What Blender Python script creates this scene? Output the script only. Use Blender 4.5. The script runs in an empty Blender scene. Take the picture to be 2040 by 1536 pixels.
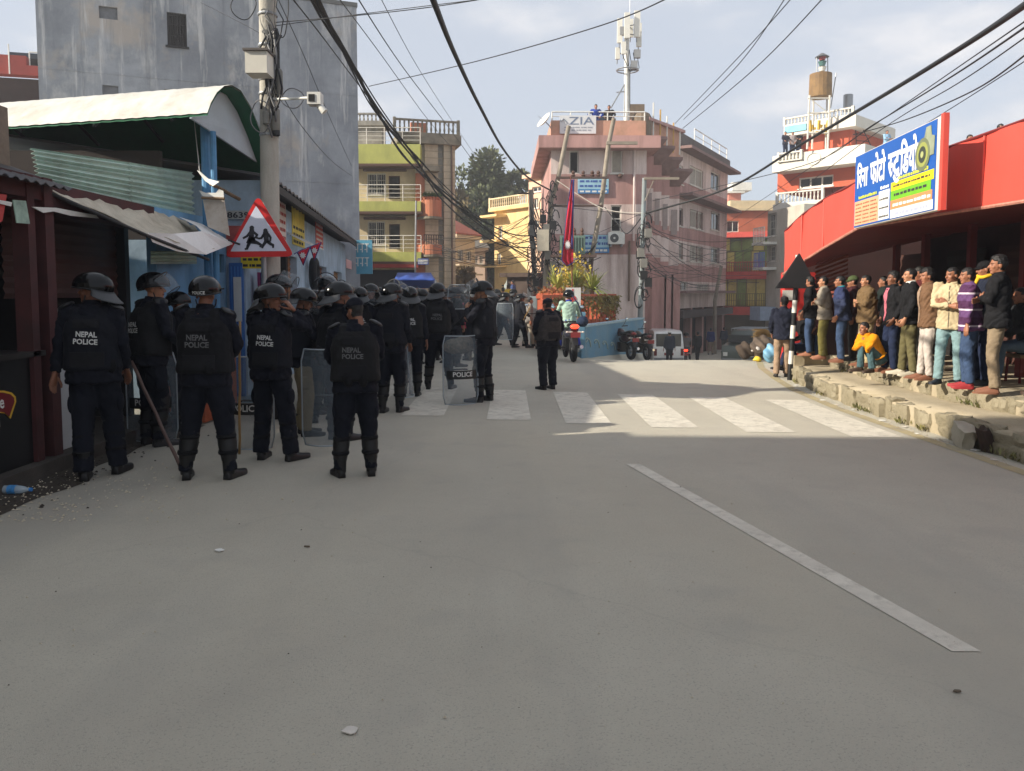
import bpy, bmesh, math, random
import numpy as np
from mathutils import Vector, Matrix, noise
from mathutils.bvhtree import BVHTree
random.seed(7); RS = np.random.RandomState(7)
PI = math.pi; R = math.radians
SC = bpy.context.scene
COL = SC.collection
# ---------------------------------------------------------------- camera
FPX, CX, HOR, PITCH, CAMZ = 1534.0, 1020.0, 580.0, R(4.0), 1.62
CY = HOR + FPX*math.tan(PITCH)
cam = bpy.data.cameras.new('camera'); camo = bpy.data.objects.new('camera', cam); COL.objects.link(camo)
cam.sensor_fit = 'HORIZONTAL'; cam.sensor_width = 36.0; cam.lens = FPX/2040*36.0
cam.shift_y = -(768-CY)/2040; cam.clip_end = 3000; cam.clip_start = 0.05
camo.location = (0, 0, CAMZ); camo.rotation_euler = (PI/2-PITCH, 0, 0)
SC.camera = camo
# ---------------------------------------------------------------- world / sun
SUN_EL, SUN_X, SUN_Y = R(28.0), -0.957, -0.29
w = bpy.data.worlds.new('World'); SC.world = w; w.use_nodes = True
nt = w.node_tree; nt.nodes.clear()
wo = nt.nodes.new('ShaderNodeOutputWorld'); bg = nt.nodes.new('ShaderNodeBackground')
sky = nt.nodes.new('ShaderNodeTexSky'); sky.sky_type = 'NISHITA'; sky.sun_disc = False
sky.sun_elevation = SUN_EL; sky.sun_rotation = math.atan2(SUN_X, SUN_Y)
sky.air_density = 1.0; sky.dust_density = 3.0; sky.ozone_density = 1.5; sky.altitude = 900
# thin high cloud veil and a few soft clouds, over the whole sky
tc = nt.nodes.new('ShaderNodeTexCoord'); mp = nt.nodes.new('ShaderNodeMapping'); mp.inputs['Scale'].default_value = (1.0, 1.0, 2.4)
mp.inputs['Location'].default_value = (0.35, 0.0, 0.12)
n1 = nt.nodes.new('ShaderNodeTexNoise'); n1.inputs['Scale'].default_value = 2.6; n1.inputs['Detail'].default_value = 7; n1.inputs['Roughness'].default_value = .52
rmp = nt.nodes.new('ShaderNodeValToRGB'); rmp.color_ramp.elements[0].position = .50; rmp.color_ramp.elements[1].position = .72
rmp.color_ramp.elements[0].color = (.78, .78, .78, 1); rmp.color_ramp.elements[1].color = (1, 1, 1, 1)
mx = nt.nodes.new('ShaderNodeMix'); mx.data_type = 'RGBA'
mx.inputs[7].default_value = (4.05, 4.3, 4.75, 1)
nt.links.new(tc.outputs['Generated'], mp.inputs['Vector']); nt.links.new(mp.outputs['Vector'], n1.inputs['Vector'])
nt.links.new(n1.outputs['Fac'], rmp.inputs['Fac']); nt.links.new(rmp.outputs['Color'], mx.inputs[0])
nt.links.new(sky.outputs['Color'], mx.inputs[6])
rm2 = nt.nodes.new('ShaderNodeMapRange'); rm2.interpolation_type = 'SMOOTHSTEP'; rm2.inputs[1].default_value = .53; rm2.inputs[2].default_value = .72; rm2.inputs[4].default_value = .85
mx2 = nt.nodes.new('ShaderNodeMix'); mx2.data_type = 'RGBA'; mx2.inputs[7].default_value = (6.4, 6.15, 6.05, 1)
nt.links.new(n1.outputs['Fac'], rm2.inputs[0]); nt.links.new(rm2.outputs[0], mx2.inputs[0]); nt.links.new(mx.outputs[2], mx2.inputs[6])
nt.links.new(mx2.outputs[2], bg.inputs['Color']); bg.inputs['Strength'].default_value = 0.11
nt.links.new(bg.outputs[0], wo.inputs['Surface'])
sl = bpy.data.lights.new('sun', 'SUN'); slo = bpy.data.objects.new('sun', sl); COL.objects.link(slo)
sl.energy = 5.0; sl.angle = R(0.7); sl.color = (1.0, .91, .77)
sdir = Vector((SUN_X*math.cos(SUN_EL), SUN_Y*math.cos(SUN_EL), math.sin(SUN_EL)))
slo.rotation_euler = sdir.to_track_quat('Z', 'Y').to_euler(); slo.location = (-20, -8, 25)
SC.view_settings.view_transform = 'Standard'; SC.view_settings.look = 'None'; SC.view_settings.gamma = 1.0
SC.view_settings.use_curve_mapping = False
SC.view_settings.exposure = 0.68
SC.cycles.max_bounces = 6; SC.cycles.diffuse_bounces = 3; SC.cycles.glossy_bounces = 3; SC.cycles.transparent_max_bounces = 10; SC.cycles.caustics_reflective = False; SC.cycles.caustics_refractive = False
# ---------------------------------------------------------------- pixel helpers (reference 2040x1536)
CAMP = Vector((0, 0, CAMZ)); _cp, _sp = math.cos(PITCH), math.sin(PITCH)
def ray(px, py):
    a = (px-CX)/FPX; b = -(py-CY)/FPX
    return Vector((a, _cp + b*_sp, -_sp + b*_cp))
def P(px, py, D):
    d = ray(px, py); return CAMP + d*(D/d.y)
def G(px, py, z=0.0):
    d = ray(px, py); return CAMP + d*((z-CAMZ)/d.z)
def XP(px, py, X):                      # point of the pixel's ray on the plane x = X
    d = ray(px, py); return CAMP + d*(X/d.x)
def proj(p):
    q = Vector(p)-CAMP; zc = q.y*_cp - q.z*_sp; yc = q.y*_sp + q.z*_cp
    return (CX + FPX*q.x/zc, CY - FPX*yc/zc)
# ---------------------------------------------------------------- materials
def lin(c):
    return tuple((x/255/12.92 if x/255 <= .04045 else ((x/255+.055)/1.055)**2.4) for x in c)
MATS = {}
def mat(name, col, rough=.8, var=.12, scale=6.0, bump=.0, bscale=40.0, metal=0.0, spec=.5, streak=0.0, dirt=None, dirtamt=.5, dscale=1.5, coat=0.0, srgb=True, emit=0, sheen=0):
    if name in MATS: return MATS[name]
    m = bpy.data.materials.new(name); m.use_nodes = True; t = m.node_tree; b = t.nodes['Principled BSDF']
    c = lin(col) if srgb else col
    b.inputs['Roughness'].default_value = rough; b.inputs['Metallic'].default_value = metal
    b.inputs['Specular IOR Level'].default_value = spec; b.inputs['Coat Weight'].default_value = coat
    if sheen: b.inputs['Sheen Weight'].default_value = sheen
    b.inputs['Base Color'].default_value = (*c, 1)
    co = t.nodes.new('ShaderNodeTexCoord').outputs['Object']
    src = None
    if var > 0:
        n = t.nodes.new('ShaderNodeTexNoise'); n.inputs['Scale'].default_value = scale; n.inputs['Detail'].default_value = 6; n.inputs['Roughness'].default_value = .6
        t.links.new(co, n.inputs['Vector'])
        r = t.nodes.new('ShaderNodeValToRGB'); r.color_ramp.elements[0].position = .3; r.color_ramp.elements[1].position = .7
        r.color_ramp.elements[0].color = (*[x*(1-var) for x in c], 1); r.color_ramp.elements[1].color = (*[min(1, x*(1+var)) for x in c], 1)
        t.links.new(n.outputs['Fac'], r.inputs['Fac']); src = r.outputs['Color']
    if dirt is not None:
        n = t.nodes.new('ShaderNodeTexNoise'); n.inputs['Scale'].default_value = dscale; n.inputs['Detail'].default_value = 9; n.inputs['Roughness'].default_value = .68
        mpp = t.nodes.new('ShaderNodeMapping'); mpp.inputs['Scale'].default_value = (1, 1, 1-streak)
        t.links.new(co, mpp.inputs['Vector']); t.links.new(mpp.outputs['Vector'], n.inputs['Vector'])
        r = t.nodes.new('ShaderNodeValToRGB'); r.color_ramp.elements[0].position = .42; r.color_ramp.elements[1].position = .68
        r.color_ramp.elements[0].color = (0, 0, 0, 1); r.color_ramp.elements[1].color = (dirtamt, dirtamt, dirtamt, 1)
        t.links.new(n.outputs['Fac'], r.inputs['Fac'])
        mm = t.nodes.new('ShaderNodeMix'); mm.data_type = 'RGBA'; t.links.new(r.outputs['Color'], mm.inputs[0])
        if src: t.links.new(src, mm.inputs[6])
        else: mm.inputs[6].default_value = (*c, 1)
        mm.inputs[7].default_value = (*lin(dirt), 1); src = mm.outputs[2]
    if src: t.links.new(src, b.inputs['Base Color'])
    if bump > 0:
        n = t.nodes.new('ShaderNodeTexNoise'); n.inputs['Scale'].default_value = bscale; n.inputs['Detail'].default_value = 5
        t.links.new(co, n.inputs['Vector'])
        bb = t.nodes.new('ShaderNodeBump'); bb.inputs['Strength'].default_value = bump; bb.inputs['Distance'].default_value = .02
        t.links.new(n.outputs['Fac'], bb.inputs['Height']); t.links.new(bb.outputs['Normal'], b.inputs['Normal'])
    if emit:
        b.inputs['Emission Color'].default_value = (*c, 1); b.inputs['Emission Strength'].default_value = emit
    MATS[name] = m; return m
def clear_mat(name, col=(225, 230, 232), alpha=.35, rough=.12):
    if name in MATS: return MATS[name]
    m = bpy.data.materials.new(name); m.use_nodes = True; t = m.node_tree; b = t.nodes['Principled BSDF']
    b.inputs['Base Color'].default_value = (*lin(col), 1); b.inputs['Roughness'].default_value = rough; b.inputs['Alpha'].default_value = alpha
    n = t.nodes.new('ShaderNodeTexNoise'); n.inputs['Scale'].default_value = 7; n.inputs['Detail'].default_value = 5
    r = t.nodes.new('ShaderNodeMapRange'); r.inputs[3].default_value = alpha*.75; r.inputs[4].default_value = min(1, alpha*1.3)
    t.links.new(t.nodes.new('ShaderNodeTexCoord').outputs['Object'], n.inputs['Vector']); t.links.new(n.outputs['Fac'], r.inputs[0]); t.links.new(r.outputs[0], b.inputs['Alpha'])
    MATS[name] = m; return m
def stripes_mat(name, stops, axis=2, scale=1.0, rough=.85):
    """hard colour bands along an object axis; stops = [(pos, colour)]"""
    if name in MATS: return MATS[name]
    m = bpy.data.materials.new(name); m.use_nodes = True; t = m.node_tree; b = t.nodes['Principled BSDF']; b.inputs['Roughness'].default_value = rough
    s = t.nodes.new('ShaderNodeSeparateXYZ'); t.links.new(t.nodes.new('ShaderNodeTexCoord').outputs['Object'], s.inputs[0])
    mu = t.nodes.new('ShaderNodeMath'); mu.operation = 'MULTIPLY'; mu.inputs[1].default_value = scale; t.links.new(s.outputs[axis], mu.inputs[0])
    fr = t.nodes.new('ShaderNodeMath'); fr.operation = 'FRACT'; t.links.new(mu.outputs[0], fr.inputs[0])
    r = t.nodes.new('ShaderNodeValToRGB'); r.color_ramp.interpolation = 'CONSTANT'
    while len(r.color_ramp.elements) < len(stops): r.color_ramp.elements.new(.5)
    for e, (p, c) in zip(r.color_ramp.elements, stops): e.position = p; e.color = (*lin(c), 1)
    t.links.new(fr.outputs[0], r.inputs[0]); t.links.new(r.outputs[0], b.inputs['Base Color'])
    MATS[name] = m; return m
# ---------------------------------------------------------------- object helpers
LINK = []; WM = {}
def link_all():
    for o in LINK: COL.objects.link(o)
    LINK.clear()
def tag(o, label=None, cat=None, group=None, kind=None):
    if label: o['label'] = label
    if cat: o['category'] = cat
    if group: o['group'] = group
    if kind: o['kind'] = kind
    return o
def thing(name, label, cat, loc=(0, 0, 0), rz=0.0, group=None):
    o = bpy.data.objects.new(name, None); o.empty_display_size = .2; LINK.append(o)
    o.location = loc; o.rotation_euler = (0, 0, rz); tag(o, label, cat, group)
    WM[o] = Matrix.Translation(Vector(loc)) @ Matrix.Rotation(rz, 4, 'Z'); return o
class MB:
    def __init__(s): s.v = []; s.f = []; s.m = []
    def add(s, vs, fs, mi=0):
        n = len(s.v); s.v.extend([tuple(x) for x in vs]); s.f.extend([tuple(i+n for i in f) for f in fs]); s.m.extend([mi]*len(fs)); return s
    def box(s, a, b, mi=0, M=None):
        x0, y0, z0 = a; x1, y1, z1 = b
        vs = [Vector(p) for p in ((x0, y0, z0), (x1, y0, z0), (x1, y1, z0), (x0, y1, z0), (x0, y0, z1), (x1, y0, z1), (x1, y1, z1), (x0, y1, z1))]
        if M is not None: vs = [M @ p for p in vs]
        return s.add(vs, [(0, 3, 2, 1), (4, 5, 6, 7), (0, 1, 5, 4), (1, 2, 6, 5), (2, 3, 7, 6), (3, 0, 4, 7)], mi)
    def obox(s, o, u, n, a, b, mi=0):      # oriented box: origin, horizontal u, normal n, z up; a/b = (u,n,z) corners
        z = Vector((0, 0, 1)); M = Matrix((( u.x, n.x, 0, o.x), (u.y, n.y, 0, o.y), (u.z, n.z, 1, o.z), (0, 0, 0, 1)))
        return s.box(a, b, mi, M)
    def slab(s, pts, off, mi=0):           # polygon extruded by a vector
        n = len(pts); off = Vector(off); a = [Vector(p) for p in pts]; b = [p+off for p in a]
        fs = [tuple(range(n-1, -1, -1)), tuple(range(n, 2*n))]+[(i, (i+1) % n, n+(i+1) % n, n+i) for i in range(n)]
        return s.add(a+b, fs, mi)
    def tube(s, pts, rad, seg=8, mi=0, caps=True, flat=None):
        pts = [Vector(p) for p in pts]; n = len(pts)
        if not hasattr(rad, '__len__'): rad = [rad]*n
        vs = []; up = None
        for i, p in enumerate(pts):
            t = (pts[min(i+1, n-1)]-pts[max(i-1, 0)])
            t = t.normalized() if t.length > 1e-9 else Vector((0, 0, 1))
            if up is None:
                up = Vector((0, 1, 0)) if abs(t.z) > .8 else Vector((0, 0, 1))
            x = t.cross(up); x = x.normalized() if x.length > 1e-6 else t.orthogonal().normalized()
            y = x.cross(t).normalized(); up = y
            r = rad[i]; rx, ry = (r if hasattr(r, '__len__') else (r, r))
            for k in range(seg):
                a = 2*PI*k/seg; vs.append(p + x*math.cos(a)*rx + y*math.sin(a)*ry)
        fs = [(i*seg+k, i*seg+(k+1) % seg, (i+1)*seg+(k+1) % seg, (i+1)*seg+k) for i in range(n-1) for k in range(seg)]
        if caps: fs += [tuple(range(seg-1, -1, -1)), tuple(range((n-1)*seg, n*seg))]
        return s.add(vs, fs, mi)
    def rings(s, rings, caps=True, mi=0):   # list of equal-length point rings
        seg = len(rings[0]); n = len(rings); vs = [p for r in rings for p in r]
        fs = [(i*seg+k, i*seg+(k+1) % seg, (i+1)*seg+(k+1) % seg, (i+1)*seg+k) for i in range(n-1) for k in range(seg)]
        if caps: fs += [tuple(range(seg-1, -1, -1)), tuple(range((n-1)*seg, n*seg))]
        return s.add(vs, fs, mi)
    def lathe(s, prof, c=(0, 0, 0), seg=16, mi=0, M=None, caps=True):
        c = Vector(c); rs = []
        for r, z in prof:
            ring = [Vector((r*math.cos(2*PI*k/seg), r*math.sin(2*PI*k/seg), z)) for k in range(seg)]
            if M is not None: ring = [M @ p for p in ring]
            rs.append([p+c for p in ring])
        return s.rings(rs, caps, mi)
    def ell(s, c, r, seg=12, nr=8, mi=0, M=None):
        c = Vector(c); rs = []
        for i in range(1, nr):
            th = PI*i/nr-PI/2; z = math.sin(th); q = math.cos(th)
            ring = [Vector((r[0]*q*math.cos(2*PI*k/seg), r[1]*q*math.sin(2*PI*k/seg), r[2]*z)) for k in range(seg)]
            if M is not None: ring = [M.to_3x3() @ p for p in ring]
            rs.append([p+c for p in ring])
        return s.rings(rs, True, mi)
    def grid(s, rows, mi=0, thick=None):
        nr = len(rows); nc = len(rows[0]); vs = [Vector(p) for r in rows for p in r]
        fs = [(i*nc+j, i*nc+j+1, (i+1)*nc+j+1, (i+1)*nc+j) for i in range(nr-1) for j in range(nc-1)]
        if thick is None: return s.add(vs, fs, mi)
        t = Vector(thick); n = len(vs)
        vs2 = vs+[v+t for v in vs]; fs2 = fs+[tuple(i+n for i in f[::-1]) for f in fs]
        bd = [(j, j+1) for j in range(nc-1)]+[((nr-1)*nc+j+1, (nr-1)*nc+j) for j in range(nc-1)]+[((i+1)*nc, i*nc) for i in range(nr-1)]+[(i*nc+nc-1, (i+1)*nc+nc-1) for i in range(nr-1)]
        fs2 += [(b, a, a+n, b+n) for a, b in bd]
        return s.add(vs2, fs2, mi)
    def mesh(s, name, mats):
        me = bpy.data.meshes.new(name); me.from_pydata(s.v, [], s.f)
        for m in (mats if isinstance(mats, (list, tuple)) else [mats]): me.materials.append(m)
        if any(s.m): me.polygons.foreach_set('material_index', s.m)
        return me
    def build(s, name, mats, parent=None, smooth=False, local=False, fix=True):
        if fix:
            pass
        if parent is not None and not local:
            Mi = WM[parent].inverted(); s.v = [tuple(Mi @ Vector(p)) for p in s.v]
        loc = None
        if parent is None:
            a = np.array(s.v); lo = a.min(0); hi = a.max(0); loc = Vector(((lo[0]+hi[0])/2, (lo[1]+hi[1])/2, lo[2])); s.v = [tuple(r) for r in (a-np.array(loc))]
        me = s.mesh(name, mats)
        bm = bmesh.new(); bm.from_mesh(me); bmesh.ops.recalc_face_normals(bm, faces=bm.faces); bm.to_mesh(me); bm.free()
        if smooth: shade(me, smooth)
        return obj(name, me, parent, loc)
def shade(me, ang=True):
    me.polygons.foreach_set('use_smooth', [True]*len(me.polygons))
    if ang is not True: me.set_sharp_from_angle(angle=R(ang))
def obj(name, me, parent=None, loc=None, M=None):
    o = bpy.data.objects.new(name, me); LINK.append(o)
    if M is not None: o.matrix_local = M
    elif loc is not None: o.location = loc
    if parent is not None: o.parent = parent
    if M is not None: L = M
    else: L = Matrix.Translation(Vector(loc)) if loc is not None else Matrix.Identity(4)
    WM[o] = (WM[parent] @ L) if parent is not None else L
    return o
_tmpo = None
def remesh(mb, voxel, smooth=2, factor=.5):
    global _tmpo
    me = bpy.data.meshes.new('t'); me.from_pydata(mb.v, [], mb.f)
    if _tmpo is None:
        _tmpo = bpy.data.objects.new('t', me); COL.objects.link(_tmpo)
        m = _tmpo.modifiers.new('r', 'REMESH'); m.mode = 'VOXEL'; s = _tmpo.modifiers.new('s', 'SMOOTH')
    else: _tmpo.data = me
    _tmpo.modifiers['r'].voxel_size = voxel; _tmpo.modifiers['s'].iterations = smooth; _tmpo.modifiers['s'].factor = factor
    dg = bpy.context.evaluated_depsgraph_get(); dg.update()
    out = bpy.data.meshes.new_from_object(_tmpo.evaluated_get(dg)); 
    old = _tmpo.data; _tmpo.data = out; bpy.data.meshes.remove(me)
    return out
def co_of(me):
    a = np.empty(len(me.vertices)*3, np.float32); me.vertices.foreach_get('co', a); return a.reshape(-1, 3)
def no_of(me):
    a = np.empty(len(me.vertices)*3, np.float32); me.vertices.foreach_get('normal', a); return a.reshape(-1, 3)
def set_co(me, a): me.vertices.foreach_set('co', np.ascontiguousarray(a, np.float32).ravel()); me.update()
_txt = {}
def text_mesh(body, bold=.0, res=2):
    """flat text mesh, unit height, origin at the lower left; returns verts (x, y) and faces"""
    k = (body, bold)
    if k in _txt: return _txt[k]
    cu = bpy.data.curves.new('t', 'FONT'); cu.body = body; cu.offset = bold; cu.resolution_u = res; cu.fill_mode = 'FRONT'
    o = bpy.data.objects.new('t', cu); COL.objects.link(o); dg = bpy.context.evaluated_depsgraph_get(); dg.update()
    me = bpy.data.meshes.new_from_object(o.evaluated_get(dg))
    v = [(p.co.x, p.co.y) for p in me.vertices]; f = [tuple(p.vertices) for p in me.polygons]
    bpy.data.objects.remove(o); bpy.data.meshes.remove(me)
    _txt[k] = (v, f); return v, f
def put_text(mb, body, o, u, v, height, width=None, bold=.0, mi=0, center=False, clip=None):
    """text laid on the plane o + x*u + y*v (u, v unit vectors)"""
    tv, tf = text_mesh(body, bold)
    if not tv: return
    xs = [p[0] for p in tv]; ys = [p[1] for p in tv]; x0, x1, y0, y1 = min(xs), max(xs), min(ys), max(ys)
    sy = height/(y1-y0); sx = sy if width is None else width/(x1-x0)
    ox = -(x1-x0)*sx/2 if center else 0
    mb.add([o + u*((x-x0)*sx+ox) + v*((y-y0)*sy) for x, y in tv], tf, mi)
# ---------------------------------------------------------------- palette
asph = mat('asphalt', (187, 182, 166), .93, .06, 1.1, .6, 330, dirt=(172, 166, 152), dirtamt=.6, dscale=.45)
def layer(m, col, amt, lo, hi, scale, vec=(1, 1, 1), tex='noise', detail=8):
    t = m.node_tree; b = t.nodes['Principled BSDF']; src = b.inputs['Base Color'].links[0].from_socket
    mp_ = t.nodes.new('ShaderNodeMapping'); mp_.inputs['Scale'].default_value = vec; t.links.new(t.nodes.new('ShaderNodeTexCoord').outputs['Object'], mp_.inputs[0])
    if tex == 'noise': n = t.nodes.new('ShaderNodeTexNoise'); n.inputs['Detail'].default_value = detail; o = n.outputs['Fac']
    else: n = t.nodes.new('ShaderNodeTexVoronoi'); n.feature = 'DISTANCE_TO_EDGE'; o = n.outputs['Distance']
    n.inputs['Scale'].default_value = scale; t.links.new(mp_.outputs[0], n.inputs['Vector'])
    if tex != 'noise':
        nn = t.nodes.new('ShaderNodeTexNoise'); nn.inputs['Scale'].default_value = 2.0; nn.inputs['Detail'].default_value = 6; t.links.new(mp_.outputs[0], nn.inputs['Vector']); va = t.nodes.new('ShaderNodeVectorMath'); va.operation = 'MULTIPLY_ADD'; va.inputs[1].default_value = (.5, .5, .5); t.links.new(nn.outputs['Color'], va.inputs[0]); t.links.new(mp_.outputs[0], va.inputs[2]); t.links.new(va.outputs[0], n.inputs['Vector'])
    r = t.nodes.new('ShaderNodeMapRange'); r.inputs[1].default_value = lo; r.inputs[2].default_value = hi; r.inputs[4].default_value = amt; t.links.new(o, r.inputs[0])
    mm = t.nodes.new('ShaderNodeMix'); mm.data_type = 'RGBA'; mm.inputs[7].default_value = (*lin(col), 1); t.links.new(r.outputs[0], mm.inputs[0]); t.links.new(src, mm.inputs[6]); t.links.new(mm.outputs[2], b.inputs['Base Color'])
layer(asph, (146, 143, 134), .55, .56, .66, 105, detail=3); layer(asph, (204, 200, 186), .4, .60, .70, 140, detail=3)      # aggregate speckle
layer(asph, (162, 158, 148), .6, .50, .66, .9, (1, .12, 1)); layer(asph, (186, 178, 158), .5, .52, .70, .5, (1, .3, 1)); layer(asph, (160, 156, 147), .3, .56, .72, 2.3)   # wheel tracks, dust, stains
layer(asph, (150, 146, 136), .18, .0035, .0, .16, tex='vor')                                              # hairline cracks
conc = mat('concrete', (150, 146, 138), .9, .15, 3, .3, 60, dirt=(96, 94, 88), dirtamt=.7, streak=.6)
M_black = mat('black_plastic', (16, 17, 19), .45, .2, 9)
M_steel = mat('galvanised_steel', (150, 153, 156), .45, .15, 8, metal=.6)
M_white = mat('white_paint', (222, 222, 216), .6, .06, 5, dirt=(160, 155, 145), dirtamt=.4)
M_wire = mat('cable_black', (22, 23, 26), .6, 0)
M_glass = mat('window_glass', (28, 34, 40), .08, .25, 3, spec=.8)
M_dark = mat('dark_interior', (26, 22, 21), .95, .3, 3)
M_wood = mat('weathered_wood', (120, 98, 74), .85, .2, 6, .3, 30)
# ---------------------------------------------------------------- ground
def sstep(a, b, x):
    t = min(1, max(0, (x-a)/(b-a))); return t*t*(3-2*t)
WALL_A = Vector((1.9, 21.0, 0)); WALL_B = Vector((4.7, 27.5, 0))
def ground_z(x, y):
    wx = 1.9 + (y-21.0)*(2.8/6.5) if y < 27.5 else 4.7 + (y-27.5)*.12
    right = sstep(-.5, .7, x-wx+.2) if y > 20.3 else sstep(-1.0, 3.0, x-.2)
    zr = -sstep(17.6, 22, y)*.35 - sstep(19, 40, y)*1.75 - sstep(38, 60, y)*.45
    zl = sstep(26, 60, y)*1.5
    return zr*right + zl*(1-right)
def gz(p): return ground_z(p[0], p[1])
xs = sorted(set([-70, -45, -30, -20, -14, -10, -8]+[round(-6+.4*i, 2) for i in range(51)]+[16, 18, 20, 25, 32, 45, 70]))
ys = sorted(set([-40, -25, -12, -6, 0, 4, 8, 12, 15]+[round(16+.5*i, 2) for i in range(60)]+[48, 52, 56, 60, 66, 75, 90, 120, 170, 260, 400]))
mb = MB(); mb.grid([[Vector((x, y, ground_z(x, y))) for x in xs] for y in ys])
road = mb.build('road', asph, None, smooth=True); tag(road, kind='structure')
# road paint
M_paint = mat('road_paint', (212, 207, 192), .85, .06, 5, .4, 200, dirt=(184, 178, 164), dirtamt=.7, dscale=3)
M_ypaint = mat('kerb_line_paint', (186, 172, 132), .85, .12, 4, dirt=(128, 122, 110), dirtamt=.9, dscale=5)
def worn(m, lo, hi, scale, vec=(1, 1, 1)):
    t = m.node_tree; b = t.nodes['Principled BSDF']; mp_ = t.nodes.new('ShaderNodeMapping'); mp_.inputs['Scale'].default_value = vec; t.links.new(t.nodes.new('ShaderNodeTexCoord').outputs['Object'], mp_.inputs[0])
    n = t.nodes.new('ShaderNodeTexNoise'); n.inputs['Scale'].default_value = scale; n.inputs['Detail'].default_value = 12; n.inputs['Roughness'].default_value = .75; t.links.new(mp_.outputs[0], n.inputs['Vector'])
    r = t.nodes.new('ShaderNodeMapRange'); r.inputs[1].default_value = lo; r.inputs[2].default_value = hi; r.inputs[3].default_value = .70; r.inputs[4].default_value = .96; t.links.new(n.outputs['Fac'], r.inputs[0]); t.links.new(r.outputs[0], b.inputs['Alpha'])
worn(M_paint, .36, .50, 7); worn(M_ypaint, .42, .60, 5)
def flat(name, pts, m, z=.004, label=None, cat=None, group=None):
    b = MB(); b.add([(p.x, p.y, z+gz(p)) for p in pts], [tuple(range(len(pts)))]); o = b.build(name, m)
    if label: tag(o, label, cat, group)
    tag(o, kind='structure'); return o
for k, xc in enumerate((-2.15, -1.18, -.05, .93, 1.93, 2.97, 4.05)):
    dn = 9.62-.30*xc*.95; df = 12.55-.28*xc
    rr = [Vector((xc-.27, dn, 0)), Vector((xc+.29, dn-.03, 0)), Vector((xc+.27, df-.05, 0)), Vector((xc-.27, df, 0))]
    flat('crossing_stripe', rr, M_paint)
a, b_ = G(1261, 925), G(1927, 1299)
flat('lane_line', [a+Vector((-.065, 0, 0)), a+Vector((.065, 0, 0)), b_+Vector((.062, 0, 0)), b_+Vector((-.068, 0, 0))], M_paint)
KERB = [G(2300, 1010), G(2040, 925), G(1870, 870), G(1700, 815), G(1600, 772), G(1545, 746), G(1515, 724)]
KERB = [Vector((4.82, 5.4, 0)), Vector((4.79, 7.2, 0)), Vector((4.76, 8.6, 0)), Vector((4.73, 10.6, 0)), Vector((4.86, 12.6, 0)), Vector((5.12, 14.2, 0)), Vector((5.5, 16.2, 0)), Vector((6.3, 19, 0))]
mb = MB(); rows = []
for i in range(57):
    t = i/8; k = min(int(t), 6); p = KERB[k].lerp(KERB[k+1], t-k); rows.append([Vector((p.x-.30, p.y, gz(p)+.004)), Vector((p.x-.15, p.y, gz(p)+.004))])
mb.grid(rows); tag(mb.build('edge_line', M_ypaint), kind='structure')
# ---------------------------------------------------------------- facades
class Fac:
    def __init__(s, a, b):
        s.A = Vector((a[0], a[1], 0)); s.B = Vector((b[0], b[1], 0)); s.u = (s.B-s.A).normalized(); s.L = (s.B-s.A).length
        s.n = Vector((s.u.y, -s.u.x, 0))
        if s.n.dot(CAMP-s.A) < 0: s.n = -s.n
    def uv(s, px, py, off=0):
        d = ray(px, py); q = s.A + s.n*off; t = (q-CAMP).dot(s.n)/d.dot(s.n); p = CAMP+d*t
        return (p-s.A).dot(s.u), p.z
    def rect(s, x0, y0, x1, y1, off=0):
        ym = (y0+y1)/2; xm = (x0+x1)/2
        return s.uv(x0, ym, off)[0], s.uv(x1, ym, off)[0], s.uv(xm, y1, off)[1], s.uv(xm, y0, off)[1]
    def pt(s, u, z, off=0): return s.A + s.u*u + s.n*off + Vector((0, 0, z))
    def box(s, mb, u0, u1, z0, z1, n0, n1, mi=0): mb.obox(s.A, s.u, s.n, (u0, n0, z0), (u1, n1, z1), mi); return mb
    def wall(s, mb, u0, u1, z0, z1, holes=(), th=.25, off=0, mi=0):
        us = sorted({u0, u1, *[min(max(x, u0), u1) for h in holes for x in h[:2]]}); zs = sorted({z0, z1, *[min(max(x, z0), z1) for h in holes for x in h[2:4]]})
        for i in range(len(us)-1):
            for j in range(len(zs)-1):
                uc, zc = (us[i]+us[i+1])/2, (zs[j]+zs[j+1])/2
                if any(h[0] < uc < h[1] and h[2] < zc < h[3] for h in holes): continue
                mb.add([s.pt(us[i], zs[j], off), s.pt(us[i+1], zs[j], off), s.pt(us[i+1], zs[j+1], off), s.pt(us[i], zs[j+1], off)], [(0, 1, 2, 3)], mi)
        for h in holes:
            a, b, c, d = max(h[0], u0), min(h[1], u1), max(h[2], z0), min(h[3], z1)
            q = [(a, c), (b, c), (b, d), (a, d)]
            for k in range(4):
                p0, p1 = q[k], q[(k+1) % 4]
                mb.add([s.pt(*p0, off), s.pt(*p1, off), s.pt(*p1, off-th), s.pt(*p0, off-th)], [(0, 1, 2, 3)], mi)
        return mb
    def shell(s, mb, u0, u1, z0, z1, depth, off=0, mi=0):   # sides, back, roof
        a, b = s.pt(u0, z0, off), s.pt(u1, z0, off); c, d = s.pt(u1, z0, off-depth), s.pt(u0, z0, off-depth); h = Vector((0, 0, z1-z0))
        mb.add([a, b, c, d, a+h, b+h, c+h, d+h], [(1, 2, 6, 5), (2, 3, 7, 6), (3, 0, 4, 7), (4, 5, 6, 7)], mi); return mb
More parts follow.
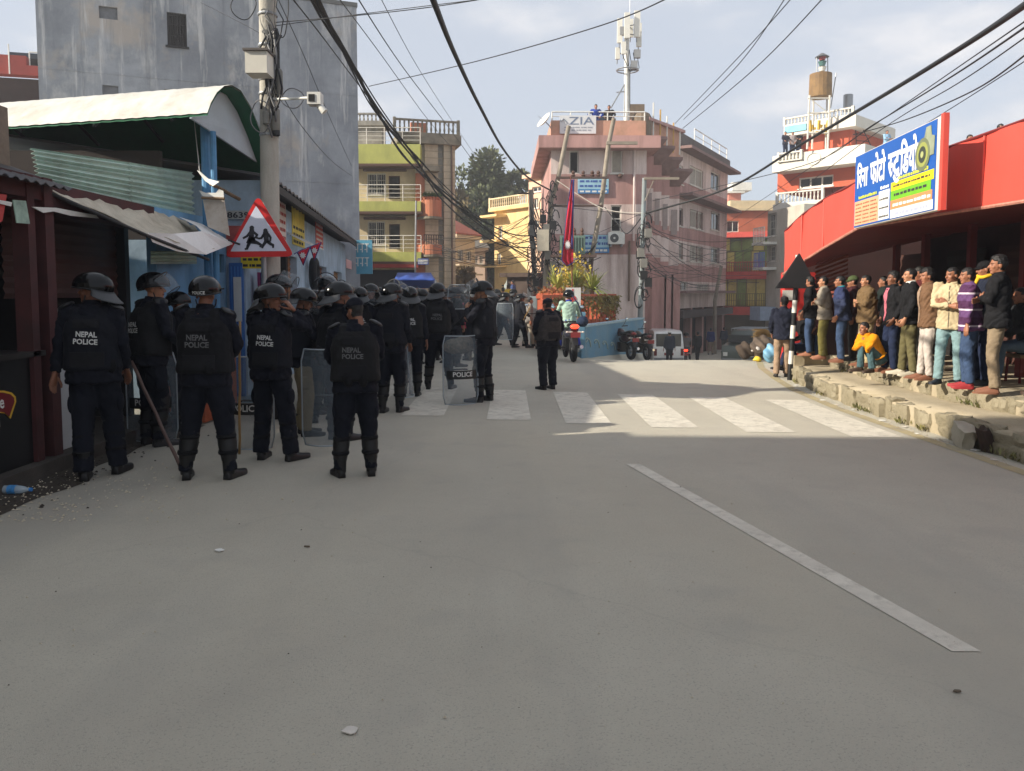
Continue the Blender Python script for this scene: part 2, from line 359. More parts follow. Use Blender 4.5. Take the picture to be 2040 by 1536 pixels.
def window(par, f, r, m_frame, off=0, depth=.14, cols=2, rows=1, bars=0, sill=True, m_pane=None, fw=.06, name='window'):
    u0, u1, z0, z1 = r; mb = MB(); d = off-depth
    f.box(mb, u0, u0+fw, z0, z1, d-.05, d); f.box(mb, u1-fw, u1, z0, z1, d-.05, d)
    f.box(mb, u0+fw, u1-fw, z0, z0+fw, d-.05, d); f.box(mb, u0+fw, u1-fw, z1-fw, z1, d-.05, d)
    for k in range(1, cols): uu = u0+(u1-u0)*k/cols; f.box(mb, uu-fw/2, uu+fw/2, z0+fw, z1-fw, d-.048, d-.004)
    for k in range(1, rows): zz = z0+(z1-z0)*k/rows; f.box(mb, u0+fw, u1-fw, zz-fw/2.5, zz+fw/2.5, d-.046, d-.006)
    if sill: f.box(mb, u0-.06, u1+.06, z0-.06, z0-.003, off-.1, off+.06)
    w = mb.build(name, m_frame, par)
    for k in range(cols):
        a = u0+(u1-u0)*k/cols; b = u0+(u1-u0)*(k+1)/cols; mb = MB(); f.box(mb, a+fw/2, b-fw/2, z0+fw/2, z1-fw/2, d-.035-.006*(k % 2), d-.028-.006*(k % 2)); mb.build('pane', m_pane or M_glass, w)
    if bars:
        mb = MB()
        for k in range(bars):
            uu = u0+fw+(u1-u0-2*fw)*(k+.5)/bars; mb.tube([f.pt(uu, z0, d+.05), f.pt(uu, z1, d+.05)], .010, 5)
        for k in (.33, .66): zz = z0+(z1-z0)*k; mb.tube([f.pt(u0, zz, d+.05), f.pt(u1, zz, d+.05)], .010, 5)
        mb.build('window_bars', m_frame, w)
    return w
def railing(par, f, u0, u1, z0, z1, off, m, n=None, horiz=0, r=.02, name='railing', ends=0):
    mb = MB(); n = n or max(2, int((u1-u0)/.9)+1)
    for k in range(n): uu = u0+(u1-u0)*k/(n-1); mb.tube([f.pt(uu, z0, off), f.pt(uu, z1, off)], r, 6)
    for k in range(horiz+1): zz = z1-(z1-z0)*k/(horiz+1); mb.tube([f.pt(u0, zz, off), f.pt(u1, zz, off)], r*(1.15 if k == 0 else .7), 6)
    if ends:
        for uu in (u0, u1):
            for k in range(horiz+1): zz = z1-(z1-z0)*k/(horiz+1); mb.tube([f.pt(uu, zz, off), f.pt(uu, zz, off-ends)], r, 6)
    return mb.build(name, m, par)
def balustrade(par, f, u0, u1, z0, z1, off, m, name='balustrade', step=.22):
    mb = MB(); f.box(mb, u0, u1, z0, z0+.07, off-.1, off+.02); f.box(mb, u0, u1, z1-.09, z1, off-.12, off+.04)
    n = max(2, int((u1-u0)/step))
    for k in range(n):
        p = f.pt(u0+(u1-u0)*(k+.5)/n, z0+.07, off-.04); h = z1-z0-.16
        mb.lathe([(.035, 0), (.06, h*.3), (.035, h*.6), (.055, h*.85), (.04, h)], p, 6)
    for uu in (u0, u1-.14): f.box(mb, uu, uu+.14, z0+.002, z1+.05, off-.13, off+.05)
    return mb.build(name, m, par)
# ================================================================ LEFT SIDE
# -- big bare concrete building
M_grey = mat('bare_cement_render', (160, 164, 170), .92, .12, .55, .35, 8, dirt=(112, 117, 124), dirtamt=.9, dscale=.5, streak=.45)
_gn = M_grey.node_tree    # pale lime streaks and patches in the render
def add_patch(m, col, scale, lo, hi, amt, zs=.35):
    t = m.node_tree; b = t.nodes['Principled BSDF']; src = b.inputs['Base Color'].links[0].from_socket
    co = t.nodes.new('ShaderNodeTexCoord').outputs['Object']; mp_ = t.nodes.new('ShaderNodeMapping'); mp_.inputs['Scale'].default_value = (1, 1, zs); mp_.inputs['Location'].default_value = (3.7, 1.1, 8)
    n = t.nodes.new('ShaderNodeTexNoise'); n.inputs['Scale'].default_value = scale; n.inputs['Detail'].default_value = 10; n.inputs['Roughness'].default_value = .7
    r = t.nodes.new('ShaderNodeMapRange'); r.inputs[1].default_value = lo; r.inputs[2].default_value = hi; r.inputs[4].default_value = amt
    mm = t.nodes.new('ShaderNodeMix'); mm.data_type = 'RGBA'; mm.inputs[7].default_value = (*lin(col), 1)
    t.links.new(co, mp_.inputs[0]); t.links.new(mp_.outputs[0], n.inputs['Vector']); t.links.new(n.outputs['Fac'], r.inputs[0]); t.links.new(r.outputs[0], mm.inputs[0]); t.links.new(src, mm.inputs[6]); t.links.new(mm.outputs[2], b.inputs['Base Color'])
add_patch(M_grey, (196, 196, 194), 1.1, .54, .66, .75, .45); add_patch(M_grey, (126, 131, 137), .7, .50, .66, .4, 2.2); add_patch(M_grey, (184, 172, 158), .30, .54, .64, .7, 1); add_patch(M_grey, (204, 204, 203), 2.6, .56, .64, .8, .07); add_patch(M_grey, (112, 116, 121), 2.2, .56, .66, .6, .05)
f = Fac((-14.75, 24.5), (-5.5, 28.0))
t = thing('cement_building', 'tall bare grey cement building with a barred window, behind the tin-roofed stalls', 'building', f.pt(f.L/2, 0, -5))
ztop = f.uv(718, 15)[1]
holes = [f.rect(333, 26, 372, 92), f.rect(197, 13, 234, 38), f.rect(204, 170, 236, 196), f.rect(328, 178, 352, 215)]
mb = MB(); f.wall(mb, 0, f.L, -.2, ztop, holes, .22); f.shell(mb, 0, f.L, -.2, ztop, 8); mb.build('wall', M_grey, t)
mb = MB(); f.box(mb, -.03, f.L+.03, ztop+.003, ztop+.14, -8, .035); mb.build('roof_edge', mat('weathered_cap', (112, 112, 110), .9, .2, 2), t)
for z in (ztop-3.1, ztop-6.2):
    mb = MB(); f.box(mb, .02, f.L-.02, z, z+.06, .002, .010); mb.build('floor_line', M_grey, t)
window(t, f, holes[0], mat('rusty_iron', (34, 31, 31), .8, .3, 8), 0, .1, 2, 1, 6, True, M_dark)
for h in holes[1:]:
    mb = MB(); f.box(mb, h[0]-.01, h[1]+.01, h[2]-.01, h[3]+.01, -.14, -.10); mb.build('blocked_opening', mat('block_infill', (120, 122, 126), .95, .2, 5, .4, 20), t)
mb = MB(); 
for k in range(9):
    p = f.pt(f.L-.4-k*.9, ztop+.14, -1.0-(k % 3)); mb.tube([p, p+Vector((.02, 0, .5+.2*(k % 3)))], .012, 5)
mb.build('rebar', mat('rebar_rust', (92, 62, 48), .9, .3), t)
# -- unseen house behind the camera on the left, shaped to shade the near road
t = thing('unseen_shade_house', 'unseen tall cream house out of the frame, shaped to shade the near road', 'building', (-15, -10, 0))
mb = MB(); mb.add([(-34, 4.2, 0), (-5.4, 3.2, 0), (-5.4, -30, 0), (-34, -30, 0), (-34, 4.2, 9.2), (-5.4, 3.2, 9.2), (-5.4, -30, 9.2), (-34, -30, 9.2)], [(0, 1, 5, 4), (1, 2, 6, 5), (2, 3, 7, 6), (3, 0, 4, 7), (4, 5, 6, 7)]); mb.build('wall', mat('cream_render', (188, 176, 152), .9, .12, 1.5, dirt=(130, 120, 105), streak=.5), t)
# -- red topped house, far left
f = Fac((-26, 31), (-18.2, 33))
t = thing('red_house', 'dark house with red parapet seen above the curved tin roof', 'building', f.pt(f.L/2, 0, -3))
z0, z1 = f.uv(60, 150)[1], f.uv(60, 112)[1]; zb = f.uv(60, 230)[1]
mb = MB(); f.wall(mb, 0, f.L, -.5, z0-.01, [], .2, -.6); f.shell(mb, 0, f.L, -.5, z0-.01, 7, -.6); mb.build('wall', mat('dark_maroon_wall', (52, 34, 34), .9, .2, 2), t)
mb = MB(); f.box(mb, 0, f.uv(52, 130)[0], z0, z1, -.5, 0); f.box(mb, f.uv(52, 130)[0]+.003, f.L, z0, z0+.4, -.5, 0); mb.build('parapet', mat('red_parapet', (164, 70, 62), .85, .15, 2), t)
mb = MB(); u = f.uv(10, 100)[0]; f.box(mb, u, u+1.1, z1+.003, f.uv(20, 98)[1], -1.6, -.4); mb.slab([f.pt(u+1.1, z1+.003, -1.5), f.pt(u+1.1, z1+.6, -1.5), f.pt(u+2.2, z1+.003, -1.5)], -f.n*.1); mb.build('roof_shed', mat('blue_black_sheet', (40, 52, 66), .6), t)
mb = MB(); u = f.uv(17, 90)[0]; mb.tube([f.pt(u, z0, .02), f.pt(u, f.uv(17, 88)[1], .02)], .03, 6); mb.build('vent_pipe', M_white, t)
mb = MB(); u0_ = f.uv(56, 130)[0]
for k in range(4): mb.tube([f.pt(u0_+k*.4, z0+.4, -.2), f.pt(u0_+k*.4, z0+1.0, -.2)], .03, 6)
mb.tube([f.pt(u0_, z0+1, -.2), f.pt(u0_+1.5, z0+.95, -.2)], .03, 6); mb.build('roof_rail', M_white, t)
# -- blue painted row of shops
M_blue = mat('pale_blue_limewash', (172, 192, 210), .9, .10, 1.6, .15, 20, dirt=(112, 128, 140), dirtamt=.6, dscale=1.8, streak=.4)
f = Fac((-3.85, 11.2), (-5.55, 25.8)); FB = f
t = thing('blue_shop_row', 'long low pale blue shop row with overhanging dark tin eave and posters', 'building', f.pt(f.L/2, 0, -2))
def ub(px): return f.uv(px, 500)[0]
shut = [f.rect(565, 498, 592, 640), (ub(632), ub(650), .1, 2.25), (ub(664), ub(680), .1, 2.2), (ub(690), ub(703), .1, 1.9)]
shut[0] = (shut[0][0], shut[0][1], .12, 2.3)
mb = MB(); f.wall(mb, 0, f.L, -.1, 3.15, shut, .2); f.shell(mb, 0, f.L, -.1, 3.15, 4.2)
end = Fac((-8.0, 11.2-.45), (-3.85, 11.2)); mb.build('wall', M_blue, t)
M_tin = mat('dark_tin_roof', (70, 70, 74), .6, .2, 3, metal=.3, dirt=(96, 84, 72), dirtamt=.6)
mb = MB(); ov = .42
rows = []
for i in range(2):
    o_ = (ov, -4.4)[i]; zz = (3.22, 3.9)[i]
    rows.append([f.pt(-.25+(f.L+.4)*k/120, zz+.025*math.sin(k*2.1), o_) for k in range(121)])
mb.grid(rows, 0, (0, 0, .03)); mb.build('roof', M_tin, t, smooth=30)
mb = MB(); f.box(mb, -.25, f.L+.15, 3.08, 3.19, ov-.05, ov+.0); mb.build('fascia_board', mat('dark_board', (52, 48, 46), .8), t)
cols = [(138, 92, 52), (120, 74, 44), (148, 104, 60), (110, 90, 70)]
for k, s_ in enumerate(shut):
    mb = MB(); n_ = max(8, int((s_[3]-s_[2])/.09)); rows = []
    for j in range(n_*2+1):
        zz = s_[2]+(s_[3]-s_[2])*j/(n_*2); rows.append([f.pt(s_[0], zz, -.14+(.02 if j % 2 else 0)), f.pt(s_[1], zz, -.14+(.02 if j % 2 else 0))])
    mb.grid(rows); mb.build('roller_shutter', mat('shutter_%d' % k, cols[k], .7, .2, 5, metal=.2), t)
def poster(par, f, r, m, off=.004, th=.012, name='poster'):
    mb = MB(); f.box(mb, r[0], r[1], r[2], r[3], off, off+th); return mb.build(name, m, par)
def ink(par, f, u0, u1, z0, z1, m, off, lines=4, seed=0):   # rows of small printed strokes
    rr = random.Random(seed); mb = MB()
    for k in range(lines):
        zz = z1-(z1-z0)*(k+.5)/lines; h = (z1-z0)/lines*.42; u = u0+(u1-u0)*.06
        while u < u1-(u1-u0)*.1:
            w_ = (u1-u0)*rr.uniform(.05, .16); mb.add([f.pt(u, zz-h/2, off), f.pt(min(u+w_, u1*.99+u0*.01), zz-h/2, off), f.pt(min(u+w_, u1*.99+u0*.01), zz+h/2, off), f.pt(u, zz+h/2, off)], [(0, 1, 2, 3)]); u += w_*1.35
    mb.build('print', m, par)
M_ink = mat('ink_dark', (52, 50, 56), .8, 0); M_inkr = mat('ink_red', (168, 50, 44), .8, 0); M_inkb = mat('ink_blue', (60, 90, 160), .8, 0)
pw = poster(t, f, f.rect(549, 402, 568, 480), mat('pale_poster', (214, 200, 192), .7, .1)); r_ = f.rect(549, 402, 568, 480); ink(pw, f, *r_, M_inkr, .02, 5, 1)
py_ = poster(t, f, f.rect(581, 402, 605, 490), mat('yellow_poster', (222, 200, 84), .7, .25, 2)); r_ = f.rect(581, 450, 605, 490); ink(py_, f, *r_, M_ink, .02, 3, 2)
pr = poster(t, f, f.rect(628, 428, 642, 492), mat('red_poster', (206, 92, 84), .7, .1)); r_ = f.rect(628, 428, 642, 492); ink(pr, f, *r_, M_white, .02, 7, 3)
poster(t, f, f.rect(689, 519, 705, 536), mat('pink_notice', (206, 160, 160), .7, .1))
poster(t, f, f.rect(706, 490, 714, 556), mat('yellow_strip_poster', (206, 186, 96), .7, .3, 3))
r_ = f.rect(572, 472, 604, 494); mb = MB()
for k in range(6):
    u_ = r_[0]+(r_[1]-r_[0])*k/6; mb.slab([f.pt(u_, r_[3], .01), f.pt(u_+.14, r_[3], .01), f.pt(u_+.14, r_[2], .45), f.pt(u_, r_[2], .45)], (0, 0, .03))
mb.build('tin_hood', M_white, t)
mb = MB(); mb.tube([f.pt(ub(606)+.2*math.cos(a)*0, 0, 0) for a in (0, 1)], .01, 3); 
# blue sheet sign at the far end
mb = MB(); q = P(716, 500, 25.4); mb.box((q.x-.1, q.y-.05, q.z-.75), (q.x+.42, q.y+.05, q.z+.35)); so = mb.build('hanging_sign', mat('teal_sign', (84, 150, 176), .6, .1), t)
mb = MB()
for k in range(6):
    xx = q.x-.06+.15*(k % 3); zz = q.z-.5+.45*(k//3); mb.box((xx, q.y-.056, zz), (xx+.03, q.y-.052, zz+.26)); mb.box((xx-.05, q.y-.057, zz+.26), (xx+.08, q.y-.053, zz+.29)); mb.box((xx-.06, q.y-.056, zz+.08), (xx-.003, q.y-.053, zz+.11))
mb.build('lettering', M_white, so)
# tyre hung on the shop wall
q = f.pt(ub(611), 2.0, .16); mb = MB(); rows = []
for k in range(24):
    a = 2*PI*k/24; c_ = q + f.u*math.cos(a)*.24 + Vector((0, 0, math.sin(a)*.30)); d_ = (f.u*math.cos(a)+Vector((0, 0, math.sin(a)))).normalized()
    rows.append([c_ + d_*.07*math.cos(2*PI*j/8) + f.n*.09*math.sin(2*PI*j/8) for j in range(8)])
mb.rings(rows+[rows[0]], False); tag(mb.build('tyre', mat('tyre_rubber', (26, 26, 28), .85, .2), None, smooth=True), 'black tyre hung on the pale blue shop wall', 'tyre')
# -- shop end facing the camera between stalls and street
f = Fac((-6.5, 11.12), (-3.55, 11.12)); 
t = thing('blue_corner_shop', 'pale blue corner shop behind the utility pole with blue door and yellow sign', 'building', (-5, 12, 0))
hol = [(f.uv(489, 560)[0], f.uv(527, 560)[0], .12, f.uv(510, 512)[1])]
mb = MB(); f.wall(mb, 0, f.L, -.1, 3.2, hol, .2); mb.build('wall', M_blue, t)
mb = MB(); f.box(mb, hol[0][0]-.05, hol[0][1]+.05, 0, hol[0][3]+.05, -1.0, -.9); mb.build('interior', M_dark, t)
r_ = f.rect(461, 524, 487, 690); mb = MB(); f.box(mb, r_[0], r_[1], .1, r_[3], .005, .06); dr = mb.build('door', mat('blue_door', (52, 104, 176), .6, .15, 4), t)
mb = MB()
for k in range(4): f.box(mb, r_[0]+.03+k*.045, r_[0]+.045+k*.045, .15, r_[3]-.05, .061, .07)
mb.build('door_rib', mat('blue_door_light', (70, 128, 196), .6), dr)
poster(t, f, f.rect(470, 552, 485, 640), mat('white_notice', (212, 210, 204), .7, .1), .075)
r_ = f.rect(482, 511, 546, 535); yp = poster(t, f, r_, mat('yellow_signboard', (226, 202, 40), .6, .08), .01, .03, 'signboard'); ink(yp, f, *r_, M_ink, .044, 2, 5)
r_ = f.rect(452, 420, 500, 437); gp_ = poster(t, f, r_, mat('grey_signboard', (176, 176, 172), .7, .1), .01, .03, 'signboard')
mb = MB(); put_text(mb, '8639820', f.pt(r_[0]+.02, (r_[2]+r_[3])/2-.045, .045), f.u, Vector((0, 0, 1)), .085, .55, .02); mb.build('lettering', M_ink, gp_)
r_ = f.rect(452, 450, 492, 510); poster(t, f, r_, mat('red_small_poster', (176, 84, 78), .7, .35, 6), .01)
for k, c_ in enumerate(((150, 60, 110), (70, 70, 140), (170, 150, 160), (60, 40, 60), (150, 120, 60))):
    q = f.pt(hol[0][0]+.06+k*.05, 0, -.5); mb = MB(); mb.box((q.x-.02, q.y-.1, 1.35), (q.x+.022, q.y+.1, 1.9)); mb.build('hung_cloth', mat('cloth_%d' % k, c_, .9), t)
# -- curved tin roof shed
M_tinc = mat('cream_tin_sheet', (202, 202, 196), .55, .08, 3, metal=.1, dirt=(168, 158, 140), dirtamt=.6, dscale=2.5)
M_green = mat('green_tin_underside', (30, 96, 66), .6, .15, 4)
prof = [P(413, 225, 9.45), P(420, 205, 9.6), P(432, 184, 9.8), P(447, 171, 10.05), P(462, 169, 10.3), P(480, 180, 10.55), P(500, 213, 10.85), P(520, 262, 11.2), P(538, 315, 11.6), P(558, 368, 12.0)]
tv = (P(-90, 212, 11.35)-P(460, 169, 10.25)); tv = tv*1.25
t = thing('curved_roof_shed', 'open shed under a curved cream tin roof with green underside', 'shed', (-6.5, 11, 0))
NS = 90; rows = [[p+tv*(k/NS)+Vector((0, 0, .004*math.sin(k*1.9))) for p in prof] for k in range(NS+1)]
mb = MB(); mb.grid(rows); roof = mb.build('roof', M_tinc, t, smooth=40)
mb = MB(); mb.grid([[p-Vector((0, 0, .03)) for p in r_] for r_ in rows]); mb.build('roof_underside', M_green, roof, smooth=40)
off = tv.normalized()*.22
mb = MB(); g_ = [p+off-Vector((0, 0, .05)) for p in prof[:-1]]; mb.slab(g_, tv.normalized()*.03); mb.build('gable_panel', mat('pale_tin_gable', (176, 186, 196), .5, .06, 4), t)
for k, (a_, b_) in enumerate((((408, 240), (405, 352)), ((424, 262), (423, 350)))):
    p0 = XP(a_[0], a_[1], -4.0+.15*k); p1 = p0.copy(); p1.z = .02
    mb = MB(); mb.tube([p0, p1], .06-.02*k, 10); mb.build('post', mat('blue_post', (84, 140, 184), .6, .15, 5), t)
mb = MB(); mb.box((-10, 12.2, 0), (-4.35, 12.35, 3.2)); mb.box((-10, 10.2, 2.3), (-4.6, 10.28, 3.45)); mb.build('back_wall', mat('dark_brown_boards', (44, 36, 34), .9, .25, 3), t)
mb = MB(); q = XP(385, 222, -4.25); mb.tube([q, XP(398, 345, -4.0)], .006, 4); mb.build('string', M_white, t)
for k in range(4):
    mb = MB(); a0 = rows[int(8+k*18)]; mb.tube([a0[0]-Vector((0, 0, .06)), a0[4]-Vector((0, 0, .07)), a0[7]-Vector((0, 0, .06))], .022, 6); mb.build('rafter', mat('dark_rafter', (36, 44, 42), .8), t)
# -- tin stalls at the left kerb
M_red = mat('maroon_painted_wood', (74, 32, 32), .75, .25, 5, dirt=(40, 26, 24), dirtamt=.6)
M_brown = mat('brown_shutter', (72, 44, 36), .7, .2, 3)
t = thing('stall_shop', 'dark maroon wooden stall with counter and roller shutter under the torn awning', 'stall', (-4.9, 8, 0))
X0 = -4.2
mb = MB(); mb.box((-7.5, 5.0, 0), (-4.05, 9.25, .13)); mb.build('plinth', mat('dirty_step', (70, 64, 58), .95, .25, 4, .5, 30), t)
mb = MB(); mb.box((X0-.03, 5.2, .135), (X0+.03, 6.78, 1.05)); ct = mb.build('counter_front', mat('counter_black_panel', (20, 20, 22), .5, .2, 5), t)
mb = MB(); mb.box((X0-.75, 5.2, 1.053), (X0+.07, 6.8, 1.10)); mb.build('counter_top', mat('counter_top_dark', (44, 40, 38), .5, .2), t)
# emblem on the counter: maroon shield, yellow rim, white letters
def on_x(px, py, x=X0+.035): return XP(px, py, x)
sh = [(-60, 790), (-30, 778), (6, 778), (22, 782), (30, 790), (31, 800), (26, 815), (20, 834), (10, 824), (-4, 822), (-60, 830)]
mb = MB(); mb.slab([on_x(x, y) for x, y in sh], (.006, 0, 0)); em = mb.build('emblem', mat('emblem_yellow', (212, 170, 52), .6, .05), t)
mb = MB(); mb.slab([on_x(x*.93-1.0, 806+(y-806)*.86, X0+.042) for x, y in sh], (.005, 0, 0)); mb.build('emblem_field', mat('emblem_maroon', (110, 24, 30), .6, .05), em)
mb = MB(); put_text(mb, 'e', on_x(0, 815, X0+.049), Vector((0, 1, 0)), Vector((0, 0, 1)), .075, .055, .02); put_text(mb, 'i', on_x(-3, 851, X0+.037), Vector((0, 1, 0)), Vector((0, 0, 1)), .075, .02, .015); mb.build('lettering', M_white, em)
for (px_, w_) in ((58, .10), (92, .13)):
    q = XP(px_, 700, X0); mb = MB(); mb.box((X0-.07, q.y-w_/2, .135), (X0+.07+.01*(w_ > .1), q.y+w_/2, 2.62)); mb.build('post', M_red, t)
mb = MB(); mb.box((X0-.06, 7.05, .135), (X0-.01, 7.6, .95)); mb.build('white_panel', mat('white_fridge_panel', (188, 190, 192), .5, .05), t)
mb = MB(); mb.box((X0-.7, 7.05, .953), (X0+.0, 7.75, 1.0)); mb.build('shelf', M_dark, t)
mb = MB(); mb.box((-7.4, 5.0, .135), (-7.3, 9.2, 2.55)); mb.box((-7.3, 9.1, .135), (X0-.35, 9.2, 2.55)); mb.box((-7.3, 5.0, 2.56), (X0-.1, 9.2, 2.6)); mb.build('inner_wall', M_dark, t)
mb = MB(); rows = [[Vector((X0-.45+(.02 if j % 2 else 0), y_, 1.55+j*.05)) for y_ in (7.05, 9.08)] for j in range(24)]; mb.grid(rows); mb.build('roller_shutter', M_brown, t)
mb = MB(); mb.box((X0-.3, 6.95, 2.35), (X0+.02, 9.08, 2.6)); mb.build('header_board', M_red, t)
mb = MB(); mb.box((X0-.09, 5.0, 2.42), (X0+.06, 6.95, 2.62)); mb.build('header_board', M_red, t)
mb = MB(); q = XP(128, 640, X0-.2); mb.box((X0-.35, q.y-.09, 1.003), (X0-.2, q.y+.14, 1.45)); mb.build('goods_box', mat('pale_green_box', (150, 160, 150), .7, .2, 8), t)
for k in range(9):
    mb = MB(); yy = 5.35+k*.16; mb.box((X0-.55, yy, 1.45+.28*(k % 3)), (X0-.43, yy+.1, 1.65+.28*(k % 3))); mb.build('goods', mat('goods_%d' % (k % 4), ((70, 50, 40), (50, 60, 52), (96, 80, 60), (60, 40, 52))[k % 4], .7), t)
# dangling sachet strip
mb = MB(); q0, q1, q2, q3 = XP(24, 398, X0+.1), XP(50, 400, X0+.1), XP(58, 446, X0+.1), XP(32, 444, X0+.1); mb.slab([q0, q1, q2, q3], (.008, 0, 0)); mb.build('sachet_strip', mat('sachet', (150, 176, 160), .5, .35, 9), t)
mb = MB(); mb.slab([XP(-5, 398, X0+.12), XP(-5, 405, X0+.12), XP(20, 411, X0+.12), XP(22, 403, X0+.12)], (.01, 0, 0)); mb.slab([XP(62, 412, X0+.12), XP(85, 424, X0+.12), XP(105, 421, X0+.12), XP(140, 430, X0+.12), XP(195, 435, X0+.12), XP(190, 429, X0+.12), XP(110, 414, X0+.12)], (.01, 0, 0)); mb.build('torn_plastic_edge', M_white, t)
mb = MB(); mb.slab([XP(-12, 385, X0+.1), XP(12, 388, X0+.1), XP(3, 440, X0+.1), XP(-12, 450, X0+.1)], (.008, 0, 0)); mb.build('red_packet', mat('red_packet', (176, 44, 40), .5, .1), t)
# pale green corrugated sheet
M_pg = mat('pale_green_tin', (196, 220, 208), .5, .10, 3, metal=.15, dirt=(120, 128, 116), dirtamt=.5, dscale=3)
ta = thing('corrugated_hoarding', 'pale green horizontally ribbed tin sheet above the torn awning', 'tin sheet', (-4.4, 8.7, 2.6))
a0, a1, b0, b1 = XP(66, 295, -4.4), XP(383, 343, -4.4), XP(74, 372, -4.4), XP(386, 440, -4.4)
for h_ in range(2):
    s0, s1 = (0, .52) if h_ == 0 else (.5, 1)
    rows = []
    for j in range(41):
        v_ = j/40; rr = []
        for k in range(13):
            s_ = s0+(s1-s0)*k/12; p_ = b0.lerp(b1, s_).lerp(a0.lerp(a1, s_), v_); rr.append(p_+Vector((.022*math.sin(v_*2*PI*9)+.01*h_+.012*math.sin(s_*9+v_*4), 0, 0)))
        rows.append(rr)
    mb = MB(); mb.grid(rows, 0, (-.006, 0, 0)); mb.build('tin_sheet', M_pg, ta, smooth=50)
mb = MB(); rows = [[XP(x_, y_, -4.02+.02*math.sin(j*2.0)) for x_ in (300, 350, 392)] for j, y_ in enumerate(np.linspace(500, 526, 13))]; mb.grid(rows); mb.build('tin_sheet', M_pg, ta, smooth=50)
mb = MB(); mb.box((-4.75, 6.2, 2.63), (-4.5, 7.0, 3.25)); mb.build('block_pier', mat('brick_pier', (126, 112, 98), .95, .25, 5, .5, 30), ta)
# dark tin edge over the near stall
mb = MB(); rows = [[Vector((x_, 5.0+2.0*k/60, z_+.014*math.sin(k*1.6))) for k in range(61)] for x_, z_ in ((-4.5, 2.72), (-3.95, 2.52))]; mb.grid(rows, 0, (0, 0, .008)); tag(mb.build('stall_roof_sheet', M_tin, None, smooth=40), 'dark rippled tin roof edge over the stall counter', 'tin sheet')
# torn awning
M_awn = mat('weathered_awning_cloth', (190, 182, 164), .9, .14, 5, .4, 25, dirt=(140, 130, 112), dirtamt=.6, dscale=4)
aw = thing('torn_awning', 'torn beige and white sheet awning sagging over the maroon stall', 'awning', (-4, 8.5, 2.1))
A0, A1 = P(76, 364, 6.98), P(382, 437, 10.3); E0, E1, E2 = P(290, 466, 7.75), P(408, 505, 9.1), P(460, 481, 10.1)
rows = []
for j in range(17):
    v_ = j/16; rr = []
    for k in range(29):
        s_ = k/28; inn = A0.lerp(A1, s_); out = (A0.lerp(E0, s_/.35) if s_ < .35 else E0.lerp(E1.lerp(E2, .35), (s_-.35)/.65))
        p_ = inn.lerp(out, v_); p_ = p_+Vector((0, 0, .018*math.sin(s_*70)*(1-v_)-.07*math.sin(v_*PI)*(.4+.6*s_)+.015*math.sin(s_*23+v_*9)))
        rr.append(p_)
    rows.append(rr)
mb = MB(); mb.grid(rows, 0, (0, 0, -.008)); mb.build('sheet', M_awn, aw, smooth=50)
poly = [P(352, 430, 9.7), P(400, 447, 10.1), P(462, 481, 10.1), P(440, 494, 9.8), P(407, 506, 9.1), P(350, 496, 8.5), P(300, 484, 7.9), P(290, 460, 7.75), P(342, 462, 8.4), P(398, 462, 9.3), P(388, 446, 9.6)]
mb = MB(); mb.add([p_+Vector((.03, -.02, -.012+.02*math.sin(i*2.3))) for i, p_ in enumerate(poly)], [(0, 1, 2, 9, 10), (2, 3, 4, 8, 9), (4, 5, 6, 7, 8)]); mb.build('white_sheet', mat('white_plastic_sheet', (232, 231, 228), .6, .06, 6), aw)
mb = MB(); mb.tube([P(78, 375, 6.9), P(290, 468, 7.72), P(415, 517, 9.3)], .018, 7); mb.build('support_rod', mat('dark_iron_rod', (44, 42, 42), .6), aw)
mb = MB(); mb.tube([P(478, 487, 10.0), P(455, 478, 10.0)], .014, 6); mb.build('rod_end', mat('dark_iron_rod', (44, 42, 42)), aw)
# hanging board and torn flap
mb = MB(); mb.slab([P(404, 398, 9.9), P(446, 396, 9.9), P(457, 470, 9.8), P(414, 452, 9.8)], (0, .02, 0)); hb = mb.build('hanging_board', mat('pale_board', (186, 178, 168), .8, .12, 6, dirt=(140, 120, 100), dirtamt=.7, dscale=6), None); tag(hb, 'pale stained board hanging at the end of the green tin', 'board')
mb = MB(); mb.tube([P(402, 394, 9.85), P(447, 396, 9.85)], .02, 6); mb.build('batten', M_wood, hb)
mb = MB(); mb.add([P(392, 339, 9.9), P(398, 341, 9.9), P(415, 356, 9.85), P(437, 362, 9.8), P(424, 371, 9.8), P(408, 360, 9.85)], [(0, 1, 2, 5), (2, 3, 4, 5)]); mb.add([P(396, 379, 9.88), P(410, 384, 9.88), P(430, 384, 9.88), P(436, 377, 9.88), P(445, 380, 9.88), P(446, 393, 9.87), P(404, 391, 9.87)], [(0, 1, 6), (1, 2, 5, 6), (2, 3, 4, 5)]); mb.build('torn_flap', M_white, hb)
mb = MB(); mb.tube([P(420, 366, 9.95), P(477, 397, 10.6)], .025, 6); mb.build('pole_end', M_wood, hb)
# blue boarding between stall and corner shop, teal window
f = Fac((-4.25, 9.25), (-4.1, 11.1)); t = thing('blue_partition', 'pale blue boarded wall with a teal window between stall and corner shop', 'wall', (-4.2, 10, 0))
wr = f.rect(408, 505, 447, 542); mb = MB(); f.wall(mb, 0, f.L, 0, 2.62, [wr], .1); f.shell(mb, 0, f.L, 0, 2.62, .12); mb.build('wall', mat('blue_boarding', (112, 160, 198), .8, .12, 3, dirt=(90, 110, 124), dirtamt=.5, streak=.7), t)
window(t, f, wr, mat('teal_frame', (62, 96, 108), .7), 0, .05, 1, 1, 0, False, M_dark)
mb = MB(); q = f.uv(330, 780)[0]; f.box(mb, .1, 1.0, .02, .95, .05, .5); mb.build('bench_box', mat('orange_box', (176, 92, 60), .7, .2), t)
